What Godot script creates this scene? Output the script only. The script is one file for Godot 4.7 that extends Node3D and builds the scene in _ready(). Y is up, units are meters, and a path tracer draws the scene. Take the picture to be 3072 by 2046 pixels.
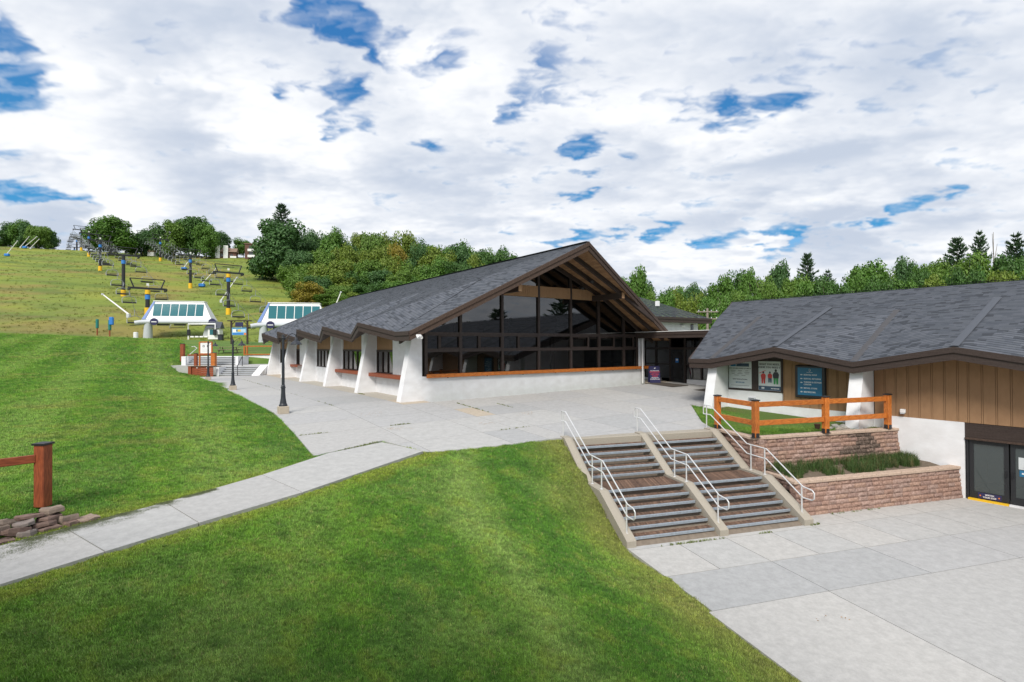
extends Node3D

const TURN := 0.61724        # the lodge and the rental shop are turned this far about y
const STAIR_TURN := 0.2906   # the stairs, the plaza and the retaining walls
var M := {}
var taken := {}
var part_count := {}
var rng := RandomNumberGenerator.new()
var sans: SystemFont
var crowns := []
var pines := []
var lodge_at := Vector3(-5.44, 0, -25.9)
var stair_at := Vector3(3.08, 0, -14.47)
var shop_at := Vector3(16.1, 0, -18.97)

# ---------------------------------------------------------------- mesh builder
class MB:
	var v := PackedVector3Array()
	var n := PackedVector3Array()
	var c := PackedColorArray()
	var t := PackedVector2Array()
	var col := Color.WHITE
	func vert(p: Vector3, nn: Vector3, uv: Vector2) -> void:
		v.push_back(p); n.push_back(nn); c.push_back(col); t.push_back(uv)
	func tri(a: Vector3, b: Vector3, d: Vector3) -> void:
		var nn := (b - a).cross(d - a).normalized()
		vert(a, nn, Vector2(0, 0)); vert(d, nn, Vector2(1, 1)); vert(b, nn, Vector2(1, 0))
	func quad(a: Vector3, b: Vector3, d: Vector3, e: Vector3) -> void:
		var nn := (d - a).cross(e - b).normalized()
		vert(a, nn, Vector2(0, 1)); vert(d, nn, Vector2(1, 0)); vert(b, nn, Vector2(1, 1))
		vert(a, nn, Vector2(0, 1)); vert(e, nn, Vector2(0, 0)); vert(d, nn, Vector2(1, 0))
	func hexa(p: Array) -> void:   # 0-3 below, 4-7 above, both anticlockwise from above
		quad(p[3], p[2], p[1], p[0]); quad(p[4], p[5], p[6], p[7])
		for k in 4:
			var m := (k + 1) % 4
			quad(p[k], p[m], p[m + 4], p[k + 4])
	func box(ce: Vector3, sz: Vector3, bs := Basis.IDENTITY) -> void:
		var h := sz / 2.0
		var p := []
		for y in [-h.y, h.y]:
			for q in [[-h.x, h.z], [h.x, h.z], [h.x, -h.z], [-h.x, -h.z]]:
				p.append(ce + bs * Vector3(q[0], y, q[1]))
		hexa(p)
	func cbox(ce: Vector3, sz: Vector3, b := 0.01, bs := Basis.IDENTITY) -> void:   # box with chamfered edges
		var h := sz / 2.0
		for ax in 3:
			var a1 := (ax + 1) % 3
			var a2 := (ax + 2) % 3
			for s in [-1.0, 1.0]:
				var q := []
				for k in [[-1, -1], [1, -1], [1, 1], [-1, 1]]:
					var w := Vector3.ZERO
					w[ax] = s * h[ax]; w[a1] = k[0] * (h[a1] - b); w[a2] = k[1] * (h[a2] - b)
					q.append(ce + bs * w)
				if s > 0: quad(q[0], q[1], q[2], q[3])
				else: quad(q[3], q[2], q[1], q[0])
			for s1 in [-1.0, 1.0]:
				for s2 in [-1.0, 1.0]:
					var e := []
					for k in [[0, -1], [0, 1], [1, 1], [1, -1]]:
						var w := Vector3.ZERO
						w[ax] = k[1] * (h[ax] - b)
						w[a1] = s1 * (h[a1] - (0.0 if k[0] == 0 else b)); w[a2] = s2 * (h[a2] - (b if k[0] == 0 else 0.0))
						e.append(ce + bs * w)
					if s1 * s2 > 0: quad(e[0], e[1], e[2], e[3])
					else: quad(e[3], e[2], e[1], e[0])
	func poly(p: PackedVector3Array, flip := false) -> void:   # planar convex fan
		for k in range(1, p.size() - 1):
			if flip: tri(p[0], p[k + 1], p[k])
			else: tri(p[0], p[k], p[k + 1])
	func slab(p: PackedVector2Array, top: Callable, thick: float) -> void:   # x,z outline; top(x,z) gives y
		var ids := Geometry2D.triangulate_polygon(p)
		var up := []
		for q in p: up.append(Vector3(q.x, top.call(q.x, q.y), q.y))
		for k in range(0, ids.size(), 3):
			var a: Vector3 = up[ids[k]]
			var b: Vector3 = up[ids[k + 1]]
			var d: Vector3 = up[ids[k + 2]]
			if (b - a).cross(d - a).y < 0: tri(a, d, b)
			else: tri(a, b, d)
		var area := 0.0
		for k in p.size(): area += p[k].cross(p[(k + 1) % p.size()])
		for k in p.size():
			var a: Vector3 = up[k]
			var b: Vector3 = up[(k + 1) % p.size()]
			var dn := Vector3(0, -thick, 0)
			if area > 0: quad(b + dn, a + dn, a, b)
			else: quad(a + dn, b + dn, b, a)
	func ext(p: PackedVector2Array, z0: float, z1: float, f: Callable) -> void:   # outline extruded; f(x,y,z) places it
		var ids := Geometry2D.triangulate_polygon(p)
		for k in range(0, ids.size(), 3):
			var q := [p[ids[k]], p[ids[k + 1]], p[ids[k + 2]]]
			tri(f.call(q[0].x, q[0].y, z1), f.call(q[1].x, q[1].y, z1), f.call(q[2].x, q[2].y, z1))
			tri(f.call(q[0].x, q[0].y, z0), f.call(q[2].x, q[2].y, z0), f.call(q[1].x, q[1].y, z0))
		for k in p.size():
			var a := p[k]
			var b := p[(k + 1) % p.size()]
			quad(f.call(a.x, a.y, z0), f.call(b.x, b.y, z0), f.call(b.x, b.y, z1), f.call(a.x, a.y, z1))
	func tube(pts: Array, r0: float, r1 := -1.0, seg := 8, caps := true) -> void:
		if r1 < 0: r1 = r0
		var last := pts.size() - 1
		var rings := []
		var side := Vector3.ZERO
		for k in pts.size():
			var d: Vector3 = (pts[min(k + 1, last)] - pts[max(k - 1, 0)]).normalized()
			if side == Vector3.ZERO: side = d.cross(Vector3.UP if absf(d.y) < 0.9 else Vector3.RIGHT).normalized()
			side = (side - d * side.dot(d)).normalized()
			var up := side.cross(d)
			var r := lerpf(r0, r1, float(k) / last)
			var ring := []
			for j in seg:
				var a := TAU * j / seg
				var o := side * cos(a) + up * sin(a)
				ring.append([pts[k] + o * r, o])
			rings.append(ring)
		for k in last:
			for j in seg:
				var m := (j + 1) % seg
				var a: Array = rings[k][j]
				var b: Array = rings[k][m]
				var d: Array = rings[k + 1][m]
				var e: Array = rings[k + 1][j]
				vert(a[0], a[1], Vector2.ZERO); vert(b[0], b[1], Vector2.ZERO); vert(d[0], d[1], Vector2.ZERO)
				vert(a[0], a[1], Vector2.ZERO); vert(d[0], d[1], Vector2.ZERO); vert(e[0], e[1], Vector2.ZERO)
		if caps:
			for k in range(1, seg - 1):
				tri(rings[0][0][0], rings[0][k][0], rings[0][k + 1][0]); tri(rings[last][0][0], rings[last][k + 1][0], rings[last][k][0])
	func lathe(prof: Array, seg := 16, ce := Vector3.ZERO) -> void:   # [r, y] from the bottom up
		for k in prof.size() - 1:
			var a: Array = prof[k]
			var b: Array = prof[k + 1]
			var sl := Vector2(b[1] - a[1], a[0] - b[0]).normalized()
			for j in seg:
				var q := []
				for m in [j, j + 1]:
					var an: float = TAU * m / seg
					var o := Vector3(cos(an), 0, -sin(an))
					q.append([o, Vector3(o.x * sl.x, sl.y, o.z * sl.x)])
				var pts := [ce + q[0][0] * a[0] + Vector3(0, a[1], 0), ce + q[1][0] * a[0] + Vector3(0, a[1], 0), ce + q[1][0] * b[0] + Vector3(0, b[1], 0), ce + q[0][0] * b[0] + Vector3(0, b[1], 0)]
				var ns := [q[0][1], q[1][1], q[1][1], q[0][1]]
				for w in [0, 2, 1, 0, 3, 2]: vert(pts[w], ns[w], Vector2.ZERO)
	func done() -> ArrayMesh:
		var a := []
		a.resize(Mesh.ARRAY_MAX)
		a[Mesh.ARRAY_VERTEX] = v; a[Mesh.ARRAY_NORMAL] = n; a[Mesh.ARRAY_COLOR] = c; a[Mesh.ARRAY_TEX_UV] = t
		var m := ArrayMesh.new()
		m.add_surface_from_arrays(Mesh.PRIMITIVE_TRIANGLES, a)
		return m

# ---------------------------------------------------------------- things, parts, setting
func numbered(called: String) -> String:
	var k: int = taken.get(called, 0)
	taken[called] = k + 1
	return called if k == 0 else "%s_%03d" % [called, k]

func tag(o: Node3D, label: String, category: String, group := "") -> Node3D:
	o.set_meta("label", label); o.set_meta("category", category)
	if group: o.set_meta("group", group)
	return o

func thing(called: String, label: String, category: String, at := Vector3.ZERO, turn := 0.0, group := "") -> Node3D:
	var o := Node3D.new()
	o.name = numbered(called)
	add_child(o)
	o.position = at; o.rotation.y = turn
	return tag(o, label, category, group)

func structure(called: String, at := Vector3.ZERO, turn := 0.0) -> Node3D:
	var o := Node3D.new()
	o.name = numbered(called)
	add_child(o)
	o.position = at; o.rotation.y = turn
	o.set_meta("kind", "structure")
	return o

func part(parent: Node, called: String, mesh, m: Material, at := Vector3.ZERO, bs := Basis.IDENTITY) -> MeshInstance3D:
	var o := MeshInstance3D.new()
	o.mesh = mesh.done() if mesh is MB else mesh
	o.material_override = m
	var key := "%d/%s" % [parent.get_instance_id(), called]
	var k: int = part_count.get(key, 0)
	part_count[key] = k + 1
	o.name = called if k == 0 else "%s_%03d" % [called, k]
	parent.add_child(o)
	o.transform = Transform3D(bs, at)
	return o

func bpart(parent: Node, called: String, m: Material, ce: Vector3, sz: Vector3, b := 0.0, bs := Basis.IDENTITY) -> MeshInstance3D:
	var g := MB.new()
	if b > 0: g.cbox(Vector3.ZERO, sz, b)
	else: g.box(Vector3.ZERO, sz)
	return part(parent, called, g, m, ce, bs)

func copy(o: Node3D, label := "", group := "") -> Node3D:
	var c := o.duplicate()
	var base := String(o.name)
	if base.length() > 4 and base[-4] == "_" and base.substr(base.length() - 3).is_valid_int(): base = base.substr(0, base.length() - 4)
	c.name = numbered(base)
	add_child(c)
	if label: c.set_meta("label", label)
	if group: c.set_meta("group", group)
	return c

func text(parent: Node, words: String, m: Material, height: float, at: Vector3, bs := Basis.IDENTITY, align := HORIZONTAL_ALIGNMENT_CENTER, called := "lettering") -> MeshInstance3D:
	var t := TextMesh.new()
	t.text = words; t.font = sans; t.font_size = 32; t.pixel_size = height / 23.0; t.depth = 0.004
	t.horizontal_alignment = align; t.vertical_alignment = VERTICAL_ALIGNMENT_CENTER
	t.curve_step = 1.5
	return part(parent, called, t, m, at, bs)

func lin(r: float, g: float, b: float) -> Color:
	return Color(r, g, b).linear_to_srgb()

func turned(a: float) -> Basis:
	return Basis(Vector3.UP, a)

# ---------------------------------------------------------------- textures and materials
func noise(seed_: int, freq: float, oct := 5, kind := FastNoiseLite.TYPE_SIMPLEX_SMOOTH) -> FastNoiseLite:
	var f := FastNoiseLite.new()
	f.seed = seed_; f.frequency = freq; f.fractal_octaves = oct; f.noise_type = kind; f.fractal_gain = 0.55
	return f

func ntex(seed_: int, freq: float, lo: Color, hi: Color, size := 512, oct := 5, mid = null, kind := FastNoiseLite.TYPE_SIMPLEX_SMOOTH) -> NoiseTexture2D:
	var t := NoiseTexture2D.new()
	t.width = size; t.height = size; t.seamless = true; t.noise = noise(seed_, freq, oct, kind)
	var g := Gradient.new()
	g.set_color(0, lo); g.set_color(1, hi)
	g.set_offset(0, 0.18); g.set_offset(1, 0.82)
	if mid != null: g.add_point(0.5, mid)
	t.color_ramp = g
	return t

func nnorm(seed_: int, freq: float, strength: float, size := 512, oct := 5) -> NoiseTexture2D:
	var t := NoiseTexture2D.new()
	t.width = size; t.height = size; t.seamless = true; t.as_normal_map = true; t.bump_strength = strength; t.noise = noise(seed_, freq, oct)
	return t

func mat(key: String, col: Color, rough := 0.85, tex = null, scale := Vector3.ONE, norm = null, nscale := 1.0, metal := 0.0, world := true) -> StandardMaterial3D:
	var m := StandardMaterial3D.new()
	m.resource_name = key
	m.albedo_color = col; m.roughness = rough; m.metallic = metal
	m.vertex_color_use_as_albedo = true
	if tex != null:
		m.albedo_texture = tex
		m.uv1_triplanar = true; m.uv1_world_triplanar = world; m.uv1_scale = scale
	if norm != null:
		m.normal_enabled = true; m.normal_texture = norm; m.normal_scale = nscale
	M[key] = m
	return m

func materials() -> void:
	sans = SystemFont.new()
	sans.font_names = PackedStringArray(["Droid Sans"])
	sans.font_weight = 700
	var soft := ntex(3, 0.006, Color(0.94, 0.935, 0.93), Color(1, 1, 1), 512, 6)
	var speck := ntex(4, 0.16, Color(0.8, 0.8, 0.8), Color(1, 1, 1), 512, 3)
	var blotch := ntex(5, 0.009, Color(0.87, 0.865, 0.86), Color(1, 1, 1), 512, 7)
	var paved := ntex(9, 0.008, Color(0.90, 0.90, 0.90), Color(1, 1, 1), 1024, 8)
	paved.noise.fractal_gain = 0.82
	var grain := ntex(6, 0.012, Color(0.74, 0.68, 0.64), Color(1, 1, 1), 512, 5)
	var grit := nnorm(7, 0.12, 3.0, 512, 3)
	var lump := nnorm(8, 0.03, 5.0, 512, 5)
	mat("stucco", lin(0.80, 0.81, 0.83), 0.9, soft, Vector3.ONE * 0.45, lump, 0.15)
	mat("stucco_lip", lin(0.76, 0.765, 0.78), 0.9, soft, Vector3.ONE * 0.45, lump, 0.3)
	for k in 5:
		var g: float = [0.465, 0.435, 0.405, 0.49, 0.45][k]
		mat("slab%d" % k, lin(g, g * [0.995, 1.0, 1.01, 0.98, 0.99][k], g * [0.97, 0.995, 1.01, 0.94, 0.965][k]), 0.92, paved, Vector3.ONE * (0.30 + 0.04 * k), grit, 0.25)
		M["slab%d" % k].uv1_offset = Vector3(k * 0.37, k * 0.21, k * 0.53)
	for k in 2:
		mat("sandslab%d" % k, lin(0.50, 0.43, 0.34) if k == 0 else lin(0.47, 0.44, 0.38), 0.93, paved, Vector3.ONE * 0.5, grit, 0.25)
	mat("aggregate", lin(0.62, 0.585, 0.51), 0.95, ntex(14, 0.2, Color(0.55, 0.52, 0.48), Color(1, 1, 1), 512, 3), Vector3.ONE * 1.6, grit, 0.9)
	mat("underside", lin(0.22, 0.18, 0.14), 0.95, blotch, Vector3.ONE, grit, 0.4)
	mat("dirt", lin(0.16, 0.125, 0.09), 1.0, blotch, Vector3.ONE, grit, 0.8)
	mat("stain", lin(0.26, 0.15, 0.07), 0.95, speck, Vector3.ONE)
	mat("brown_trim", lin(0.052, 0.036, 0.030), 0.72, grain, Vector3(0.5, 3, 3), null, 1.0, 0.0)
	mat("weathered_trim", lin(0.115, 0.075, 0.055), 0.85, ntex(16, 0.03, Color(0.45, 0.4, 0.38), Color(1, 1, 1), 512, 6), Vector3(0.7, 2.5, 2.5), lump, 0.5)
	mat("dark_frame", lin(0.050, 0.036, 0.032), 0.6, grain, Vector3(2, 0.6, 2))
	mat("black_metal", lin(0.018, 0.019, 0.022), 0.42)
	mat("lamp_metal", lin(0.022, 0.026, 0.034), 0.45)
	for k in 4:
		var q: float = [1.0, 0.96, 1.04, 0.98][k]
		mat("siding%d" % k, lin(0.35 * q, 0.205 * q, 0.108 * q), 0.85, soft, Vector3(1.6, 0.5, 1.6), null)
		M["siding%d" % k].uv1_offset = Vector3(k * 0.3, k * 0.7, 0)
	mat("groove", lin(0.13, 0.075, 0.04), 0.9)
	mat("soffit0", lin(0.40, 0.24, 0.125), 0.8, grain, Vector3(0.4, 1, 2))
	mat("soffit1", lin(0.33, 0.195, 0.10), 0.8, grain, Vector3(0.5, 1, 2.2))
	for k in 3:
		var q: float = [1.0, 0.86, 1.1][k]
		mat("orange_h%d" % k, lin(0.62 * q, 0.20 * q, 0.032 * q), 0.55, grain, Vector3(0.6, 6, 6), null, 1.0, 0.0, false)
		mat("orange_v%d" % k, lin(0.62 * q, 0.20 * q, 0.032 * q), 0.55, grain, Vector3(6, 0.6, 6), null, 1.0, 0.0, false)
	mat("red_h", lin(0.34, 0.085, 0.030), 0.6, grain, Vector3(0.6, 6, 6), null, 1.0, 0.0, false)
	mat("red_v", lin(0.34, 0.085, 0.030), 0.6, grain, Vector3(6, 0.6, 6), null, 1.0, 0.0, false)
	mat("shingle", Color.WHITE, 0.93, speck, Vector3.ONE * 1.5, grit, 0.5)
	mat("flashing", lin(0.068, 0.067, 0.073), 0.8, soft, Vector3.ONE)
	mat("ridge_cap", lin(0.096, 0.107, 0.130), 0.92, speck, Vector3.ONE * 1.5, grit, 0.5)
	mat("galvanised", lin(0.40, 0.46, 0.52), 0.42, blotch, Vector3.ONE * 2, null, 1.0, 0.4)
	mat("rail_pipe", lin(0.74, 0.75, 0.76), 0.4, soft, Vector3.ONE * 2, null, 1.0, 0.35)
	mat("grating", lin(0.36, 0.225, 0.155), 0.8, ntex(21, 0.02, Color(0.42, 0.42, 0.45), Color(1, 1, 1), 512, 5), Vector3.ONE * 0.8, null, 1.0, 0.0)
	for k in 6:
		var base: Array = [[0.45, 0.30, 0.24], [0.41, 0.27, 0.215], [0.50, 0.355, 0.30], [0.43, 0.31, 0.265], [0.38, 0.26, 0.22], [0.47, 0.32, 0.25]][k]
		mat("block%d" % k, lin(base[0], base[1], base[2]), 0.95, ntex(30 + k, 0.03, Color(0.74, 0.7, 0.68), Color(1, 1, 1), 256, 5), Vector3.ONE * 1.3, lump, 0.7)
	for k in 2: mat("mossy%d" % k, lin(0.22, 0.165, 0.135) if k == 0 else lin(0.31, 0.225, 0.185), 0.95, ntex(37 + k, 0.03, Color(0.5, 0.48, 0.45), Color(1, 1, 1), 256, 5), Vector3.ONE * 1.3, lump, 0.7)
	mat("coping", lin(0.54, 0.41, 0.32), 0.95, blotch, Vector3.ONE * 1.6, grit, 0.7)
	for k in 4:
		var q: Array = [[0.30, 0.235, 0.19], [0.22, 0.15, 0.125], [0.33, 0.25, 0.2], [0.26, 0.22, 0.2]][k]
		mat("fieldstone%d" % k, lin(q[0], q[1], q[2]), 0.95, blotch, Vector3.ONE * 2.5, lump, 0.9)
	mat("rock", lin(0.42, 0.40, 0.36), 0.95, blotch, Vector3.ONE * 2, lump, 0.8)
	mat("white_paint", lin(0.80, 0.80, 0.80), 0.4)
	mat("light_grey", lin(0.50, 0.53, 0.56), 0.45)
	mat("yellow", lin(0.78, 0.47, 0.015), 0.55)
	mat("blue", lin(0.03, 0.19, 0.56), 0.5)
	mat("lift_blue", lin(0.035, 0.13, 0.40), 0.4)
	mat("sign_blue", lin(0.018, 0.155, 0.30), 0.45)
	mat("navy", lin(0.022, 0.022, 0.085), 0.5)
	mat("teal", lin(0.01, 0.17, 0.15), 0.6)
	mat("red", lin(0.6, 0.05, 0.04), 0.5)
	mat("orange", lin(0.75, 0.2, 0.03), 0.5)
	mat("letter_white", lin(0.82, 0.82, 0.82), 0.6)
	mat("letter_dark", lin(0.04, 0.045, 0.055), 0.6)
	mat("letter_red", lin(0.62, 0.045, 0.06), 0.6)
	mat("poster", lin(0.62, 0.66, 0.67), 0.35)
	mat("poster_band", lin(0.035, 0.075, 0.125), 0.35)
	mat("mat_dark", lin(0.09, 0.075, 0.062), 1.0, speck, Vector3.ONE * 2)
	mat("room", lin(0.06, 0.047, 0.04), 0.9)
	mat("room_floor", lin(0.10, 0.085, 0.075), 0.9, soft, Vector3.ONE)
	mat("room_wood", lin(0.12, 0.07, 0.04), 0.7, grain, Vector3(0.5, 3, 3))
	mat("bark", lin(0.10, 0.08, 0.062), 0.95, grain, Vector3(3, 0.6, 3))
	mat("pale_bark", lin(0.33, 0.30, 0.26), 0.95, grain, Vector3(3, 0.6, 3))
	mat("cable", lin(0.05, 0.05, 0.055), 0.5)
	mat("chair_grey", lin(0.33, 0.35, 0.37), 0.45, null, Vector3.ONE, null, 1.0, 0.3)
	mat("lift_glass", lin(0.045, 0.16, 0.19), 0.08)
	M.lift_glass.metallic_specular = 0.15
	mat("house_brown", lin(0.12, 0.06, 0.045), 0.85)
	mat("house_roof", lin(0.22, 0.15, 0.11), 0.9)
	mat("old_wood", lin(0.30, 0.25, 0.19), 0.9, grain, Vector3(0.6, 4, 4))
	mat("terracotta", lin(0.11, 0.06, 0.04), 0.9)
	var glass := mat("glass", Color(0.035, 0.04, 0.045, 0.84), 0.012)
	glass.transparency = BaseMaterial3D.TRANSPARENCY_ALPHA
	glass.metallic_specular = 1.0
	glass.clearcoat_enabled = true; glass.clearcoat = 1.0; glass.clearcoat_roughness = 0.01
	var dark := mat("dark_glass", Color(0.27, 0.30, 0.30, 0.85), 0.03)
	dark.transparency = BaseMaterial3D.TRANSPARENCY_ALPHA
	dark.metallic_specular = 0.6
	# leaves
	var greens := [[0.090, 0.200, 0.022], [0.055, 0.138, 0.020], [0.120, 0.222, 0.026], [0.160, 0.230, 0.024], [0.060, 0.145, 0.036], [0.27, 0.22, 0.02]]
	for k in greens.size():
		var g: Array = greens[k]
		var lm := mat("leaf%d" % k, lin(g[0], g[1], g[2]), 0.6)
		lm.cull_mode = BaseMaterial3D.CULL_DISABLED
		lm.backlight_enabled = true; lm.backlight = Color(0.5, 0.6, 0.2)
	var nd := mat("needles", lin(0.045, 0.095, 0.038), 0.65)
	nd.cull_mode = BaseMaterial3D.CULL_DISABLED
	var gr := mat("grass", Color.WHITE, 0.7)
	gr.cull_mode = BaseMaterial3D.CULL_DISABLED
	gr.backlight_enabled = true; gr.backlight = Color(0.5, 0.6, 0.25)
	mat("lawn", Color.WHITE, 0.95, ntex(40, 0.09, Color(0.74, 0.76, 0.7), Color(1, 1, 0.97), 1024, 5), Vector3.ONE * 0.35, nnorm(41, 0.1, 6.0, 512, 4), 1.0)

# ---------------------------------------------------------------- camera, sky, sun
func view() -> void:
	var cam := Camera3D.new()
	cam.name = "camera"
	add_child(cam)
	cam.position = Vector3(0, 5.5, 0)
	cam.basis = Basis(Vector3.RIGHT, atan(14.0 / 1600.0)) * Basis(Vector3.BACK, -atan(0.005))
	cam.fov = rad_to_deg(2.0 * atan(1023.0 / 1600.0))
	cam.near = 0.1; cam.far = 4000
	var env := Environment.new()
	env.background_mode = Environment.BG_SKY
	env.tonemap_mode = Environment.TONE_MAPPER_LINEAR
	env.tonemap_exposure = 1.32
	env.sdfgi_enabled = true; env.ssao_enabled = true; env.ssil_enabled = true
	var sky := Sky.new()
	var pm := PanoramaSkyMaterial.new()
	pm.panorama = ImageTexture.create_from_image(sky_image())
	sky.sky_material = pm
	env.sky = sky
	env.background_energy_multiplier = 1.0
	var we := WorldEnvironment.new()
	we.name = "world"
	we.environment = env
	add_child(we)
	var sun := DirectionalLight3D.new()
	sun.name = "sun"
	sun.light_energy = 0.9
	sun.light_angular_distance = 20.0
	sun.light_color = Color(1.0, 0.975, 0.94)
	sun.shadow_enabled = true
	add_child(sun)
	sun.look_at_from_position(Vector3(-0.18, 0.71, 0.68) * 50.0, Vector3.ZERO)

# Blue gaps, bright heads and grey bellies of the clouds: [azimuth, elevation, half width, half height, strength], degrees
func sky_image() -> Image:
	var gaps := [[-43.5, 22.6, 1.7, 2.1, 0.9], [-42.5, 20.2, 2.3, 1.8, 1.15], [-41.7, 19.7, 1.4, 1.1, 0.9], [-43.1, 18.8, 1.3, 0.8, 0.8], [-42.7, 14.6, 2.1, 0.9, 0.6], [-41.7, 12.4, 2.8, 0.9, 1.05], [-39.4, 12.2, 1.7, 0.7, 0.9], [-43.5, 11.5, 1.1, 0.8, 0.5], [-19.8, 30.4, 2.9, 2.0, 0.9], [-16.9, 30.3, 3.0, 2.1, 1.0], [-16.6, 28.9, 2.6, 1.4, 1.0], [-14.9, 27.9, 2.0, 1.0, 0.85], [-17.2, 24.6, 2.3, 1.0, 0.95], [-16.1, 25.2, 1.0, 1.4, 0.8], [-19.2, 26.3, 1.6, 1.4, 0.6], [-23.2, 23.6, 1.2, 0.7, 0.9], [-18.5, 21.6, 1.3, 1.5, 0.9], [-15.6, 21.7, 2.0, 1.2, 0.6], [-8.7, 20.6, 1.6, 0.8, 0.8], [-5.9, 29.1, 2.1, 2.1, 0.55], [-22.3, 24.5, 0.9, 0.7, 0.5], [-25.9, 28.8, 1.7, 1.3, 0.4], [-12.5, 29.8, 2.0, 1.7, 0.6], [4.1, 27.8, 2.5, 2.1, 0.45], [1.4, 25.0, 1.8, 2.5, 0.5], [7.6, 20.3, 2.1, 1.1, 1.05], [11.1, 18.6, 1.2, 0.8, 0.8], [7.1, 17.7, 2.1, 0.5, 0.85], [7.3, 15.5, 2.5, 0.3, 0.9], [22.2, 22.8, 2.3, 1.5, 0.95], [26.7, 22.0, 3.1, 1.4, 0.95], [18.1, 23.6, 1.6, 1.7, 0.5], [41.5, 19.4, 0.8, 0.4, 0.6], [7.6, 11.8, 1.8, 0.6, 0.95], [11.1, 11.8, 1.4, 0.6, 0.9], [15.2, 11.7, 1.5, 0.8, 1.05], [20.4, 10.4, 2.8, 0.5, 1.0], [23.7, 10.8, 1.2, 0.5, 0.9], [27.1, 10.2, 2.0, 1.1, 1.15], [35.8, 11.6, 1.8, 0.5, 1.1], [38.5, 12.0, 1.3, 0.6, 1.1], [0.3, 12.2, 0.9, 0.4, 0.6], [10.4, 14.9, 1.0, 0.4, 0.4], [23.4, 18.2, 1.2, 0.3, 0.3], [-70, 25, 9, 4, 0.9], [70, 24, 9, 4, 0.8], [120, 30, 12, 5, 0.8], [-130, 28, 12, 5, 0.8], [175, 22, 10, 4, 0.8], [-20, 50, 14, 6, 0.8], [60, 55, 16, 6, 0.7], [-110, 60, 20, 7, 0.8]]
	var heads := [[-40.3, 21.4, 2.7, 2.0, 1.0], [-37.0, 21.4, 2.1, 1.7, 0.7], [-41.5, 16.6, 3.2, 2.4, 0.9], [-38.6, 15.5, 3.3, 2.0, 0.6], [-27.6, 23.3, 4.2, 2.5, 0.9], [-23.8, 22.0, 4.2, 2.6, 0.9], [-19.8, 19.6, 3.8, 2.7, 0.9], [-18.2, 18.6, 1.9, 2.0, 0.8], [-35.8, 11.9, 2.6, 2.2, 1.0], [-37.0, 13.4, 1.6, 1.4, 0.9], [-19.8, 13.1, 3.8, 2.4, 0.9], [-18.2, 15.8, 1.9, 2.0, 0.5], [-8.4, 31.1, 5.3, 3.2, 0.6], [-4.9, 26.7, 5.3, 2.9, 0.5], [12.8, 22.7, 5.1, 2.1, 0.5], [21.0, 20.4, 6.9, 1.3, 0.55], [25.5, 20.9, 4.1, 1.0, 0.5], [2.3, 13.6, 5.4, 1.4, 0.5], [24.6, 9.9, 1.3, 1.6, 1.0], [17.8, 9.0, 3.2, 1.4, 0.8], [14.8, 9.8, 2.0, 1.0, 0.7], [-11.2, 11.7, 3.4, 1.2, 0.8], [40.0, 7.8, 2.5, 1.1, 0.6], [31.1, 13.7, 5.3, 1.2, 0.4]]
	var bellies := [[-31.4, 17.9, 3.9, 2.8, 0.6], [-29.8, 15.7, 3.8, 2.2, 0.55], [-39.9, 9.5, 2.5, 1.6, 0.9], [-29.0, 13.4, 2.7, 1.9, 0.5], [31.1, 10.2, 3.7, 2.0, 1.0], [32.6, 9.5, 2.3, 1.2, 0.8], [29.7, 16.8, 5.9, 0.9, 0.8], [21.3, 13.0, 3.7, 1.7, 0.55], [37.2, 23.8, 5.7, 3.7, 0.75], [27.0, 26.3, 5.7, 3.2, 0.5], [37.2, 14.4, 4.5, 1.1, 0.5], [-32.9, 25.7, 5.0, 2.1, 0.5], [-6.6, 16.5, 7.1, 2.5, 0.4], [24.0, 17.0, 5.4, 0.5, 0.5], [5.9, 9.8, 4.3, 1.1, 0.4], [38.3, 9.9, 2.6, 1.1, 0.5]]
	var big := 4096
	var tall := 2048
	var img := Image.create(big, tall, false, Image.FORMAT_RGBF)
	var fa := noise(101, 1.0, 6)
	var fb := noise(102, 1.0, 5)
	var fc := noise(103, 1.0, 4)
	var fd := noise(104, 1.0, 3)
	# coarse grids of the three lists, one cell a third of a degree in the front, used with a wobble
	var gw := 361
	var gh := 121
	var grid := PackedVector3Array()
	grid.resize(gw * gh)
	for lst in 3:
		for b in [gaps, heads, bellies][lst]:
			var x0 := int((b[0] - b[2] * 2.6 + 180.0))
			var x1 := int((b[0] + b[2] * 2.6 + 181.0))
			var y0 := maxi(0, int((b[1] - b[3] * 2.6) * 2.0))
			var y1 := mini(gh - 1, int((b[1] + b[3] * 2.6) * 2.0 + 1.0))
			for gy in range(y0, y1 + 1):
				for gx in range(x0, x1 + 1):
					var dx: float = (gx - 180.0 - b[0]) / b[2]
					var dy: float = (gy * 0.5 - b[1]) / b[3]
					var w: float = b[4] * exp(-(dx * dx + dy * dy))
					var id := gy * gw + posmod(gx, 360)
					var g := grid[id]
					g[lst] = maxf(g[lst], w)
					grid[id] = g
	for row in gh: grid[row * gw + 360] = grid[row * gw]
	var zen := Color(0.035, 0.155, 0.39)
	var low := Color(0.060, 0.29, 0.55)
	var ground := Color(0.20, 0.22, 0.17)
	img.fill(ground)
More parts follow.
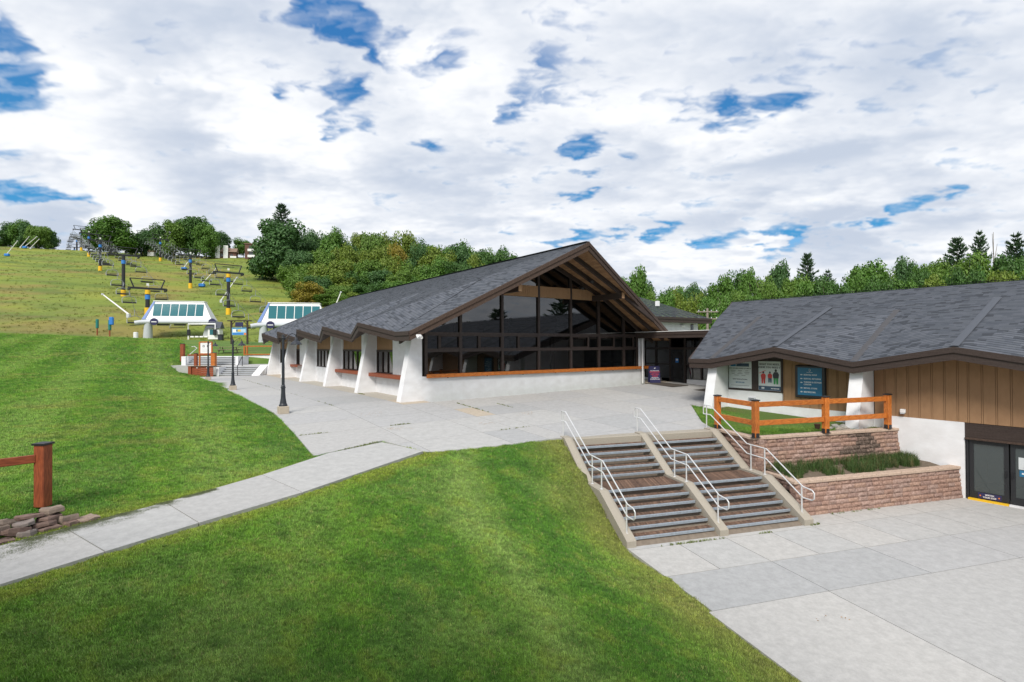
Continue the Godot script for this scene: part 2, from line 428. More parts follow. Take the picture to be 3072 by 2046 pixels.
	for y in range(0, tall / 2 + 20):
		var el := PI * (0.5 - (y + 0.5) / tall)
		var fine_row := el < deg_to_rad(36.0)
		if not fine_row and y % 2 == 1: continue
		var ye := maxf(sin(el), 0.0)
		var ce := cos(el)
		var eld := maxf(rad_to_deg(el), 0.0)
		var x := 0
		while x < big:
			var az := wrapf(TAU * (x + 0.5) / big, -PI, PI)
			var fine := fine_row and absf(az) < 0.82
			var dx := sin(az) * ce
			var dz := -cos(az) * ce
			var k := 1.0 / (ye + 0.16)
			var px := dx * k
			var pz := dz * k
			var n1 := fa.get_noise_3d(px * 1.5 + pz * 0.5, pz * 2.3 - px * 0.5, 0.0)
			var n2 := fb.get_noise_3d(px * 3.4 + n1 * 0.5, pz * 4.2, 7.0)
			var azd := rad_to_deg(az)
			var wx := azd + n2 * 3.4 + n1 * 1.6 + 180.0
			var wy := (eld + n1 * 1.2 + n2 * 1.1) * 2.0
			var gx := int(clampf(wx, 0.0, 359.0))
			var gy := int(clampf(wy, 0.0, gh - 2.0))
			var tx := clampf(wx - gx, 0.0, 1.0)
			var ty := clampf(wy - gy, 0.0, 1.0)
			var i0 := gy * gw + gx
			var g := grid[i0].lerp(grid[i0 + 1], tx).lerp(grid[i0 + gw].lerp(grid[i0 + gw + 1], tx), ty)
			var n3 := fc.get_noise_3d(px * 9.0 + n2 * 1.2, pz * 13.0, 3.0)
			var gap := smoothstep(0.16, 0.85, g.x * 1.25 - g.y * 0.45 + n2 * 0.7 + n3 * 0.6 + n1 * 0.2)
			var lit := clampf(0.52 + n1 * 0.46 + n2 * 0.30 + n3 * 0.08 + g.y * 0.50 - g.z * 0.60, 0.0, 1.0)
			var puff := absf(fd.get_noise_3d(px * 4.2, pz * 6.4, 11.0)) + 0.5 * absf(fd.get_noise_3d(px * 9.5, pz * 14.0, 5.0))
			lit = clampf(lit + (puff - 0.27) * (0.12 + g.y * 0.55), 0.0, 1.0)
			var grey := Color(0.44, 0.495, 0.59)
			var white := Color(0.775, 0.785, 0.805)
			var cl := grey.lerp(white, smoothstep(0.0, 1.0, lit))
			var blue := low.lerp(zen, smoothstep(3.0, 30.0, eld))
			var veil := clampf(0.02 + n3 * 0.55 + n2 * 0.2, 0.0, 0.6)
			var cc := cl.lerp(blue.lerp(cl, veil), gap)
			if el < 0: cc = cc.lerp(ground, smoothstep(0.0, -0.02, el))
			img.set_pixel(x, y, cc)
			if fine: x += 1
			else:
				img.set_pixel(mini(x + 1, big - 1), y, cc)
				if not fine_row:
					img.set_pixel(x, y + 1, cc); img.set_pixel(mini(x + 1, big - 1), y + 1, cc)
				x += 2
	return img

# ---------------------------------------------------------------- ground
var ctl := []     # [x, depth, y]
var wts := PackedFloat64Array()
const SOFT := 2.0

func solve_ground() -> void:
	var path_y := 2.26
	ctl = [
		# path edges
		[-8.4, 8.6, path_y], [-7.2, 11.1, path_y], [-6.3, 13.4, path_y], [-6.9, 7.2, path_y], [-5.9, 9.2, path_y], [-4.7, 11.8, path_y], [-3.6, 14.2, path_y], [-10.6, 3.8, path_y], [-9.0, 2.4, path_y], [-13.0, -1.0, path_y], [-11.5, -2.0, path_y],
		# terrace front edge and left edge
		[-2.6, 16.4, 2.22], [-1.0, 17.3, 2.22], [0.4, 18.0, 2.22], [1.6, 18.9, 2.22], [-5.9, 15.7, 2.24], [-7.7, 18.75, 2.44], [-9.7, 21.7, 2.65], [-13.1, 27.1, 2.70], [-17.3, 33.2, 2.70], [-25.3, 44.2, 2.72], [-29.5, 50.5, 2.78],
		[0.0, 22.0, 2.3], [4.0, 24.0, 2.35], [8.0, 26.0, 2.4], [9.0, 20.8, 2.16], [12.0, 21.5, 2.16], [10.0, 24.0, 2.22], [11.5, 26.5, 2.34],
		# bank down to the plaza
		[3.05, 14.5, -0.03], [3.45, 13.2, -0.03], [4.1, 11.0, -0.03], [4.66, 8.7, -0.03], [5.3, 5.0, -0.03], [5.8, 1.0, -0.03], [6.5, -4.0, -0.03], [2.7, 16.0, 0.72], [2.2, 17.3, 1.35], [1.3, 15.5, 1.15], [-1.0, 13.0, 1.45], [0.6, 10.5, 0.95], [-2.2, 9.0, 1.45], [-3.4, 5.5, 1.45], [1.2, 5.5, 0.72], [-6.0, 2.0, 1.5], [0.0, 0.0, 0.85], [-8.0, -4.0, 1.6], [0.0, -6.0, 0.8],
		[7.0, 12.0, -0.2], [10.0, 12.0, -0.2], [12.0, 8.0, -0.2], [8.0, 4.0, -0.2], [16.0, 12.0, -0.2], [9.0, 15.0, -0.2], [14.0, 16.0, -0.2], [22.0, 10.0, -0.2], [14.0, 0.0, -0.2], [30.0, 5.0, -0.2],
		# upper lawn
		[-9.4, 10.2, 2.52], [-8.4, 13.5, 2.45], [-9.5, 17.0, 2.62], [-12.0, 12.0, 2.62], [-14.0, 20.0, 2.85], [-20.0, 12.0, 2.7], [-20.0, 28.0, 3.1], [-30.0, 20.0, 3.1], [-28.0, 40.0, 3.35], [-40.0, 40.0, 3.9], [-60.0, 40.0, 4.2], [-33.5, 52.0, 3.55], [-38.0, 56.0, 4.0], [-37.0, 62.0, 4.75], [-31.0, 60.0, 4.5], [-50.0, 60.0, 5.4], [-70.0, 60.0, 5.9], [-34.0, 70.0, 5.7], [-47.0, 76.0, 6.4], [-62.0, 80.0, 7.0], [-85.0, 84.0, 7.7], [-110.0, 84.0, 8.4],
		# foot of the ski hill and the hill
		[-63.0, 93.0, 7.1], [-42.0, 90.0, 6.4], [-52.0, 95.0, 7.3], [-85.0, 96.0, 9.6], [-110.0, 100.0, 12.0], [-73.8, 108.0, 12.2], [-96.2, 132.0, 18.3], [-137.5, 178.0, 31.3], [-181.0, 228.0, 44.8], [-212.0, 262.0, 53.2], [-68.6, 129.0, 13.3], [-99.5, 165.0, 23.8], [-155.0, 235.0, 43.5], [-190.0, 275.0, 54.0], [-130.0, 130.0, 19.0], [-170.0, 175.0, 31.5], [-215.0, 225.0, 45.0], [-250.0, 258.0, 55.0], [-290.0, 290.0, 56.0], [-240.0, 300.0, 57.5], [-136.0, 256.0, 49.0], [-120.0, 262.0, 48.5], [-95.0, 210.0, 35.0], [-70.0, 165.0, 23.0], [-48.0, 135.0, 16.0], [-30.0, 110.0, 10.0],
		[-60.0, 190.0, 27.0], [-20.0, 160.0, 19.0], [-10.0, 210.0, 28.0], [-60.0, 250.0, 42.0], [0.0, 110.0, 8.0], [-10.0, 75.0, 4.0], [20.0, 75.0, 3.4], [60.0, 75.0, 4.0], [60.0, 110.0, 7.0], [110.0, 110.0, 10.0], [100.0, 70.0, 5.0], [60.0, 30.0, 1.0], [60.0, 0.0, 0.0], [60.0, 180.0, 14.0], [0.0, 300.0, 36.0], [150.0, 180.0, 18.0], [200.0, 60.0, 8.0], [0.0, -60.0, 0.0], [-60.0, -40.0, 2.0], [60.0, -60.0, 0.0], [-120.0, 0.0, 4.0], [-150.0, 60.0, 7.0], [10.0, 50.0, 2.9], [-10.0, 50.0, 2.8], [25.0, 40.0, 2.5], [30.0, 25.0, 1.0],
	]
	var m := ctl.size()
	var a := []
	for i in m:
		var row := PackedFloat64Array()
		row.resize(m + 2)
		for j in m:
			row[j] = sqrt(pow(ctl[i][0] - ctl[j][0], 2) + pow(ctl[i][1] - ctl[j][1], 2) + SOFT * SOFT)
		row[m] = 1.0
		row[m + 1] = ctl[i][2]
		a.append(row)
	var last := PackedFloat64Array()
	last.resize(m + 2)
	for j in m: last[j] = 1.0
	a.append(last)
	var e := m + 1
	for i in e:
		var p := i
		for r in range(i + 1, e):
			if absf(a[r][i]) > absf(a[p][i]): p = r
		var tmp = a[i]
		a[i] = a[p]; a[p] = tmp
		var ri: PackedFloat64Array = a[i]
		for r in range(i + 1, e):
			var rr: PackedFloat64Array = a[r]
			var q := rr[i] / ri[i]
			if q != 0.0:
				for k in range(i, e + 1): rr[k] -= q * ri[k]
				a[r] = rr
	wts.resize(e)
	for i in range(e - 1, -1, -1):
		var s: float = a[i][e]
		for k in range(i + 1, e): s -= a[i][k] * wts[k]
		wts[i] = s / a[i][i]

func bare_height(x: float, d: float) -> float:
	var s := wts[ctl.size()]
	for i in ctl.size():
		var q: Array = ctl[i]
		var dx: float = x - q[0]
		var dd: float = d - q[1]
		s += wts[i] * sqrt(dx * dx + dd * dd + SOFT * SOFT)
	return s

func in_frame(p: Vector3, o: Vector3, turn: float) -> Vector3:
	return (p - o).rotated(Vector3.UP, -turn)

func terrace_y(s: float, g: float) -> float:
	return 2.79 + 0.011 * clampf(s, -20, 20) - 0.058 * maxf(g, 0.0)

var terrace_outline := PackedVector2Array()   # lodge frame s, g
func ground_height(x: float, z: float) -> float:
	var y := bare_height(x, -z)
	var p := Vector3(x, 0, z)
	var st := in_frame(p, stair_at, STAIR_TURN)
	if st.x > -0.02 and st.z > -0.05 and st.x < 40.0 and st.z < 40.0: return minf(y, -0.06)
	if st.x > 0.3 and st.x < 6.2 and st.z <= 0.0 and st.z > -4.6: return minf(y, 0.02 - 0.48 * (st.z + 0.35)) - 1.3
	if st.x >= 6.0 and st.x < 30.0 and st.z > -2.9 and st.z <= 0.2: return minf(y, -0.4)
	if st.x >= 6.0 and st.x < 7.0 and st.z > -4.9 and st.z <= 0.2: return minf(y, -0.4)
	if st.x >= 6.0 and st.x < 14.0 and st.z <= -2.9 and st.z > -9.0: return minf(y, 1.9)
	if x < -2.0 and x > -15.0 and z < 7.0 and z > -18.5 and Geometry2D.is_point_in_polygon(Vector2(x, z), walk_outline): return minf(y, 2.23)
	if x > -34.6 and x < -23.5 and z < -50.65 and z > -57.6: return minf(y, 2.7)
	var lo := in_frame(p, lodge_at, TURN)
	if lo.x > -5.62 and lo.x < 30.0 and lo.z > -36.0 and lo.z < 13.0 and Geometry2D.is_point_in_polygon(Vector2(lo.x, lo.z), terrace_outline): return minf(y, terrace_y(lo.x, lo.z) - 0.05)
	if lo.x > 0.5 and lo.x < 18.0 and lo.z < 0.0 and lo.z > -34.0: return minf(y, 2.6)
	var w := 0.0
	if -z > 86.0: w = smoothstep(86.0, 110.0, -z) * 0.45
	return y + w * hill_noise.get_noise_2d(x, z)

var gx := PackedFloat64Array()
var gd := PackedFloat64Array()
var gp := PackedVector3Array()
var hill_noise: FastNoiseLite
var tone_a: FastNoiseLite
var tone_b: FastNoiseLite
var tone_c: FastNoiseLite

func lawn_tone(x: float, z: float) -> Color:
	# base colours of turf, mown stripes, worn and weedy patches (linear)
	var d := -z
	var a := tone_a.get_noise_2d(x, z)
	var b := tone_b.get_noise_2d(x, z)
	var turf := Color(0.112, 0.228, 0.021)
	var pale := Color(0.215, 0.305, 0.075)
	var dry := Color(0.235, 0.215, 0.060)
	var rich := Color(0.058, 0.158, 0.014)
	var c := turf
	if d < 84.0:
		c = c.lerp(rich, smoothstep(0.0, 0.45, a) * 0.7)
		c = c.lerp(pale, smoothstep(0.05, 0.5, b) * 0.55)
		var st := in_frame(Vector3(x, 0, z), stair_at, STAIR_TURN)
		var below := (x + 4.7) * 0.897 - (d - 11.8) * 0.441 > 0.2 and d < 19.0
		if below:   # mowing bands of the bank run beside the stairs
			var k := st.x + a * 0.7 + b * 0.3
			c = c.lerp(pale, maxf(0.0, 1.0 - absf(k + 3.9) / 0.95) * 0.85)
			c = c.lerp(rich, maxf(0.0, 1.0 - absf(k + 2.2) / 1.1) * 0.75)
			c = c.lerp(rich, maxf(0.0, 1.0 - absf(k + 6.0) / 1.3) * 0.6)
			c = c.lerp(pale, maxf(0.0, 1.0 - absf(k + 8.2) / 0.9) * 0.4)
		else:       # those of the upper lawn run beside the lodge
			var lo := in_frame(Vector3(x, 0, z), lodge_at, TURN)
			var stripe := sin((lo.x + a * 0.9) * 1.25)
			c = c.lerp(pale if stripe > 0 else rich, smoothstep(0.1, 0.9, absf(stripe)) * 0.5)
		c = c.lerp(dry, smoothstep(0.22, 0.6, -a + b * 0.5) * 0.5)
		var e := tone_c.get_noise_2d(x, z)
		c = c.lerp(Color(0.20, 0.26, 0.035), smoothstep(0.08, 0.5, e) * 0.55)
		c = c.lerp(Color(0.042, 0.118, 0.011), smoothstep(0.08, 0.5, -e) * 0.6)
		if x > -13.0 and x < -2.0 and d < 17.5:
			var off := absf((x + 4.7) * 0.897 - (d - 11.8) * 0.441 + 0.95) - 0.95   # beside the walk
			c = c.lerp(Color(0.255, 0.275, 0.035), (1.0 - smoothstep(0.05, 0.7, off + e * 0.5)) * 0.6)
		if st.z < 8.0 and st.x > -2.5 and st.x < 0.3: c = c.lerp(dry, smoothstep(-2.2, -0.1, st.x + b * 0.6) * 0.62)
	else:
		var t := smoothstep(84.0, 92.0, d)
		var h := Color(0.235, 0.300, 0.044)
		h = h.lerp(Color(0.33, 0.235, 0.075), smoothstep(0.02, 0.35, tone_a.get_noise_2d(x * 0.22, z * 0.5)) * 0.7)
		h = h.lerp(Color(0.085, 0.160, 0.022), smoothstep(0.05, 0.45, tone_b.get_noise_2d(x * 0.12, z * 0.3)) * 0.65)
		h = h.lerp(Color(0.36, 0.37, 0.05), smoothstep(0.05, 0.4, -tone_b.get_noise_2d(x * 0.1, z * 0.26)) * 0.6)
		h = h.lerp(Color(0.11, 0.12, 0.03), smoothstep(0.2, 0.5, tone_b.get_noise_2d(x * 0.3 + 60.0, z * 0.9)) * 0.6)
		c = c.lerp(h, t)
		if d < 125.0 and x < -72.0: c = c.lerp(Color(0.26, 0.20, 0.075), (1.0 - smoothstep(100.0, 125.0, d)) * 0.55 * smoothstep(-0.2, 0.3, a + b))
	return c

func ground() -> void:
	solve_ground()
	hill_noise = noise(51, 0.05, 4)
	tone_a = noise(52, 0.11, 4)
	tone_b = noise(53, 0.23, 4)
	tone_c = noise(54, 1.1, 4)
	var xs := PackedFloat64Array()
	var ds := PackedFloat64Array()
	var x := -15.0
	while x < 9.0: xs.push_back(x); x += 0.3
	var s := 0.3
	while x < 1500.0: xs.push_back(x); x += s; s = minf(s * 1.09, 4.0) if x < 200.0 else s * 1.5
	x = -15.0; s = 0.3
	while x > -1500.0: x -= s; s = minf(s * 1.07, 2.6) if x > -330.0 else s * 1.5; xs.insert(0, x)
	var d := -4.0
	while d < 24.0: ds.push_back(d); d += 0.3
	s = 0.3
	while d < 1500.0: ds.push_back(d); d += s; s = minf(s * 1.07, 2.4) if d < 330.0 else s * 1.5
	d = -4.0; s = 0.5
	while d > -600.0: d -= s; s *= 1.35; ds.insert(0, d)
	var w := xs.size()
	var h := ds.size()
	var pos := PackedVector3Array()
	var cols := PackedColorArray()
	pos.resize(w * h); cols.resize(w * h)
	for j in h:
		for i in w:
			var z := -ds[j]
			pos[j * w + i] = Vector3(xs[i], ground_height(xs[i], z), z)
			cols[j * w + i] = lawn_tone(xs[i], z)
	var nor := PackedVector3Array()
	nor.resize(w * h)
	for j in h:
		for i in w:
			var px := pos[j * w + mini(i + 1, w - 1)] - pos[j * w + maxi(i - 1, 0)]
			var pz := pos[mini(j + 1, h - 1) * w + i] - pos[maxi(j - 1, 0) * w + i]
			nor[j * w + i] = px.cross(pz).normalized()
	var ix := PackedInt32Array()
	for j in h - 1:
		for i in w - 1:
			var k := j * w + i
			ix.append_array([k, k + w, k + w + 1, k, k + w + 1, k + 1])
	var a := []
	a.resize(Mesh.ARRAY_MAX)
	a[Mesh.ARRAY_VERTEX] = pos; a[Mesh.ARRAY_NORMAL] = nor; a[Mesh.ARRAY_COLOR] = cols; a[Mesh.ARRAY_INDEX] = ix
	var m := ArrayMesh.new()
	m.add_surface_from_arrays(Mesh.PRIMITIVE_TRIANGLES, a)
	var o := MeshInstance3D.new()
	o.name = "ground"
	o.mesh = m
	o.material_override = M.lawn
	o.set_meta("kind", "structure")
	add_child(o)
	gx = xs; gd = ds; gp = pos
	print("ground ", w, "x", h)

# ---------------------------------------------------------------- paving
func grow(p: PackedVector2Array, by: float) -> Array:
	return Geometry2D.offset_polygon(p, by)

func rect2(x0: float, x1: float, y0: float, y1: float) -> PackedVector2Array:
	return PackedVector2Array([Vector2(x0, y0), Vector2(x1, y0), Vector2(x1, y1), Vector2(x0, y1)])

func pave(parent: Node3D, piece: PackedVector2Array, outline: PackedVector2Array, top: Callable, key: String) -> void:
	var cut: Array = [piece]
	if outline.size(): cut = Array(Geometry2D.intersect_polygons(piece, outline))
	for c in cut:
		for g in grow(c, -0.011):
			if g.size() < 3: continue
			var b := MB.new()
			b.slab(g, top, 0.14)
			part(parent, "slab", b, M[key])

func paving() -> void:
	rng.seed = 11
	# plaza below, in the frame of the stairs
	var plaza := structure("plaza", stair_at, STAIR_TURN)
	var flat := func(_x, _z): return 0.0
	var none := PackedVector2Array()
	var cols := [0.0, 1.53, 3.07, 4.63, 6.2, 7.77, 9.3, 10.78, 12.4, 14.2]
	var rows := [-0.9, 0.15, 1.85, 3.56]
	for j in rows.size() - 1:
		for i in cols.size() - 1:
			if j == 2 and i % 2 == 1: continue
			var x1: float = cols[i + 1] if j < 2 else cols[mini(i + 2, cols.size() - 1)]
			var key := "slab%d" % ([3, 0, 3][rng.randi() % 3] if j == 0 else ([0, 0, 3, 4][rng.randi() % 4] if j == 1 else 1 + rng.randi() % 2))
			pave(plaza, rect2(cols[i], x1, rows[j], rows[j + 1]), none, flat, key)
	var big := [[-0.1, 3.05, 3.56, 8.2, 3], [3.05, 9.2, 3.56, 9.6, 4], [9.2, 15.5, 3.56, 6.4, 1], [-0.2, 3.05, 8.2, 15.0, 4], [3.05, 9.2, 9.6, 15.0, 1], [9.2, 15.5, 6.4, 10.0, 4], [9.2, 15.5, 10.0, 15.0, 1], [14.2, 22.0, -0.9, 3.56, 2], [15.5, 24.0, 3.56, 15.0, 1]]
	for b in big: pave(plaza, rect2(b[0], b[1], b[2], b[3]), none, flat, "slab%d" % b[4])
	# terrace in front of and beside the lodge
	terrace_outline = PackedVector2Array([Vector2(-5.6, -33.0), Vector2(-5.62, -12.0), Vector2(-5.72, 0), Vector2(-5.95, 4.5), Vector2(-6.2, 7.95), Vector2(-3.74, 7.1), Vector2(-3.2, 9.28), Vector2(-0.68, 9.7), Vector2(1.72, 9.85), Vector2(7.85, 11.95), Vector2(8.9, 10.6), Vector2(12.3, 7.6), Vector2(12.2, 8.15), Vector2(19.84, 8.15), Vector2(19.84, -3.0), Vector2(17.6, -3.0), Vector2(17.6, -0.1), Vector2(1.3, -0.1), Vector2(1.3, -33.0)])
	var terrace := structure("terrace", lodge_at, TURN)
	var sy := func(s, g): return terrace_y(s, g)
	var ss := [-6.6, -3.0, -0.15, 1.3, 2.25, 4.9, 7.5, 10.1, 12.7, 15.3, 17.9, 20.0]
	var gs := [-33.0, -28.8, -24.6, -20.4, -16.2, -12.0, -8.6, -5.0, -1.3, 0.75, 3.0, 5.0, 7.75, 10.0, 12.5]
	for j in gs.size() - 1:
		for i in ss.size() - 1:
			if gs[j] < -1.2 and ss[i] >= 1.3 and ss[i] < 17.0: continue
			var key := "slab%d" % [0, 1, 1, 2, 4][rng.randi() % 5]
			if gs[j] < 0.7 and ss[i] > -0.2: key = "sandslab%d" % (rng.randi() % 2)
			if i == 3 and j == 10: key = "sandslab0"
			pave(terrace, rect2(ss[i], ss[i + 1], gs[j], gs[j + 1]), terrace_outline, sy, key)
	# bare yard behind the link, so that the rear building stands on paving
	var yard := structure("yard", lodge_at, TURN)
	pave(yard, rect2(17.9, 44.0, -34.0, -4.0), none, func(_x, _z): return 3.05, "slab2")
	# the walk that comes up from the left
	var walk := structure("path")
	var up := [Vector2(-14.6, 5.2), Vector2(-12.5, 0.6), Vector2(-10.5, -3.9), Vector2(-8.95, -7.3), Vector2(-7.95, -9.5), Vector2(-7.18, -11.05), Vector2(-6.28, -13.4), Vector2(-5.55, -16.05)]
	var lo := [Vector2(-13.1, 6.0), Vector2(-11.0, 1.6), Vector2(-9.05, -2.8), Vector2(-7.55, -6.0), Vector2(-6.4, -8.4), Vector2(-5.72, -9.75), Vector2(-4.62, -11.75), Vector2(-2.72, -16.3)]
	var wy := func(_x, _z): return 2.3
	for k in up.size() - 1:
		var p := PackedVector2Array([up[k], lo[k], lo[k + 1], up[k + 1]])
		if k == up.size() - 2: p = PackedVector2Array([up[k], lo[k], lo[k + 1], Vector2(-4.36, -17.86), up[k + 1]])
		pave(walk, p, none, wy, "slab%d" % [0, 4, 0, 3, 0, 4, 0][k])

# ---------------------------------------------------------------- stairs
func stairs() -> void:
	var t := thing("outdoor_stairs", "double flight of concrete and metal grating stairs up to terrace", "stairs", stair_at, STAIR_TURN)
	var prof := PackedVector2Array([Vector2(0, -0.1), Vector2(0, 0.17), Vector2(0.1, 0.24), Vector2(1.66, 1.13), Vector2(2.72, 1.15), Vector2(4.42, 2.26), Vector2(4.8, 2.27), Vector2(4.8, 0.6), Vector2(3.0, -0.1)])
	for x in [0.0, 2.98, 6.0]:
		var w := 0.34 if x > 5.0 else 0.29
		var b := MB.new()
		b.ext(prof, x, x + w, func(a, y, q): return Vector3(q, y, -a))
		part(t, "stringer", b, M.aggregate)
	for x in [[0.29, 2.98], [3.27, 6.0]]:
		bpart(t, "top_kerb", M.aggregate, Vector3((x[0] + x[1]) / 2, 2.08, -4.55), Vector3(x[1] - x[0] - 0.004, 0.30, 0.5), 0.02)
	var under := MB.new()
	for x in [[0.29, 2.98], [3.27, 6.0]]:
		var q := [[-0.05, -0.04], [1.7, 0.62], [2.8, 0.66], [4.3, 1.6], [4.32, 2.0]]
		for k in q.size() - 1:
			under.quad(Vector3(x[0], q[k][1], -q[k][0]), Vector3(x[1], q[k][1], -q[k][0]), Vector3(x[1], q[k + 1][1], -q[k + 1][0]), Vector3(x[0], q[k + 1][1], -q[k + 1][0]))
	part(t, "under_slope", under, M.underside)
	var grid_of := func(length: float, deep: float) -> ArrayMesh:
		var b := MB.new()
		var z := 0.055
		while z < deep:
			b.box(Vector3(0, -0.016, -z), Vector3(length, 0.032, 0.008))
			z += 0.034
		var x := -length / 2 + 0.03
		while x < length / 2:
			b.box(Vector3(x, -0.006, -deep / 2 - 0.02), Vector3(0.007, 0.010, deep - 0.05))
			x += 0.095
		return b.done()
	var nose_of := func(length: float) -> ArrayMesh:
		var b := MB.new()
		b.cbox(Vector3(0, -0.036, -0.024), Vector3(length, 0.078, 0.048), 0.006)
		return b.done()
	var length := [2.66, 2.70]
	for f in 2:
		var cx: float = [1.635, 4.635][f]
		var small: ArrayMesh = grid_of.call(length[f], 0.31)
		var large: ArrayMesh = grid_of.call(length[f], 1.07)
		var nose: ArrayMesh = nose_of.call(length[f])
		for k in range(1, 12):
			var tt := 0.22 + 0.3 * (k - 1) if k <= 6 else 2.80 + 0.3 * (k - 7)
			var g := part(t, "tread", large if k == 6 else small, M.grating, Vector3(cx, 0.181 * k, -tt))
			part(g, "nosing", nose, M.galvanised)
	# three pipe handrails
	var where := ["left edge of the stairs beside the grass bank", "concrete divider in the middle of the stairs", "right edge of the stairs beside the block wall"]
	for k in 3:
		var x: float = [0.14, 3.12, 6.17][k]
		var r := thing("handrail", "galvanised pipe handrail along the " + where[k], "handrail", stair_at + Vector3(x, 0, 0).rotated(Vector3.UP, STAIR_TURN), STAIR_TURN, "handrails of the stairs")
		var loop := [[5.05, 2.78], [5.05, 3.06], [4.98, 3.13], [4.62, 3.14], [2.64, 2.02], [1.72, 2.0], [0.22, 1.12], [-0.12, 1.09], [-0.2, 1.02], [-0.2, 0.86], [-0.12, 0.79], [0.22, 0.78], [1.72, 1.66], [2.64, 1.68], [4.62, 2.79], [5.05, 2.78]]
		var pts := []
		for q in loop: pts.append(Vector3(0, q[1], -q[0]))
		var b := MB.new()
		b.tube(pts, 0.021, -1, 8)
		part(r, "rail", b, M.rail_pipe)
		for q in [[0.27, 0.3, 1.12], [1.8, 1.13, 2.0], [2.45, 1.13, 2.0], [4.86, 2.2, 3.13]]:
			var pb := MB.new()
			pb.tube([Vector3(0, q[1], 0), Vector3(0, q[2], 0)], 0.023, -1, 8)
			pb.lathe([[0.055, q[1] - 0.01], [0.055, q[1] + 0.015], [0.0, q[1] + 0.02]], 10)
			part(r, "post", pb, M.rail_pipe, Vector3(0, 0, -q[0]))

# ---------------------------------------------------------------- retaining walls of split-face blocks
func block_mesh(w: float, h: float, d: float, sd: int) -> ArrayMesh:   # face towards +z
	var r := RandomNumberGenerator.new()
	r.seed = sd
	var b := MB.new()
	var nx := 4
	var ny := 3
	var p := []
	for j in ny + 1:
		for i in nx + 1:
			var e := i == 0 or j == 0 or i == nx or j == ny
			p.append(Vector3((float(i) / nx - 0.5) * w, (float(j) / ny - 0.5) * h, d / 2 - (0.022 if e else 0.0) + r.randf_range(-0.008, 0.012)))
	for j in ny:
		for i in nx:
			var k := j * (nx + 1) + i
			b.quad(p[k], p[k + 1], p[k + nx + 2], p[k + nx + 1])
	var z0 := -d / 2
	var f := d / 2 - 0.03
	var a := Vector3(-w / 2, -h / 2, 0)
	var c := Vector3(w / 2, h / 2, 0)
	b.quad(Vector3(a.x, c.y, f + 0.01), Vector3(c.x, c.y, f + 0.01), Vector3(c.x, c.y, z0), Vector3(a.x, c.y, z0))
	b.quad(Vector3(a.x, a.y, z0), Vector3(c.x, a.y, z0), Vector3(c.x, a.y, f + 0.01), Vector3(a.x, a.y, f + 0.01))
	b.quad(Vector3(a.x, a.y, z0), Vector3(a.x, a.y, f + 0.01), Vector3(a.x, c.y, f + 0.01), Vector3(a.x, c.y, z0))
	b.quad(Vector3(c.x, a.y, f + 0.01), Vector3(c.x, a.y, z0), Vector3(c.x, c.y, z0), Vector3(c.x, c.y, f + 0.01))
	return b.done()

func block_run(t: Node3D, meshes: Array, a: Vector2, e: Vector2, y0: float, courses: int, ch: float, clip: Callable, mossy := false) -> void:
	# a to e in the frame of the stairs (x, z), face on the right hand of the way from a to e
	var dir := (e - a).normalized()
	var length := a.distance_to(e)
	var out := Vector3(-dir.y, 0, dir.x)
	var bs := Basis(Vector3(dir.x, 0, dir.y), Vector3.UP, out)
	for c in courses:
		var s := 0.0 if c % 2 == 0 else 0.2
		if s > 0.0: s = 0.0
		var k := c % 3
		while s < length - 0.05:
			var wk := rng.randi() % 3
			var w: float = [0.30, 0.42, 0.50][wk]
			if s == 0.0 and c % 2 == 1: wk = 0; w = 0.30
			if s + w > length: w = length - s
			var full: float = [0.30, 0.42, 0.50][wk]
			var p := a + dir * (s + w / 2)
			if clip.call(p.x, p.y, y0 + ch * c):
				var m: ArrayMesh = meshes[wk][k % 3]
				var key := "block%d" % (rng.randi() % 6)
				if mossy and dir.x > 0.5 and absf(p.x - 11.4) + absf(y0 + ch * c - 1.55) * 1.2 + rng.randf_range(-0.35, 0.35) < 0.95: key = "mossy%d" % (rng.randi() % 2)
				var o := part(t, "block", m, M[key], Vector3(p.x, y0 + ch * (c + 0.5), p.y) - out * (0.13 + 0.016 * c), bs)
				if w != full: o.scale = Vector3(w / full, 1, 1)
			k += 1
			s += w

func coping_run(t: Node3D, a: Vector2, e: Vector2, y: float, back: float, wide := 0.33) -> void:
	var dir := (e - a).normalized()
	var n := int(round(a.distance_to(e) / 0.55))
	var w := a.distance_to(e) / n
	var bs := Basis(Vector3(dir.x, 0, dir.y), Vector3.UP, Vector3(-dir.y, 0, dir.x))
	for k in n:
		var b := MB.new()
		b.cbox(Vector3.ZERO, Vector3(w - 0.006, 0.10, wide), 0.014)
		var p := a + dir * (k + 0.5) * w
		part(t, "coping_stone", b, M.coping, Vector3(p.x, y - 0.05 + rng.randf_range(-0.003, 0.003), p.y) - bs.z * back, bs)

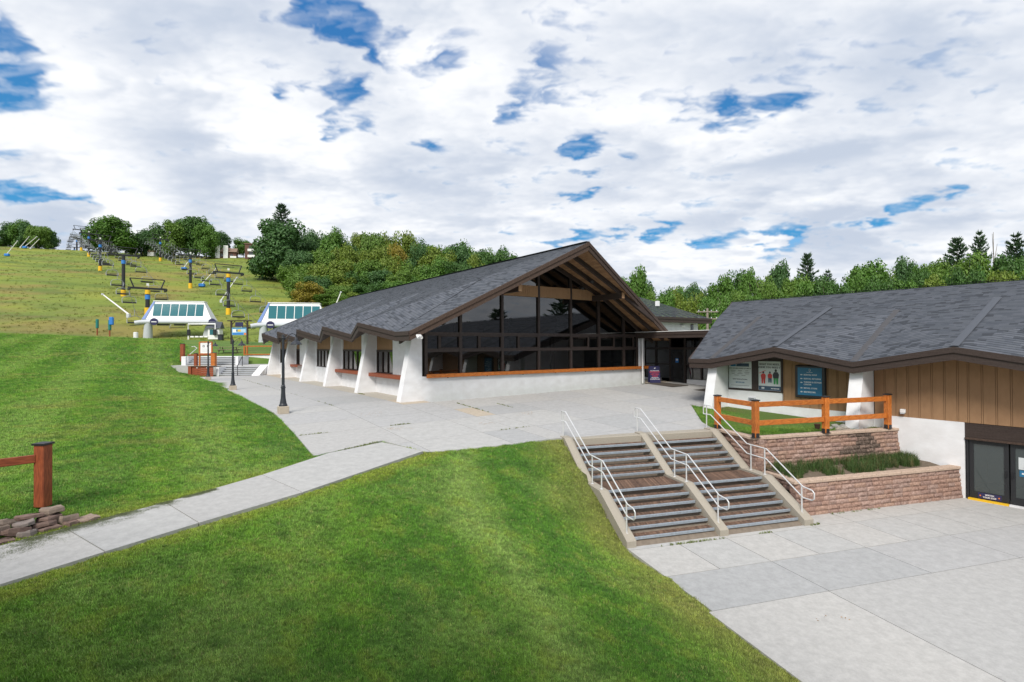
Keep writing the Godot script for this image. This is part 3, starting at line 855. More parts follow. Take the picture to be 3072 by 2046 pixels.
func block_walls() -> void:
	rng.seed = 21
	var meshes := []
	for w in [0.30, 0.42, 0.50]:
		var l := []
		for k in 3: l.append(block_mesh(w - 0.008, 0.142, 0.26, 400 + int(w * 100) + k))
		meshes.append(l)
	var all := func(_x, _z, _y): return true
	var low := thing("retaining_wall", "lower pinkish brown concrete block wall right of the stairs, standing on plaza", "block wall", stair_at, STAIR_TURN, "terraced block walls")
	block_run(low, meshes, Vector2(6.47, -0.72), Vector2(13.75, -0.66), -0.04, 7, 0.15, all)
	block_run(low, meshes, Vector2(6.47, -2.35), Vector2(6.47, -0.72), -0.04, 7, 0.15, func(_x, z, y): return y > 0.1 - z * 0.42)
	coping_run(low, Vector2(6.40, -0.68), Vector2(13.72, -0.62), 1.11, 0.26)
	coping_run(low, Vector2(6.44, -2.3), Vector2(6.44, -0.98), 1.11, 0.26)
	var high := thing("retaining_wall", "upper stepped block wall with dark mossy stain, below the timber fence", "block wall", stair_at, STAIR_TURN, "terraced block walls")
	block_run(high, meshes, Vector2(6.36, -2.42), Vector2(13.15, -2.42), 0.95, 8, 0.15, all, true)
	block_run(high, meshes, Vector2(6.36, -4.75), Vector2(6.36, -2.42), 0.95, 8, 0.15, func(_x, z, y): return y > -0.75 - z * 0.62)
	coping_run(high, Vector2(6.30, -2.38), Vector2(13.15, -2.38), 2.245, 0.28)
	coping_run(high, Vector2(6.30, -4.75), Vector2(6.30, -2.70), 2.245, 0.25)
	# soil of the lower bed
	var bed := structure("planting_bed", stair_at, STAIR_TURN)
	var b := MB.new()
	for i in 24:
		for j in 5:
			var q := []
			for k in [[0, 0], [1, 0], [1, 1], [0, 1]]:
				var x: float = 6.7 + (i + k[0]) * 0.28
				var z: float = -0.95 - (j + k[1]) * 0.33
				q.append(Vector3(x, 1.03 - (z + 0.95) * 0.10 + 0.03 * tone_b.get_noise_2d(x * 9.0, z * 9.0), z))
			b.quad(q[0], q[1], q[2], q[3])
	part(bed, "soil", b, M.dirt)
	var turf := MB.new()
	turf.col = Color(0.11, 0.19, 0.025)
	var out := PackedVector2Array()
	for q in [Vector3(7.95, 0, 11.85), Vector3(8.95, 0, 10.6), Vector3(12.3, 0, 7.65), Vector3(13.5, 0, 8.2), Vector3(13.5, 0, 15.9)]:
		var w := in_frame(lodge_at + q.rotated(Vector3.UP, TURN), stair_at, STAIR_TURN)
		out.append(Vector2(w.x, w.z))
	out.append(Vector2(12.9, -2.62)); out.append(Vector2(6.55, -2.62)); out.append(Vector2(6.55, -4.7))
	turf.slab(out, func(x, z): return bed_y(x, z), 0.3)
	part(bed, "turf", turf, M.lawn)

func bed_y(x: float, z: float) -> float:   # frame of the stairs
	var lo := in_frame(stair_at + Vector3(x, 0, z).rotated(Vector3.UP, STAIR_TURN), lodge_at, TURN)
	return maxf(2.18, terrace_y(lo.x, lo.z) - 0.02)

# ---------------------------------------------------------------- timber fences, stones
func post_with_cap(t: Node3D, at: Vector3, h: float, key: String, brackets: bool, w := 0.19) -> void:
	var p := bpart(t, "post", M[key], at + Vector3(0, h / 2, 0), Vector3(w, h, w), 0.012, turned(rng.randf_range(-0.05, 0.05)))
	var c := MB.new()
	var e := w / 2 + 0.018
	c.hexa([Vector3(-e, 0, e), Vector3(e, 0, e), Vector3(e, 0, -e), Vector3(-e, 0, -e), Vector3(-e, 0.035, e), Vector3(e, 0.035, e), Vector3(e, 0.035, -e), Vector3(-e, 0.035, -e)])
	for k in [[-e, e, e, e], [e, e, e, -e], [e, -e, -e, -e], [-e, -e, -e, e]]: c.tri(Vector3(k[0], 0.035, k[1]), Vector3(k[2], 0.035, k[3]), Vector3(0, 0.06, 0))
	part(p, "post_cap", c, M.black_metal, Vector3(0, h / 2, 0))
	if brackets:
		var b := MB.new()
		for s in [-1, 1]:
			b.box(Vector3(s * (w / 2 + 0.006), 0.08, 0), Vector3(0.012, 0.16, w * 0.7)); b.box(Vector3(0, 0.08, s * (w / 2 + 0.006)), Vector3(w * 0.7, 0.16, 0.012))
			b.box(Vector3(s * (w / 2 + 0.04), 0.006, 0), Vector3(0.08, 0.012, w * 0.7))
		part(p, "bracket", b, M.black_metal, Vector3(0, -h / 2, 0))

func rail_between(t: Node3D, a: Vector3, e: Vector3, key: String, hgt := 0.18, thick := 0.07) -> void:
	var d := e - a
	var bs := Basis(d.normalized(), Vector3.UP, d.normalized().cross(Vector3.UP))
	bs = bs.orthonormalized()
	bpart(t, "rail", M[key], (a + e) / 2, Vector3(d.length(), hgt, thick), 0.008, bs)

func fences() -> void:
	rng.seed = 5
	var t := thing("timber_fence", "orange stained timber fence on top of the upper block wall", "fence", stair_at, STAIR_TURN, "timber fences")
	var spots := [Vector3(6.48, 2.24, -4.6), Vector3(6.42, 2.24, -2.5), Vector3(9.55, 2.24, -2.52), Vector3(12.62, 2.24, -2.56)]
	for k in 4: post_with_cap(t, spots[k], [1.27, 1.29, 1.31, 1.30][k], "orange_v%d" % (k % 3), true)
	for k in 3:
		for y in [1.15, 0.50]:
			var d: Vector3 = (spots[k + 1] - spots[k]).normalized() * 0.1
			rail_between(t, spots[k] + d + Vector3(0, y, 0), spots[k + 1] - d + Vector3(0, y, 0), "orange_h%d" % (rng.randi() % 3))
	var l := thing("timber_fence", "red orange timber fence post with one rail at left edge above stones", "fence", Vector3(-8.9, 2.50, -10.13), 0.0, "timber fences")
	post_with_cap(l, Vector3.ZERO, 1.17, "red_v", false, 0.2)
	rail_between(l, Vector3(-0.07, 0.92, 0.08), Vector3(-1.7, 0.92, 1.95), "red_h", 0.15, 0.06)
	post_with_cap(l, Vector3(-1.75, 0, 2.0), 1.17, "red_v", false, 0.2)
	# dry-laid stones below that post
	var w := thing("stone_wall", "low dry-laid wall of flat brown stones beside the path", "stone wall", Vector3(-8.22, 2.27, -9.4), 0.0)
	var dir := Vector3(0.48, 0, -0.88).normalized()
	for row in 4:
		var s := -1.75 + row * 0.07
		while s < 0.6 - row * 0.16:
			var len := rng.randf_range(0.17, 0.46)
			var hh := rng.randf_range(0.06, 0.11)
			var deep := rng.randf_range(0.22, 0.36)
			var b := MB.new()
			var f := noise(900 + row * 31 + int(s * 50.0), 2.4, 3)
			var at := func(i: int, j: int) -> Vector3:   # a flat slab with a broken outline
				var ph := TAU * i / 9.0
				var rr: float = 0.5 / maxf(absf(cos(ph)), absf(sin(ph))) * (0.86 + 0.34 * f.get_noise_2d(cos(ph) * 2.0, sin(ph) * 2.0))
				if j == 0 or j == 3: rr *= 0.9
				var yy: float = [0.0, 0.22, 0.8, 1.0][j] * hh + 0.05 * f.get_noise_2d(ph * 3.0, j * 2.0)
				return Vector3(cos(ph) * rr * len, yy, sin(ph) * rr * deep)
			for j in 3:
				for i in 9: b.quad(at.call(i + 1, j), at.call(i, j), at.call(i, j + 1), at.call(i + 1, j + 1))
			for i in 9: b.tri(Vector3(0, hh, 0), at.call(i + 1, 3), at.call(i, 3))
			var bs := Basis(Vector3.UP, atan2(-dir.z, dir.x) + rng.randf_range(-0.25, 0.25)) * Basis(Vector3.RIGHT, rng.randf_range(-0.1, 0.1)) * Basis(Vector3.BACK, rng.randf_range(-0.1, 0.1))
			part(w, "stone", b, M["fieldstone%d" % (rng.randi() % 4)], dir * (s + len / 2) + Vector3(0, row * 0.083 - 0.01, 0) + Vector3(-0.07 * row + rng.randf_range(-0.04, 0.04), 0, -0.03 * row), bs)
			s += len * 0.97
	# loose things on the upper bed
	var bk := thing("plant_pot", "small dark brown plant pot on the grass behind the fence", "plant pot", stair_at + Vector3(10.2, 2.2, -3.5).rotated(Vector3.UP, STAIR_TURN))
	var pb := MB.new()
	pb.lathe([[0.0, 0.0], [0.075, 0.0], [0.11, 0.17], [0.12, 0.17], [0.12, 0.2], [0.10, 0.2], [0.095, 0.12], [0.0, 0.12]], 14)
	part(bk, "pot", pb, M.terracotta)
	for k in 6:
		var r := thing("rock", ["flat yellowish rock at the foot of the white pillar", "pale rock leaning on the white pillar foot", "largest grey rock in the heap by the pillar", "small grey rock left of the rock heap", "low rock right of the heap beside block wall", "rounded rock behind the heap near the shop wall"][k], "rock", stair_at + Vector3([10.95, 11.2, 11.5, 10.8, 11.85, 11.35][k], 2.17, [-3.0, -3.5, -3.35, -3.5, -3.1, -3.75][k]).rotated(Vector3.UP, STAIR_TURN), rng.randf() * 3.0, "rocks by the pillar")
		part(r, "stone", rock_mesh(70 + k, [0.34, 0.2, 0.26, 0.15, 0.18, 0.2][k], [0.3, 0.6, 0.7, 0.7, 0.5, 0.7][k]), M.sandslab0 if k == 0 else M.rock)

func rock_mesh(sd: int, r: float, flat: float) -> ArrayMesh:
	var f := noise(sd, 1.1, 3)
	var b := MB.new()
	var at := func(i: int, j: int) -> Vector3:
		var th := PI * j / 8.0
		var ph := TAU * i / 12.0
		var d := Vector3(sin(th) * cos(ph), cos(th), sin(th) * sin(ph))
		return d * r * (1.0 + 0.55 * f.get_noise_3dv(d)) * Vector3(1, flat, 0.8)
	for j in 8:
		for i in 12: b.quad(at.call(i, j + 1), at.call(i, j), at.call(i + 1, j), at.call(i + 1, j + 1))
	return b.done()

# ---------------------------------------------------------------- roofs
func lodge_profile(s: float) -> float:   # valley line and the main slope above it
	return 6.289 + 0.5943 * s if s < 4.73 else 10.95 - 0.42 * (9.14 - s)

func lodge_front(s: float) -> float:
	return 1.53 + (s + 0.2) / 9.34 * 2.05

func lodge_back(s: float) -> float:
	return 33.2 + (s + 0.2) / 9.34 * 1.2

func lodge_roof(s: float, t: float) -> float:
	if t < 0.0: return lerpf(lodge_profile(s), 6.17 + (s + 0.2) / 9.34 * 4.78, clampf(-t / lodge_front(s), 0, 1))
	if t > 32.0: return lodge_profile(s)
	var u := absf(fposmod(t + 3.2, 6.4) - 3.2) / 3.2
	if s < 4.73 - 5.65 * u: return 6.289 + 0.5943 * s + 0.978 * u
	return 10.95 - 0.42 * (9.14 - s)

func lodge_eave(t: float) -> float:
	if t < 0.0 or t > 32.0: return -0.2
	return -0.2 - 0.72 * absf(fposmod(t + 3.2, 6.4) - 3.2) / 3.2

func shop_roof(x: float, t: float) -> float:   # x from the wall inwards, eave at -1.2
	var r := x + 1.2
	var u := absf(fposmod(t - 3.12 + 3.14, 6.28) - 3.14) / 3.14
	if t > 9.4: u = 0.0
	if r < 4.4 * (1.0 - u): return 4.77 + 0.497 * r + 0.59 * u + (0.0 if r >= 0.0 else 0.0)
	return 5.36 + 0.362 * r

func shop_end(x: float) -> float:
	return 10.62 + (x + 1.2) / 7.75 * 2.45

var greys := [Color(0.108, 0.120, 0.145), Color(0.098, 0.109, 0.131), Color(0.124, 0.137, 0.162), Color(0.090, 0.101, 0.122), Color(0.116, 0.127, 0.150), Color(0.056, 0.064, 0.080)]

func shingle_piece(b: MB, x0: float, x1: float, z0: float, z1: float, top: Callable) -> void:
	# x0 is the lower edge; a thick butt there, a thin one above
	var a := Vector3(x0, top.call(x0 + 0.002, (z0 + z1) / 2) , z0)
	var c := Vector3(x0, a.y, z1)
	var hi: float = top.call(x1, (z0 + z1) / 2)
	a.y = top.call(x0 + 0.002, z0) + 0.034; c.y = top.call(x0 + 0.002, z1) + 0.034
	var e := Vector3(x1, top.call(x1, z1) + 0.012, z1)
	var f := Vector3(x1, top.call(x1, z0) + 0.012, z0)
	b.quad(a, c, e, f)
	var dn := Vector3(0, -0.03, 0)
	b.quad(a + dn, c + dn, c, a)

func shingles(parent: Node3D, top: Callable, xa: float, xb: float, course: float, lo_z: Callable, hi_z: Callable, eave: Callable, near: Vector3, tab: float) -> void:
	# top(x, z); the pieces nearest to the viewer are parts, the others one joined part
	var list := []
	var x := xa
	var n := 0
	while x < xb:
		var x1 := minf(x + course * 1.12, xb)
		var z: float = lo_z.call(x) + rng.randf_range(0.0, tab) - tab
		var zmin: float = lo_z.call(x)
		var zmax: float = hi_z.call(x)
		while z < zmax:
			var w := tab * rng.randf_range(0.55, 1.25)
			var q0 := maxf(z, zmin)
			var q1 := minf(z + w, zmax)
			if q1 - q0 > 0.03:
				var mid := (q0 + q1) / 2
				if x + course * 0.6 > eave.call(mid): list.append([Vector2(x, mid).distance_squared_to(Vector2(near.x, near.z)), maxf(x, eave.call(mid) - 0.03), x1, q0, q1, rng.randi() % 6])
			z += w
		x += course
		n += 1
	list.sort_custom(func(a, b): return a[0] < b[0])
	var rest := MB.new()
	for k in list.size():
		var q: Array = list[k]
		var b := rest if k >= 300 else MB.new()
		b.col = greys[q[5]]
		shingle_piece(b, q[1], q[2], q[3], q[4], top)
		if k < 300: part(parent, "shingle", b, M.shingle)
	var o := part(parent, "shingle_field", rest, M.shingle)
	o.set_meta("kind", "stuff")

func strip_on_roof(parent: Node3D, called: String, m: Material, a: Vector3, e: Vector3, wide: float) -> void:   # flashing laid on a fold line
	var b := MB.new()
	var side := (e - a).cross(Vector3.UP).normalized() * wide / 2
	var up := Vector3(0, 0.052, 0)
	var n := 14
	for k in n:
		var p := a.lerp(e, float(k) / n)
		var q := a.lerp(e, float(k + 1) / n)
		b.quad(p - side + up, q - side + up, q + up * 1.15, p + up * 1.15); b.quad(p + up * 1.15, q + up * 1.15, q + side + up, p + side + up)
	part(parent, called, b, m)

func fascia(parent: Node3D, a: Vector3, e: Vector3, out: Vector3, key: String, big := 1.0) -> void:
	var d := e - a
	for k in 2:
		var y0: float = [-0.17, -0.42][k] * big
		var y1: float = [0.03, -0.172][k] * big
		var o0 := out * -0.06
		var o1: Vector3 = out * [0.075, 0.03][k]
		var b := MB.new()
		var dn := Vector3(0, y0, 0)
		var up := Vector3(0, y1, 0)
		b.hexa([a + o1 + dn, e + o1 + dn, e + o0 + dn, a + o0 + dn, a + o1 + up, e + o1 + up, e + o0 + up, a + o0 + up])
		part(parent, "fascia_board", b, M[key])

func roof_deck(parent: Node3D, xs: Array, rows: Array, top: Callable, drop: float, m: Material, called: String) -> void:   # rows: callables x -> z
	var b := MB.new()
	for i in xs.size() - 1:
		for j in rows.size() - 1:
			var p := []
			for k in [[0, 0], [1, 0], [1, 1], [0, 1]]:
				var x: float = xs[i + k[0]]
				var z: float = rows[j + k[1]].call(x)
				p.append(Vector3(x, top.call(x, z) - drop, z))
			b.quad(p[0], p[1], p[2], p[3])
	part(parent, called, b, m)

# ---------------------------------------------------------------- the lodge
func gable_y(s: float) -> float:   # underside of the roof above the front glazing
	return lodge_profile(9.14 - absf(9.14 - s)) - 0.42

func clipped_pane(x0: float, x1: float, y0: float, y1: float) -> PackedVector2Array:
	var g := PackedVector2Array([Vector2(1.2, 3.0), Vector2(17.08, 3.0), Vector2(17.08, gable_y(17.08)), Vector2(13.55, gable_y(13.55)), Vector2(9.14, gable_y(9.14)), Vector2(4.73, gable_y(4.73)), Vector2(1.2, gable_y(1.2))])
	var c := Geometry2D.intersect_polygons(rect2(x0, x1, y0, y1), g)
	return c[0] if c.size() else PackedVector2Array()

func pane(parent: Node3D, p: PackedVector2Array, z: float, m: Material) -> void:
	if p.size() < 3: return
	var b := MB.new()
	var q := PackedVector3Array()
	for v in p: q.append(Vector3(v.x, v.y, z))
	b.poly(q)
	part(parent, "pane", b, m)

func lodge() -> void:
	rng.seed = 31
	var t := thing("ski_lodge", "long white ski lodge with dark shingled roof and glazed gable front", "lodge", lodge_at, TURN)
	# fins of the long side
	for k in 6:
		var b := MB.new()
		var top := lodge_profile(0.78) - 0.37
		var p := PackedVector2Array([Vector2(0.0, 2.5), Vector2(1.17, 2.5), Vector2(1.17, lodge_profile(1.17) - 0.37), Vector2(0.76, top), Vector2(0.70, top - 0.1), Vector2(0.03, 2.86)])
		b.ext(p, -6.4 * k - (0.5 if k == 0 else 0.25), -6.4 * k + (0.0 if k == 0 else 0.25), func(x, y, z): return Vector3(x, y, z))
		part(t, "fin", b, M.stucco)
	# bays between the fins: [first and last metre of the window, counter board]
	var bays := [[3.64, 6.12, true], [2.2, 5.9, true], [2.3, 5.9, false], [4.7, 5.95, true], [2.4, 5.9, false]]
	for k in 5:
		var z0: float = -6.4 * k - (0.5 if k == 0 else 0.25)
		var z1: float = -6.4 * (k + 1) + 0.25
		var w0: float = -6.4 * k - bays[k][0]
		var w1: float = -6.4 * k - bays[k][1]
		bpart(t, "wall", M.stucco, Vector3(1.25, 3.22, (z0 + z1) / 2), Vector3(0.2, 1.46, z0 - z1))
		for q in [[z0, w0], [w1, z1]]:
			var b := MB.new()
			var n := 6
			for i in n:   # piers reach the folded roof
				var za := lerpf(q[0], q[1], float(i) / n)
				var zb := lerpf(q[0], q[1], float(i + 1) / n)
				var ya := lodge_roof(1.2, -za) - 0.36
				var yb := lodge_roof(1.2, -zb) - 0.36
				b.quad(Vector3(1.15, 3.95, zb), Vector3(1.15, 3.95, za), Vector3(1.15, ya, za), Vector3(1.15, yb, zb)); b.quad(Vector3(1.35, 3.95, za), Vector3(1.35, 3.95, zb), Vector3(1.35, yb, zb), Vector3(1.35, ya, za))
			for zz in [q[0], q[1]]:
				var yt := lodge_roof(1.2, -zz) - 0.36
				b.quad(Vector3(1.15, 3.95, zz), Vector3(1.35, 3.95, zz), Vector3(1.35, yt, zz), Vector3(1.15, yt, zz))
			part(t, "pier", b, M.stucco)
		var z := w0
		while z > w1 + 0.02:
			var zn := maxf(z - 0.155, w1)
			var y1 := lodge_roof(1.2, -(z + zn) / 2) - 0.36
			bpart(t, "siding_board", M["siding%d" % (rng.randi() % 4)], Vector3(1.235, (5.30 + y1) / 2, (z + zn) / 2), Vector3(0.06, y1 - 5.30, z - zn - 0.012))
			z = zn
		bpart(t, "lintel", M.dark_frame, Vector3(1.24, 5.24, (w0 + w1) / 2), Vector3(0.13, 0.118, w0 - w1))
		var win := part(t, "window", null, null, Vector3(1.24, 0, 0))
		var n := 3 if w0 - w1 < 3.0 else 4
		for i in n + 1:
			var zz := lerpf(w0 - 0.04, w1 + 0.04, float(i) / n)
			bpart(win, "mullion", M.dark_frame, Vector3(0, 4.585, zz), Vector3(0.11, 1.19, 0.085))
		for y in [3.975, 4.01]:
			if y < 4.0: bpart(win, "sill", M.dark_frame, Vector3(-0.02, 3.972, (w0 + w1) / 2), Vector3(0.16, 0.036, w0 - w1))
		for i in n:
			var za := lerpf(w0 - 0.04, w1 + 0.04, float(i) / n) - 0.0435
			var zb := lerpf(w0 - 0.04, w1 + 0.04, float(i + 1) / n) + 0.0435
			var b := MB.new()
			b.quad(Vector3(0, 3.99, zb), Vector3(0, 3.99, za), Vector3(0, 5.18, za), Vector3(0, 5.18, zb))
			part(win, "pane", b, M.glass)
		if bays[k][2]:
			var e0: float = z0 if k < 3 else (z0 + z1) / 2 - 0.6
			bpart(t, "counter_board", M.red_h, Vector3(0.72, 3.86, (e0 + z1) / 2 + 0.02), Vector3(0.05, 0.2, e0 - z1 + 0.04), 0.006)
			bpart(t, "counter_top", M.red_h, Vector3(0.93, 3.94, (e0 + z1) / 2), Vector3(0.36, 0.04, e0 - z1), 0.004)
	# front: base wall, counter, glazing
	bpart(t, "wall", M.stucco, Vector3(9.42, 3.2, -0.16), Vector3(16.5, 1.3, 0.3))
	bpart(t, "wall_lip", M.stucco_lip, Vector3(9.42, 3.915, -0.145), Vector3(16.5, 0.126, 0.31), 0.004)
	bpart(t, "wall", M.stucco, Vector3(17.37, 5.0, -0.16), Vector3(0.6, 2.0, 0.3))
	bpart(t, "sill", M.dark_frame, Vector3(9.3, 4.012, -0.08), Vector3(16.0, 0.06, 0.22))
	var bx := [1.38, 5.4, 9.6, 13.8, 18.1]
	for k in 4: bpart(t, "counter_board", M["orange_h%d" % [2, 0, 2, 0][k]], Vector3((bx[k] + bx[k + 1]) / 2, 3.995, 0.10), Vector3(bx[k + 1] - bx[k] - 0.01, 0.19, 0.09), 0.008)
	for x in [2.6, 5.0, 7.4, 9.8, 12.2, 14.6, 16.8]: bpart(t, "bracket", M.black_metal, Vector3(x, 3.93, 0.03), Vector3(0.06, 0.12, 0.05))
	var ms := [1.40, 3.397, 6.04, 8.6, 11.08, 13.43, 15.7, 16.98]
	for k in ms.size():
		var x: float = ms[k]
		bpart(t, "mullion", M.dark_frame, Vector3(x, (4.042 + gable_y(x)) / 2, -0.09), Vector3(0.15 if k < 7 else 0.12, gable_y(x) - 4.042, 0.2))
	for k in ms.size() - 1:
		var x0: float = ms[k] + 0.0755
		var x1: float = ms[k + 1] - (0.0755 if k < 6 else 0.0605)
		for r in [[5.20, 5.37], [6.03, 6.21]]:
			bpart(t, "transom", M.dark_frame, Vector3((x0 + x1) / 2, (r[0] + r[1]) / 2, -0.085), Vector3(x1 - x0, r[1] - r[0], 0.17))
		pane(t, clipped_pane(x0, x1, 4.045, 5.2), -0.09, M.glass)
		pane(t, clipped_pane(x0, x1, 6.21, 8.29), -0.09, M.glass)
		pane(t, clipped_pane(x0, x1, 8.95, 10.6), -0.09, M.glass)
		# middle row: a fixed light and a sash with its own frame
		var cut: float = x0 + (x1 - x0) * [0.36, 0.42, 0.42, 1.0, 0.62, 0.60, 0.72][k]
		if cut < x1 - 0.1:
			bpart(t, "mullion", M.dark_frame, Vector3(cut, 5.70, -0.085), Vector3(0.09, 0.656, 0.16))
			pane(t, rect2(x0, cut - 0.045, 5.37, 6.03), -0.09, M.glass)
			var s0 := cut + 0.045 if k < 4 else x0
			var s1 := x1 if k < 4 else cut - 0.045
			var sash := part(t, "sash", null, null)
			for q in [[s0, s1, 5.372, 5.42], [s0, s1, 5.985, 6.028], [s0, s0 + 0.045, 5.42, 5.985], [s1 - 0.045, s1, 5.42, 5.985]]:
				bpart(sash, "frame", M.brown_trim, Vector3((q[0] + q[1]) / 2, (q[2] + q[3]) / 2, -0.02), Vector3(q[1] - q[0], q[3] - q[2], 0.05))
			pane(t, rect2(cut + 0.045, x1, 5.37, 6.03), -0.092, M.glass)
		else: pane(t, rect2(x0, x1, 5.37, 6.03), -0.09, M.glass)
	# tan band of narrow boards across the gable
	for k in ms.size() - 1:
		var x: float = maxf(ms[k] + 0.076, 4.0)
		var xe: float = minf(ms[k + 1] - 0.076, 14.28)
		while x < xe - 0.03:
			var xn := minf(x + 0.15, xe)
			var y1 := minf(8.94, gable_y((x + xn) / 2))
			if y1 > 8.34: bpart(t, "band_board", M["siding%d" % (rng.randi() % 4)], Vector3((x + xn) / 2, (8.30 + y1) / 2, -0.05), Vector3(xn - x - 0.008, y1 - 8.30, 0.14))
			x = xn
	# roof
	var roof := part(t, "roof", null, null)
	var top_l := func(x, z): return lodge_roof(x, -z)
	var top_r := func(x, z): return lodge_roof(18.28 - x, 0.0 if z < 0 else -z)
	var lo_z := func(x): return -lodge_back(x)
	var hi_z := func(x): return lodge_front(x)
	rng.seed = 32
	shingles(roof, top_l, -0.92, 9.12, 0.135, lo_z, hi_z, func(z): return lodge_eave(-z), Vector3(-2, 0, 3), 0.30)
	shingles_plain(roof, top_r, 9.16, 18.48)
	var rows := []
	rows.append(func(x): return lodge_front(x))
	rows.append(func(x): return lodge_front(x) * 0.5)
	for k in 41: rows.append(func(_x): return -0.8 * k)
	rows.append(func(x): return -lodge_back(x))
	var xs := []
	for k in 17: xs.append(lerpf(-0.2, 9.14, k / 16.0))
	roof_deck(roof, xs, rows, top_l, 0.03, M.ridge_cap, "deck")
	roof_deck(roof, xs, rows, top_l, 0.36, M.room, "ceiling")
	var xr := []
	for k in 9: xr.append(lerpf(9.14, 18.48, k / 8.0))
	var rows_r := [func(x): return lodge_front(18.28 - x), func(_x): return 0.0, func(_x): return -16.0, func(x): return -lodge_back(18.28 - x)]
	roof_deck(roof, xr, rows_r, top_r, 0.03, M.ridge_cap, "deck")
	roof_deck(roof, xr, rows_r, top_r, 0.36, M.room, "ceiling")
	# eave lobes between the straight deck edge and the folded eave
	var eave_pts := []
	for k in 11: eave_pts.append(3.2 * k)
	for k in 10:
		var ta: float = eave_pts[k]
		var tb: float = eave_pts[k + 1]
		var a := Vector3(lodge_eave(ta), lodge_roof(lodge_eave(ta), ta), -ta)
		var e := Vector3(lodge_eave(tb), lodge_roof(lodge_eave(tb), tb), -tb)
		fascia(roof, e, a, (e - a).cross(Vector3.UP).normalized() * -1.0, "brown_trim")
		var b := MB.new()
		var ia := Vector3(0.0, lodge_roof(0.0, ta), -ta)
		var ie := Vector3(0.0, lodge_roof(0.0, tb), -tb)
		for dy in [-0.03, -0.36]: b.quad(a + Vector3(0, dy, 0), ia + Vector3(0, dy, 0), ie + Vector3(0, dy, 0), e + Vector3(0, dy, 0))
		part(roof, "eave", b, M.brown_trim)
	var c0 := Vector3(-0.2, 6.17, lodge_front(-0.2))
	var apex := Vector3(9.14, 10.95, lodge_front(9.14))
	var c1 := Vector3(18.48, 6.17, lodge_front(-0.2))
	var v0 := Vector3(-0.2, 6.17, 0)
	fascia(roof, v0, c0, Vector3(-1, 0, 0), "brown_trim")
	for q in [[c0, apex], [apex, c1]]:
		fascia(roof, q[0], q[1], Vector3(0, 0, 1), "weathered_trim", 1.0)
	strip_on_roof(roof, "ridge_cap", M.ridge_cap, apex + Vector3(0, 0.01, 0), Vector3(9.14, 10.96, -lodge_back(9.14)), 0.34)
	for k in 6: strip_on_roof(roof, "valley_strip", M.ridge_cap, Vector3(-0.2, 6.175, -6.4 * k), Vector3(4.73, 9.105, -6.4 * k), 0.10)
	for k in 5: strip_on_roof(roof, "hip_strip", M.ridge_cap, Vector3(-0.92, 6.725, -3.2 - 6.4 * k), Vector3(5.2, 9.30, -3.2 - 6.4 * k), 0.12)
	# boarded underside of the front overhang, rafters and outriggers
	for k in 62:
		var sa := 9.14 + 0.15 * k
		for side in [1, -1]:
			var x0: float = 9.14 + side * (0.15 * k)
			var x1: float = 9.14 + side * (0.15 * (k + 1) - 0.008)
			var pts := []
			for dy in [0.0, 0.025]:
				for q in [[x0, 1], [x1, 1], [x1, 0], [x0, 0]]:
					var f := 9.14 - absf(9.14 - q[0])
					var zz: float = (lodge_front(f) - 0.06) * q[1] + 0.02 * (1 - q[1])
					pts.append(Vector3(q[0], lodge_roof(f, -zz) - 0.405 + dy, zz))
			var b := MB.new()
			b.hexa(pts)
			part(roof, "soffit_board", b, M["soffit%d" % (rng.randi() % 2)])
	for side in [1, -1]:
		for q in [[0.10, 0.0, 9.2], [1.25, 0.0, 8.9], [2.35, 0.0, 6.6]].slice(0, 3 if side == 1 else 1):
			var b := MB.new()
			var n := 10
			for i in n:
				var pts := []
				for dy in [-0.64, -0.41]:
					for w in [[i, 0.09], [i + 1, 0.09], [i + 1, -0.09], [i, -0.09]]:
						var f: float = 9.14 - lerpf(q[1], q[2], float(w[0]) / n)
						pts.append(Vector3(9.14 + side * (9.14 - f), lodge_roof(f, -q[0]) + dy, q[0] + w[1]))
				b.hexa(pts)
			part(roof, "rafter", b, M.brown_trim)
		var ox: float = 9.14 + side * 3.75
		bpart(roof, "outrigger", M.brown_trim, Vector3(ox, 8.42, 1.27), Vector3(0.2, 0.34, 2.5))
		bpart(roof, "outrigger_end", M.siding2, Vector3(ox, 8.42, 2.54), Vector3(0.2, 0.34, 0.03))
	# inside
	var room := part(t, "interior", null, null)
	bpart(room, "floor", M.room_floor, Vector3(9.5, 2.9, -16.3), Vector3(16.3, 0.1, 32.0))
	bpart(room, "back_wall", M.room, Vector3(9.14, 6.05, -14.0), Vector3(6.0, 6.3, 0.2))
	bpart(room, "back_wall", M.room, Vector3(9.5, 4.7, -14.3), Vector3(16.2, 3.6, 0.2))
	bpart(room, "side_wall", M.stucco, Vector3(17.6, 4.8, -17.0), Vector3(0.2, 4.0, 33.4))
	bpart(room, "end_wall", M.stucco, Vector3(9.4, 4.6, -32.3), Vector3(16.3, 3.6, 0.2))
	for k in 4: bpart(room, "balcony_board", M.room_wood, Vector3(10.2, 6.40 + 0.27 * k, -4.0 - 0.04 * k), Vector3(10.0, 0.19, 0.05), 0.0, Basis(Vector3.RIGHT, -0.12))
	for k in 6: bpart(room, "balcony_post", M.dark_frame, Vector3(5.4 + 1.95 * k, 6.75, -3.93), Vector3(0.09, 1.3, 0.1), 0.0, Basis(Vector3.BACK, -0.12))
	bpart(room, "balcony_floor", M.room_wood, Vector3(10.2, 6.12, -5.5), Vector3(10.2, 0.28, 3.0))
	for k in 4: bpart(room, "table", M.room_wood, Vector3(3.6 + 3.4 * k, 3.7, -3.6 - (k % 2) * 2.2), Vector3(2.2, 0.06, 0.8))
	for k in 3: bpart(room, "column", M.room_wood, Vector3(6.6 + 3.8 * k, 4.8, -5.6), Vector3(0.25, 3.7, 0.25))
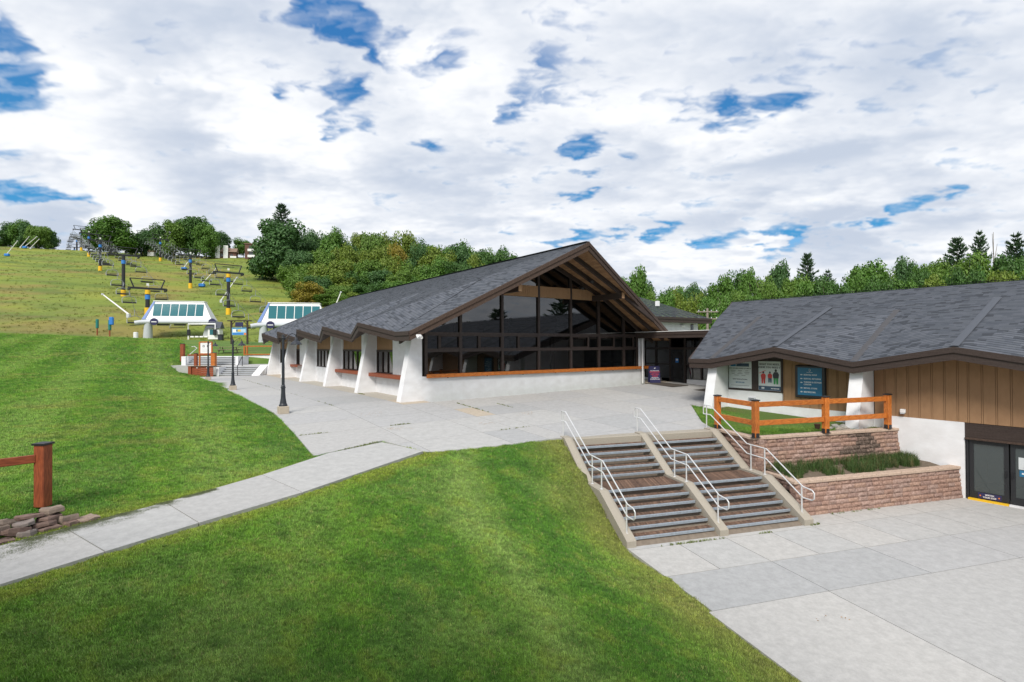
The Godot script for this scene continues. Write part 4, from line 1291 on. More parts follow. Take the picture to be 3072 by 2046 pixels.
	# flood lights fixed to the lodge
	for q in [[Vector3(0.15, 6.0, 1.75), "white twin flood lamp on the low corner of the lodge eave", M.white_paint], [Vector3(11.7, 9.05, 0.16), "dark flood lamp above the tan band of the gable", M.black_metal], [Vector3(11.2, 9.3, 1.5), "small dark spot lamp hung under the upper gable soffit", M.black_metal], [Vector3(15.4, 7.55, 1.5), "small dark spot lamp hung under the lower right gable soffit", M.black_metal]]:
		var f := thing("flood_lamp", q[1], "lamp", lodge_at + q[0].rotated(Vector3.UP, TURN), TURN, "flood lamps of the lodge")
		for s in [-1, 1]:
			var b := MB.new()
			b.lathe([[0.02, -0.02], [0.03, 0.03], [0.075, 0.12], [0.08, 0.15], [0.0, 0.13]], 10)
			part(f, "lamp_head", b, q[2], Vector3(s * 0.12, -0.03, 0.05), Basis(Vector3.RIGHT, 2.2) * Basis(Vector3.BACK, s * 0.4))
		bpart(f, "mount", q[2], Vector3.ZERO, Vector3(0.2, 0.09, 0.09))

func shingles_plain(parent: Node3D, top: Callable, xa: float, xb: float) -> void:   # the slope that faces away
	var b := MB.new()
	var x := xa
	while x < xb:
		var x1 := minf(x + 0.14, xb)
		var f0 := lodge_front(18.28 - x)
		var f1 := lodge_front(18.28 - x1)
		b.col = greys[rng.randi() % 6]
		b.quad(Vector3(x, top.call(x, f0) + 0.012, f0), Vector3(x1, top.call(x1, f1) + 0.024, f1), Vector3(x1, top.call(x1, 0.0) + 0.024, 0), Vector3(x, top.call(x, 0.0) + 0.012, 0))
		b.quad(Vector3(x, top.call(x, 0.0) + 0.012, 0), Vector3(x1, top.call(x1, 0.0) + 0.024, 0), Vector3(x1, top.call(x1, -9.0) + 0.024, -33), Vector3(x, top.call(x, -9.0) + 0.012, -33))
		x += 0.135
	var o := part(parent, "shingle_field", b, M.shingle)
	o.set_meta("kind", "stuff")

# ---------------------------------------------------------------- the rental shop
func shop() -> void:
	rng.seed = 41
	var t := thing("rental_shop", "tan rental shop with wavy shingled roof on white base, right of stairs", "shop", shop_at, TURN)
	var fins := [9.5, 3.12, -3.14, -9.4]
	for f in fins:
		var base := -0.2 if f < 0.0 else (2.2 if f > 5.0 else 1.0)
		var b := MB.new()
		var p := PackedVector2Array([Vector2(-1.42, base), Vector2(0.02, base), Vector2(0.02, shop_roof(0.0, 3.12) - 0.42), Vector2(-0.9, shop_roof(-0.9, 3.12) - 0.42), Vector2(-1.36, 2.5)])
		b.ext(p, -f - 0.24, -f + 0.24, func(x, y, z): return Vector3(x, y, z))
		part(t, "fin", b, M.stucco)
	# white base, with the door opening
	bpart(t, "base_wall", M.stucco, Vector3(0.12, 1.24, -4.97), Vector3(0.24, 2.9, 9.86))
	bpart(t, "base_wall", M.stucco, Vector3(0.12, 1.24, 9.0), Vector3(0.24, 2.9, 9.0))
	bpart(t, "base_wall", M.stucco, Vector3(0.10, 2.985, -8.2), Vector3(0.20, 0.588, 3.26))
	# siding panels with grooves
	var spans := [[-0.05, 2.86, 2.69], [3.38, 6.53, 2.69], [-2.88, -0.05, 2.69], [-9.1, -3.4, 2.69]]
	var wide := false
	for s in spans:
		var z: float = -s[1]
		while z < -s[0] - 0.01:
			wide = not wide
			var zn := minf(z + (0.33 if wide else 0.05), -s[0])
			var y1 := shop_roof(0.0, -(z + zn) / 2) - 0.40
			bpart(t, "siding_panel", M["siding%d" % (rng.randi() % 4)], Vector3(0.085, (s[2] + y1) / 2, (z + zn) / 2), Vector3(0.13, y1 - s[2], zn - z - 0.009), 0.004)
			z = zn
	var back := MB.new()
	back.box(Vector3(0.19, 3.95, -0.2), Vector3(0.06, 2.52, 13.3))
	part(t, "groove_board", back, M.groove)
	# show window with two posters
	bpart(t, "head_wall", M.dark_frame, Vector3(0.10, 4.98, -8.0), Vector3(0.2, 0.42, 2.9))
	var win := part(t, "poster_case", null, null)
	for q in [[6.53, 6.62, 3.28, 4.78], [7.70, 8.02, 3.28, 4.78], [9.26, 9.4, 3.28, 4.78]]:
		bpart(win, "frame", M.dark_frame, Vector3(0.03, (q[2] + q[3]) / 2, -(q[0] + q[1]) / 2), Vector3(0.1, q[3] - q[2], q[1] - q[0]))
	for q in [[6.62, 7.70], [8.02, 9.26]]:
		for y in [3.315, 4.745]: bpart(win, "frame", M.dark_frame, Vector3(0.03, y, -(q[0] + q[1]) / 2), Vector3(0.1, 0.07, q[1] - q[0]))
	poster_one(win)
	poster_two(win)
	# doors
	bpart(t, "door_header", M.brown_trim, Vector3(0.12, 2.40, 2.2), Vector3(0.16, 0.56, 4.46))
	bpart(t, "door_header", M.weathered_trim, Vector3(0.06, 2.135, 2.2), Vector3(0.2, 0.06, 4.46))
	bpart(t, "jamb", M.black_metal, Vector3(0.1, 1.05, 0.03), Vector3(0.14, 2.10, 0.06))
	for k in 4:
		var z0: float = 0.07 + 1.09 * k
		var d := part(t, "door", null, null, Vector3(0.1, 0.02, z0))
		for q in [[0.0, 0.12, 0.0, 2.06], [0.93, 1.05, 0.0, 2.06]]: bpart(d, "stile", M.black_metal, Vector3(0, (q[2] + q[3]) / 2, (q[0] + q[1]) / 2), Vector3(0.05, q[3] - q[2], q[1] - q[0]))
		for q in [[0.0, 0.28], [1.95, 2.06]]: bpart(d, "door_rail", M.black_metal, Vector3(0, (q[0] + q[1]) / 2, 0.525), Vector3(0.05, q[1] - q[0], 0.81))
		var b := MB.new()
		b.quad(Vector3(0, 0.28, 0.12), Vector3(0, 0.28, 0.93), Vector3(0, 1.95, 0.93), Vector3(0, 1.95, 0.12))
		part(d, "pane", b, M.dark_glass)
		var h := MB.new()
		var hz: float = 0.98 if k % 2 == 0 else 0.07
		h.tube([Vector3(-0.03, 0.92, hz), Vector3(-0.08, 0.92, hz), Vector3(-0.08, 1.14, hz), Vector3(-0.03, 1.14, hz)], 0.014)
		part(d, "handle", h, M.black_metal)
		if k == 0:
			bpart(d, "notice", M.navy, Vector3(-0.029, 0.16, 0.54), Vector3(0.006, 0.19, 0.62)).set_meta("label", "purple notice reading watch your step on the door foot")
			text(d, "WATCH\nYOUR STEP", M.letter_white, 0.05, Vector3(-0.034, 0.16, 0.54), turned(-PI / 2))
			for zz in [0.29, 0.79]: bpart(d, "notice_mark", M.orange, Vector3(-0.033, 0.16, zz), Vector3(0.004, 0.04, 0.04), 0.0, Basis(Vector3.RIGHT, PI / 4))
		if k == 1:
			bpart(d, "notice", M.poster, Vector3(-0.012, 1.45, 0.38), Vector3(0.006, 0.4, 0.36)).set_meta("label", "pale sheet with a round red mark on the door glass")
			bpart(d, "notice_mark", M.red, Vector3(-0.018, 1.33, 0.38), Vector3(0.006, 0.06, 0.08), 0.02)
			bpart(d, "notice", M.sign_blue, Vector3(-0.012, 1.12, 0.38), Vector3(0.006, 0.21, 0.32)).set_meta("label", "blue card with a white slot on the door glass")
			bpart(d, "notice_mark", M.letter_white, Vector3(-0.017, 1.12, 0.38), Vector3(0.004, 0.05, 0.2))
		bpart(t, "threshold", M.yellow if k % 2 == 0 else M.stucco_lip, Vector3(-0.02, 0.03, z0 + 0.525), Vector3(0.12, 0.06, 1.08))
	for q in [["floor", Vector3(2.5, -0.05, 2.2), Vector3(4.6, 0.08, 5.0)], ["inner_wall", Vector3(3.6, 1.2, 2.2), Vector3(0.1, 2.6, 5.0)], ["inner_wall", Vector3(2.0, 1.2, -0.3), Vector3(3.4, 2.6, 0.1)], ["inner_wall", Vector3(2.0, 1.2, 4.7), Vector3(3.4, 2.6, 0.1)], ["ceiling", Vector3(2.0, 2.55, 2.2), Vector3(3.6, 0.1, 5.1)]]:
		bpart(t, q[0], M.room_floor if q[0] == "floor" else M.room, q[1], q[2])
	# far gable end and the back
	var g := MB.new()
	g.ext(PackedVector2Array([Vector2(0.24, -0.2), Vector2(13.0, -0.2), Vector2(13.0, 5.0), Vector2(6.55, 7.75), Vector2(0.24, 5.0)]), -10.0, -9.8, func(x, y, z): return Vector3(x, y, z))
	part(t, "gable_wall", g, M.stucco)
	bpart(t, "back_wall", M.stucco, Vector3(13.1, 2.5, 2.0), Vector3(0.2, 5.4, 24.0))
	# roof
	var roof := part(t, "roof", null, null)
	var top := func(x, z): return shop_roof(x, -z)
	rng.seed = 42
	shingles(roof, top, -1.22, 6.5, 0.135, func(x): return -shop_end(x), func(_x): return 13.5, func(_z): return -1.22, Vector3(-2.0, 0, 0.0), 0.30)
	var xs := []
	for k in 12: xs.append(lerpf(-1.2, 6.55, k / 11.0))
	var rows := [func(x): return -shop_end(x), func(_x): return -9.4]
	for k in 15: rows.append(func(_x): return -7.83 + 1.57 * k)
	roof_deck(roof, xs, rows, top, 0.03, M.ridge_cap, "deck")
	roof_deck(roof, xs, rows, top, 0.34, M.brown_trim, "soffit")
	var b2 := MB.new()
	b2.quad(Vector3(6.55, 8.165, -13.07), Vector3(6.55, 8.165, 13.5), Vector3(14.3, 5.36, 13.5), Vector3(14.3, 5.36, -10.6))
	part(roof, "back_slope", b2, M.ridge_cap)
	var pts := [-12.56, -9.42, -6.28, -3.14, -0.02, 3.12, 6.26, 9.4, 10.62]
	pts = []
	for k in 9: pts.append(9.4 - 3.14 * k)
	pts.insert(0, 10.62)
	for k in pts.size() - 1:
		var a := Vector3(-1.2, shop_roof(-1.2, pts[k]), -pts[k])
		var e := Vector3(-1.2, shop_roof(-1.2, pts[k + 1]), -pts[k + 1])
		fascia(roof, a, e, Vector3(-1, 0, 0), "brown_trim")
		if k >= 1:
			var ridge := k % 2 == 0
			strip_on_roof(roof, "hip_strip" if ridge else "valley_strip", M.ridge_cap if ridge else M.flashing, a + Vector3(0, 0.008, 0), Vector3(4.05 if ridge else 3.15, 7.28 if ridge else 6.935, -pts[k]), 0.26 if ridge else 0.26)
	fascia(roof, Vector3(6.55, 8.165, -13.07), Vector3(-1.2, 4.77, -10.62), Vector3(-0.3, 0, -0.95).normalized(), "brown_trim")
	strip_on_roof(roof, "ridge_cap", M.ridge_cap, Vector3(6.55, 8.18, -13.07), Vector3(6.55, 8.18, 13.5), 0.34)
	# things fixed on the wall
	var sgn := thing("directory_sign", "blue directory board in dark case listing rental shop and restrooms", "sign", shop_at + Vector3(-0.02, 0, -5.3).rotated(Vector3.UP, TURN), TURN)
	bpart(sgn, "case", M.black_metal, Vector3(0.0, 3.86, 0), Vector3(0.16, 1.42, 1.28), 0.03)
	bpart(sgn, "panel", M.sign_blue, Vector3(-0.085, 3.87, 0), Vector3(0.012, 1.2, 1.02))
	var rows_s := [["RENTAL SHOP", 4.16], ["RENTAL RETURNS", 3.99], ["TUNING & REPAIR\nCENTER", 3.79], ["RETAIL STORE", 3.58], ["RESTROOMS", 3.41]]
	for q in rows_s:
		text(sgn, q[0], M.letter_white, 0.062, Vector3(-0.093, q[1], -0.25), turned(-PI / 2), HORIZONTAL_ALIGNMENT_LEFT)
		var ar := MB.new()
		var yy: float = q[1] + (0.03 if "\n" in q[0] else 0.0)
		ar.tri(Vector3(-0.094, yy, -0.40), Vector3(-0.094, yy - 0.035, -0.345), Vector3(-0.094, yy + 0.035, -0.345)); ar.quad(Vector3(-0.094, yy - 0.012, -0.35), Vector3(-0.094, yy - 0.012, -0.295), Vector3(-0.094, yy + 0.012, -0.295), Vector3(-0.094, yy + 0.012, -0.35))
		part(sgn, "arrow", ar, M.letter_white)
	var em := MB.new()
	em.tube([Vector3(0, 0.05, -0.035), Vector3(0, 0.065, 0.0), Vector3(0, 0.05, 0.035), Vector3(0, 0.0, 0.045), Vector3(0, -0.04, 0.0), Vector3(0, 0.0, -0.03), Vector3(0, 0.02, 0.0)], 0.007, -1, 6)
	part(sgn, "emblem", em, M.letter_white, Vector3(-0.094, 4.35, 0))
	bpart(sgn, "emblem_line", M.letter_white, Vector3(-0.094, 4.27, 0), Vector3(0.003, 0.012, 0.26))
	var wl := thing("wall_light", "small white box light on the tan siding right of the fence", "wall light", shop_at + Vector3(-0.02, 2.9, -1.88).rotated(Vector3.UP, TURN), TURN)
	bpart(wl, "housing", M.white_paint, Vector3(-0.03, 0.02, 0), Vector3(0.14, 0.15, 0.17), 0.02)
	bpart(wl, "lens", M.light_grey, Vector3(-0.05, -0.07, 0), Vector3(0.1, 0.03, 0.13))
	var vt := thing("wall_vent", "grey louvred vent box on the white wall under the posters", "vent", shop_at + Vector3(-0.005, 2.88, -8.0).rotated(Vector3.UP, TURN), TURN)
	bpart(vt, "box", M.light_grey, Vector3(-0.04, 0, 0), Vector3(0.1, 0.2, 0.34), 0.01)
	for k in 3: bpart(vt, "louvre", M.lamp_metal, Vector3(-0.094, 0.05 - 0.05 * k, 0), Vector3(0.012, 0.02, 0.26))

func poster_one(win: Node3D) -> void:
	var p := bpart(win, "poster", M.poster, Vector3(0.03, 4.03, -8.64), Vector3(0.03, 1.3, 1.2))
	p.set_meta("label", "pale text poster with dark headline strip")
	bpart(p, "print_band", M.poster_band, Vector3(-0.017, 0.48, 0.14), Vector3(0.004, 0.16, 0.66))
	bpart(p, "print_band", M.sign_blue, Vector3(-0.017, 0.48, -0.36), Vector3(0.004, 0.16, 0.28))
	text(p, "WHAT YOU NEED, WHERE YOU NEED IT", M.letter_dark, 0.045, Vector3(-0.018, 0.31, 0), turned(-PI / 2))
	for k in 4:
		var y := 0.2 - 0.075 * k
		for i in 3:
			if k == 3 and i == 2: continue
			bpart(p, "print_line", M.letter_dark, Vector3(-0.0175, y, -0.36 + 0.36 * i + (0.18 if k == 3 else 0.0)), Vector3(0.003, 0.016, 0.26 - 0.05 * ((i + k) % 3)))
	text(p, "WANT MORE OPTIONS?", M.letter_dark, 0.05, Vector3(-0.018, -0.22, 0), turned(-PI / 2))
	text(p, "MOUNTAIN", M.sign_blue, 0.06, Vector3(-0.018, -0.37, 0), turned(-PI / 2))
	bpart(p, "print_line", M.letter_dark, Vector3(-0.0175, -0.52, 0), Vector3(0.003, 0.012, 0.95))

func poster_two(win: Node3D) -> void:
	var p := bpart(win, "poster", M.poster, Vector3(0.03, 4.03, -7.16), Vector3(0.03, 1.36, 1.08))
	p.set_meta("label", "poster of three skiers seen from behind")
	text(p, "WHAT YOU NEED,\nWHERE YOU NEED IT.", M.letter_dark, 0.085, Vector3(-0.018, 0.47, 0), turned(-PI / 2))
	bpart(p, "print_band", M.poster_band, Vector3(-0.017, -0.57, 0), Vector3(0.004, 0.2, 1.06))
	bpart(p, "print_mark", M.light_grey, Vector3(-0.0205, -0.57, -0.32), Vector3(0.003, 0.08, 0.14))
	text(p, "MOUNTAIN", M.letter_white, 0.05, Vector3(-0.021, -0.58, 0.26), turned(-PI / 2))
	# three figures printed flat: jackets, trousers and heads
	var blob := func(pts: Array, m: Material, z: float) -> void:
		var b := MB.new()
		var q := PackedVector3Array()
		for v in pts: q.append(Vector3(-0.0175 - z, v[1], v[0]))
		b.poly(q)
		part(p, "print_figure", b, m)
	for f in [[-0.30, -0.02, 0.95, M.red, M.red], [0.02, 0.0, 0.85, M.red, M.poster_band], [0.30, 0.04, 1.15, M.letter_dark, null]]:
		var x: float = f[0]
		var y: float = f[1]
		var k: float = f[2]
		blob.call([[x - 0.11 * k, y - 0.12 * k], [x + 0.11 * k, y - 0.12 * k], [x + 0.13 * k, y + 0.04], [x + 0.07 * k, y + 0.13 * k], [x - 0.07 * k, y + 0.13 * k], [x - 0.13 * k, y + 0.04]], f[3], 0.0)
		var legs: Material = f[4] if f[4] != null else M.print_green
		blob.call([[x - 0.09 * k, y - 0.36 * k], [x - 0.02 * k, y - 0.36 * k], [x, y - 0.12 * k], [x - 0.10 * k, y - 0.12 * k]], legs, 0.0006)
		blob.call([[x + 0.02 * k, y - 0.36 * k], [x + 0.09 * k, y - 0.36 * k], [x + 0.10 * k, y - 0.12 * k], [x, y - 0.12 * k]], legs, 0.0006)
		var hd := []
		for j in 10: hd.append([x + cos(TAU * j / 10) * 0.05 * k, y + 0.19 * k + sin(TAU * j / 10) * 0.06 * k])
		blob.call(hd, M.letter_dark, 0.0006)
	blob.call([[-0.5, 0.13], [-0.18, 0.27], [-0.17, 0.25], [-0.5, 0.10]], M.letter_red, 0.0012)

# ---------------------------------------------------------------- vestibule, canopy, house behind
func vestibule() -> void:
	var t := thing("entrance_vestibule", "dark glazed entrance link with flat white-edged canopy between the buildings", "entrance", Vector3(11.3, 0, -36.6), TURN)
	var gy := 2.88
	bpart(t, "kerb_wall", M.stucco, Vector3(0.1, gy + 0.12, -2.2), Vector3(0.2, 0.34, 1.5))
	bpart(t, "kerb_wall", M.stucco, Vector3(0.1, gy + 0.12, 4.1), Vector3(0.2, 0.34, 6.6))
	for z in [-2.9, -1.85, -0.6, 0.62, 1.9, 2.6, 4.0, 5.6, 7.2]: bpart(t, "mullion", M.dark_frame, Vector3(0.1, gy + 1.55, z), Vector3(0.14, 3.1, 0.13))
	for y in [gy + 2.38]: bpart(t, "transom", M.dark_frame, Vector3(0.06, y, 2.2), Vector3(0.09, 0.14, 10.3))
	for z in [[-2.83, -1.92], [-1.78, -0.67], [0.69, 1.83], [1.97, 2.53], [2.67, 3.93], [4.07, 5.53], [5.67, 7.13]]:
		for y in [[gy + 0.3, gy + 2.3], [gy + 2.46, gy + 3.05]]:
			var b := MB.new()
			b.quad(Vector3(0.1, y[0], z[0]), Vector3(0.1, y[0], z[1]), Vector3(0.1, y[1], z[1]), Vector3(0.1, y[1], z[0]))
			part(t, "pane", b, M.glass)
		bpart(t, "mid_rail", M.dark_frame, Vector3(0.1, gy + 1.28, (z[0] + z[1]) / 2), Vector3(0.1, 0.08, z[1] - z[0]))
	var d := part(t, "door", null, null, Vector3(0.08, gy, 0))
	for z in [-0.47, 0.49]: bpart(d, "stile", M.black_metal, Vector3(0, 1.15, z), Vector3(0.06, 2.28, 0.13))
	for y in [[0.02, 0.25], [2.17, 2.29]]: bpart(d, "door_rail", M.black_metal, Vector3(0, (y[0] + y[1]) / 2, 0.01), Vector3(0.06, y[1] - y[0], 0.83))
	var b2 := MB.new()
	b2.quad(Vector3(0, 0.25, -0.41), Vector3(0, 0.25, 0.43), Vector3(0, 2.17, 0.43), Vector3(0, 2.17, -0.41))
	part(d, "pane", b2, M.glass)
	bpart(d, "notice", M.blue, Vector3(-0.035, 1.55, -0.02), Vector3(0.008, 0.3, 0.26)).set_meta("label", "bright blue notice on the entrance door")
	bpart(d, "notice_mark", M.letter_white, Vector3(-0.041, 1.6, -0.02), Vector3(0.004, 0.1, 0.16))
	bpart(d, "handle", M.black_metal, Vector3(-0.06, 1.05, 0.38), Vector3(0.04, 0.3, 0.04))
	text(t, "GUEST\nSERVICES\n& LODGING", M.light_grey, 0.16, Vector3(0.09, gy + 0.75, 3.3), turned(-PI / 2)).name = "window_lettering"
	# room behind the glass
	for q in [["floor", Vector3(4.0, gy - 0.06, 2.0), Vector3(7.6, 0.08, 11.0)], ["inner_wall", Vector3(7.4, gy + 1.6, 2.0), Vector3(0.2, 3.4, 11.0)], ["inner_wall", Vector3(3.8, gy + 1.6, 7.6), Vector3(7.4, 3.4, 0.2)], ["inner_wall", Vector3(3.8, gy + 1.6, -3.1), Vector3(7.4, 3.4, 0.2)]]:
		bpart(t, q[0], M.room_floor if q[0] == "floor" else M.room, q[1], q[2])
	# canopy
	var c := part(t, "canopy", null, null)
	bpart(c, "slab", M.brown_trim, Vector3(2.4, gy + 3.22, 2.2), Vector3(10.6, 0.28, 11.6))
	for k in 2: bpart(c, "fascia_board", M.brown_trim, Vector3(-2.95 + 0.03 * k, gy + 3.36 - 0.2 * k, 2.2), Vector3(0.08, 0.19, 11.7))
	bpart(c, "fascia_board", M.brown_trim, Vector3(2.4, gy + 3.26, -3.68), Vector3(10.6, 0.38, 0.06))
	bpart(c, "edge_flashing", M.white_paint, Vector3(2.4, gy + 3.475, 2.2), Vector3(10.85, 0.03, 11.8))
	bpart(c, "ceiling_light", M.light_grey, Vector3(-0.9, gy + 3.06, 3.4), Vector3(0.3, 0.04, 1.2))
	bpart(t, "post", M.dark_frame, Vector3(-2.5, gy + 1.55, -1.2), Vector3(0.14, 3.1, 0.14))
	var dp := MB.new()
	dp.tube([Vector3(0, 0.05, 0), Vector3(0, 3.1, 0)], 0.06, -1, 10)
	part(t, "downpipe", dp, M.white_paint, Vector3(-2.62, gy, -0.75))
	# mats and the A-board
	for q in [["brown door mat in front of the entrance door", Vector3(-1.9, 0, 0.6), Vector3(1.6, 0.02, 2.3)], ["dark floor mat nearer the rental shop corner", Vector3(-1.7, 0, 4.3), Vector3(1.6, 0.02, 2.4)]]:
		var p: Vector3 = Vector3(11.3, 0, -36.6) + q[1].rotated(Vector3.UP, TURN)
		var lo := in_frame(p, lodge_at, TURN)
		var m := thing("door_mat", q[0], "mat", Vector3(p.x, terrace_y(lo.x, lo.z) + 0.012, p.z), TURN, "entrance mats")
		bpart(m, "pile", M.mat_dark, Vector3(0, 0.004, 0), q[2], 0.005, Basis(Vector3.BACK, 0.011) * Basis(Vector3.RIGHT, 0.04))
	var sp := lodge_at + Vector3(18.1, 0, 0.45).rotated(Vector3.UP, TURN)
	var ab := thing("sandwich_board", "purple sandwich board with white and red lettering beside the entrance", "sign", Vector3(sp.x, 2.96, sp.z), TURN - 0.55)
	for s in [1, -1]:
		var leaf := bpart(ab, "board", M.navy, Vector3(0, 0.56, s * 0.13), Vector3(0.72, 1.14, 0.03), 0.008, Basis(Vector3.RIGHT, -s * 0.16))
		if s == 1:
			text(leaf, "Our Restrooms", M.letter_white, 0.06, Vector3(0, 0.25, 0.017))
			text(leaf, "WEDNESDAY\nLAST CALL\nTODAY", M.letter_red, 0.085, Vector3(0, 0.02, 0.017))
			text(leaf, "Thank you for\nkeeping this open", M.letter_white, 0.055, Vector3(0, -0.27, 0.017))
			bpart(leaf, "emblem", M.letter_white, Vector3(0.02, 0.42, 0.017), Vector3(0.1, 0.05, 0.004), 0.0, Basis(Vector3.BACK, 0.5))

func rear_house() -> void:
	var t := thing("rear_building", "white house with dark hipped roof behind the entrance canopy", "building", Vector3(20.2, 0, -53.9), TURN)
	bpart(t, "wall", M.stucco, Vector3(-8.0, 5.2, -5.0), Vector3(14.0, 5.2, 8.2))
	var roof := part(t, "roof", null, null)
	var e := 8.1
	var p := [Vector3(-16.0, e, 0.0), Vector3(0.0, e, 0.0), Vector3(0.0, e, -10.0), Vector3(-16.0, e, -10.0)]
	var r0 := Vector3(-5.0, 10.45, -5.0)
	var r1 := Vector3(-11.0, 10.45, -5.0)
	for f in [[p[0], p[1], r0, r1], [p[1], p[2], r0, r0], [p[2], p[3], r1, r0], [p[3], p[0], r1, r1]]:
		var b := MB.new()
		var n := 34
		for k in n:
			var a0: Vector3 = f[0].lerp(f[3], float(k) / n)
			var a1: Vector3 = f[1].lerp(f[2], float(k) / n)
			var b1: Vector3 = f[1].lerp(f[2], float(k + 1) / n)
			var b0: Vector3 = f[0].lerp(f[3], float(k + 1) / n)
			var up := Vector3(0, 0.03, 0)
			var cells := maxi(1, int(a0.distance_to(a1) / 0.32))
			for j in cells:
				b.col = greys[rng.randi() % 6]
				b.quad(a0.lerp(a1, float(j) / cells) + up, a0.lerp(a1, float(j + 1) / cells) + up, b0.lerp(b1, float(j + 1) / cells), b0.lerp(b1, float(j) / cells))
		part(roof, "slope", b, M.shingle)
	for k in 4:
		var a: Vector3 = p[k]
		var c: Vector3 = p[(k + 1) % 4]
		fascia(roof, a, c, (c - a).cross(Vector3.UP).normalized(), "brown_trim", 1.1)
	bpart(roof, "soffit", M.brown_trim, Vector3(-8.0, e - 0.42, -5.0), Vector3(15.8, 0.04, 9.8))
	bpart(roof, "vent_pipe", M.white_paint, Vector3(-5.4, 9.6, -2.4), Vector3(0.3, 0.5, 0.3))
	var w := bpart(t, "window", M.dark_frame, Vector3(-2.0, 7.2, -0.89), Vector3(0.4, 0.7, 0.06))
	bpart(w, "pane", M.dark_glass, Vector3(0, 0, 0.035), Vector3(0.28, 0.56, 0.01))
	bpart(t, "flood_light", M.white_paint, Vector3(-3.6, 7.35, -0.8), Vector3(0.6, 0.25, 0.25), 0.05)

func viewpoint_building() -> void:
	# the house the picture is taken from; its eave shades the foot of the lawn
	var t := thing("viewpoint_house", "house behind the viewer whose eave shades the near lawn", "building", Vector3(-14.0, 0, 2.6))
	bpart(t, "wall", M.stucco, Vector3(0, 5.2, 4.0), Vector3(28.0, 11.0, 7.0))
	bpart(t, "roof", M.ridge_cap, Vector3(0.0, 10.9, 3.4), Vector3(30.0, 0.4, 10.6))

# ---------------------------------------------------------------- lamps, far steps, small things by the walk
func lamps() -> void:
	var first: Node3D = null
	var labels := ["black lamp post nearest the lodge corner, at the lawn edge of the walk", "black lamp post second along the walk, before the lower far steps", "black lamp post farthest along the walk, in front of the timber planter"]
	for k in 3:
		var at: Vector3 = lodge_at + Vector3([-5.42, -5.3, -5.42][k], 0, [0.4, -14.4, -27.2][k]).rotated(Vector3.UP, TURN)
		at.y = terrace_y(-5.4, 0)
		if first == null:
			first = thing("street_lamp", labels[0], "lamp post", at, TURN, "lamp posts along the walk")
			bpart(first, "footing", M.sandslab0, Vector3(0, 0.12, 0), Vector3(0.4, 0.32, 0.4), 0.02)
			var b := MB.new()
			b.lathe([[0.17, 0.28], [0.17, 0.33], [0.15, 0.36], [0.135, 0.4], [0.13, 0.44], [0.10, 0.62], [0.085, 0.85], [0.08, 1.02], [0.10, 1.04], [0.10, 1.07], [0.075, 1.09], [0.09, 1.12], [0.066, 1.16], [0.062, 1.2], [0.052, 3.1], [0.075, 3.12], [0.075, 3.16], [0.05, 3.2], [0.065, 3.24], [0.0, 3.3]], 16)
			part(first, "post", b, M.lamp_metal)
			var arm := MB.new()
			arm.tube([Vector3(0.03, 3.05, 0), Vector3(0.2, 3.25, 0), Vector3(0.36, 3.34, 0), Vector3(0.5, 3.28, 0), Vector3(0.52, 3.16, 0)], 0.018, -1, 8)
			arm.tube([Vector3(0.04, 2.9, 0), Vector3(0.2, 3.0, 0), Vector3(0.3, 3.24, 0)], 0.012, -1, 6)
			part(first, "arm", arm, M.lamp_metal)
			var sh := MB.new()
			sh.lathe([[0.24, 2.86], [0.235, 2.89], [0.16, 2.98], [0.08, 3.03], [0.06, 3.12], [0.03, 3.17], [0.0, 3.18]], 16, Vector3(0.52, 0, 0))
			sh.lathe([[0.0, 3.0], [0.14, 2.97], [0.225, 2.875]], 16, Vector3(0.52, 0, 0))
			part(first, "lamp_shade", sh, M.lamp_metal)
			var bulb := MB.new()
			bulb.lathe([[0.0, 2.82], [0.05, 2.84], [0.065, 2.89], [0.04, 2.95]], 10, Vector3(0.52, 0, 0))
			part(first, "bulb", bulb, M.light_grey)
		else:
			var c := copy(first, labels[k])
			c.position = at

func steps_of(t: Node3D, x0: float, x1: float, d0: float, y0: float, rise: float, run: float, n: int) -> void:
	for k in n:
		bpart(t, "step", M.slab2, Vector3((x0 + x1) / 2, y0 + rise * (k + 0.5) - 0.05, -(d0 + run * (k + 0.5)) - 0.6), Vector3(x1 - x0, rise + 0.1 - 0.05, run + 1.2))
		bpart(t, "nosing", M.light_grey, Vector3((x0 + x1) / 2, y0 + rise * (k + 1) - 0.03, -(d0 + run * k) + 0.03), Vector3(x1 - x0, 0.06, 0.1), 0.01)

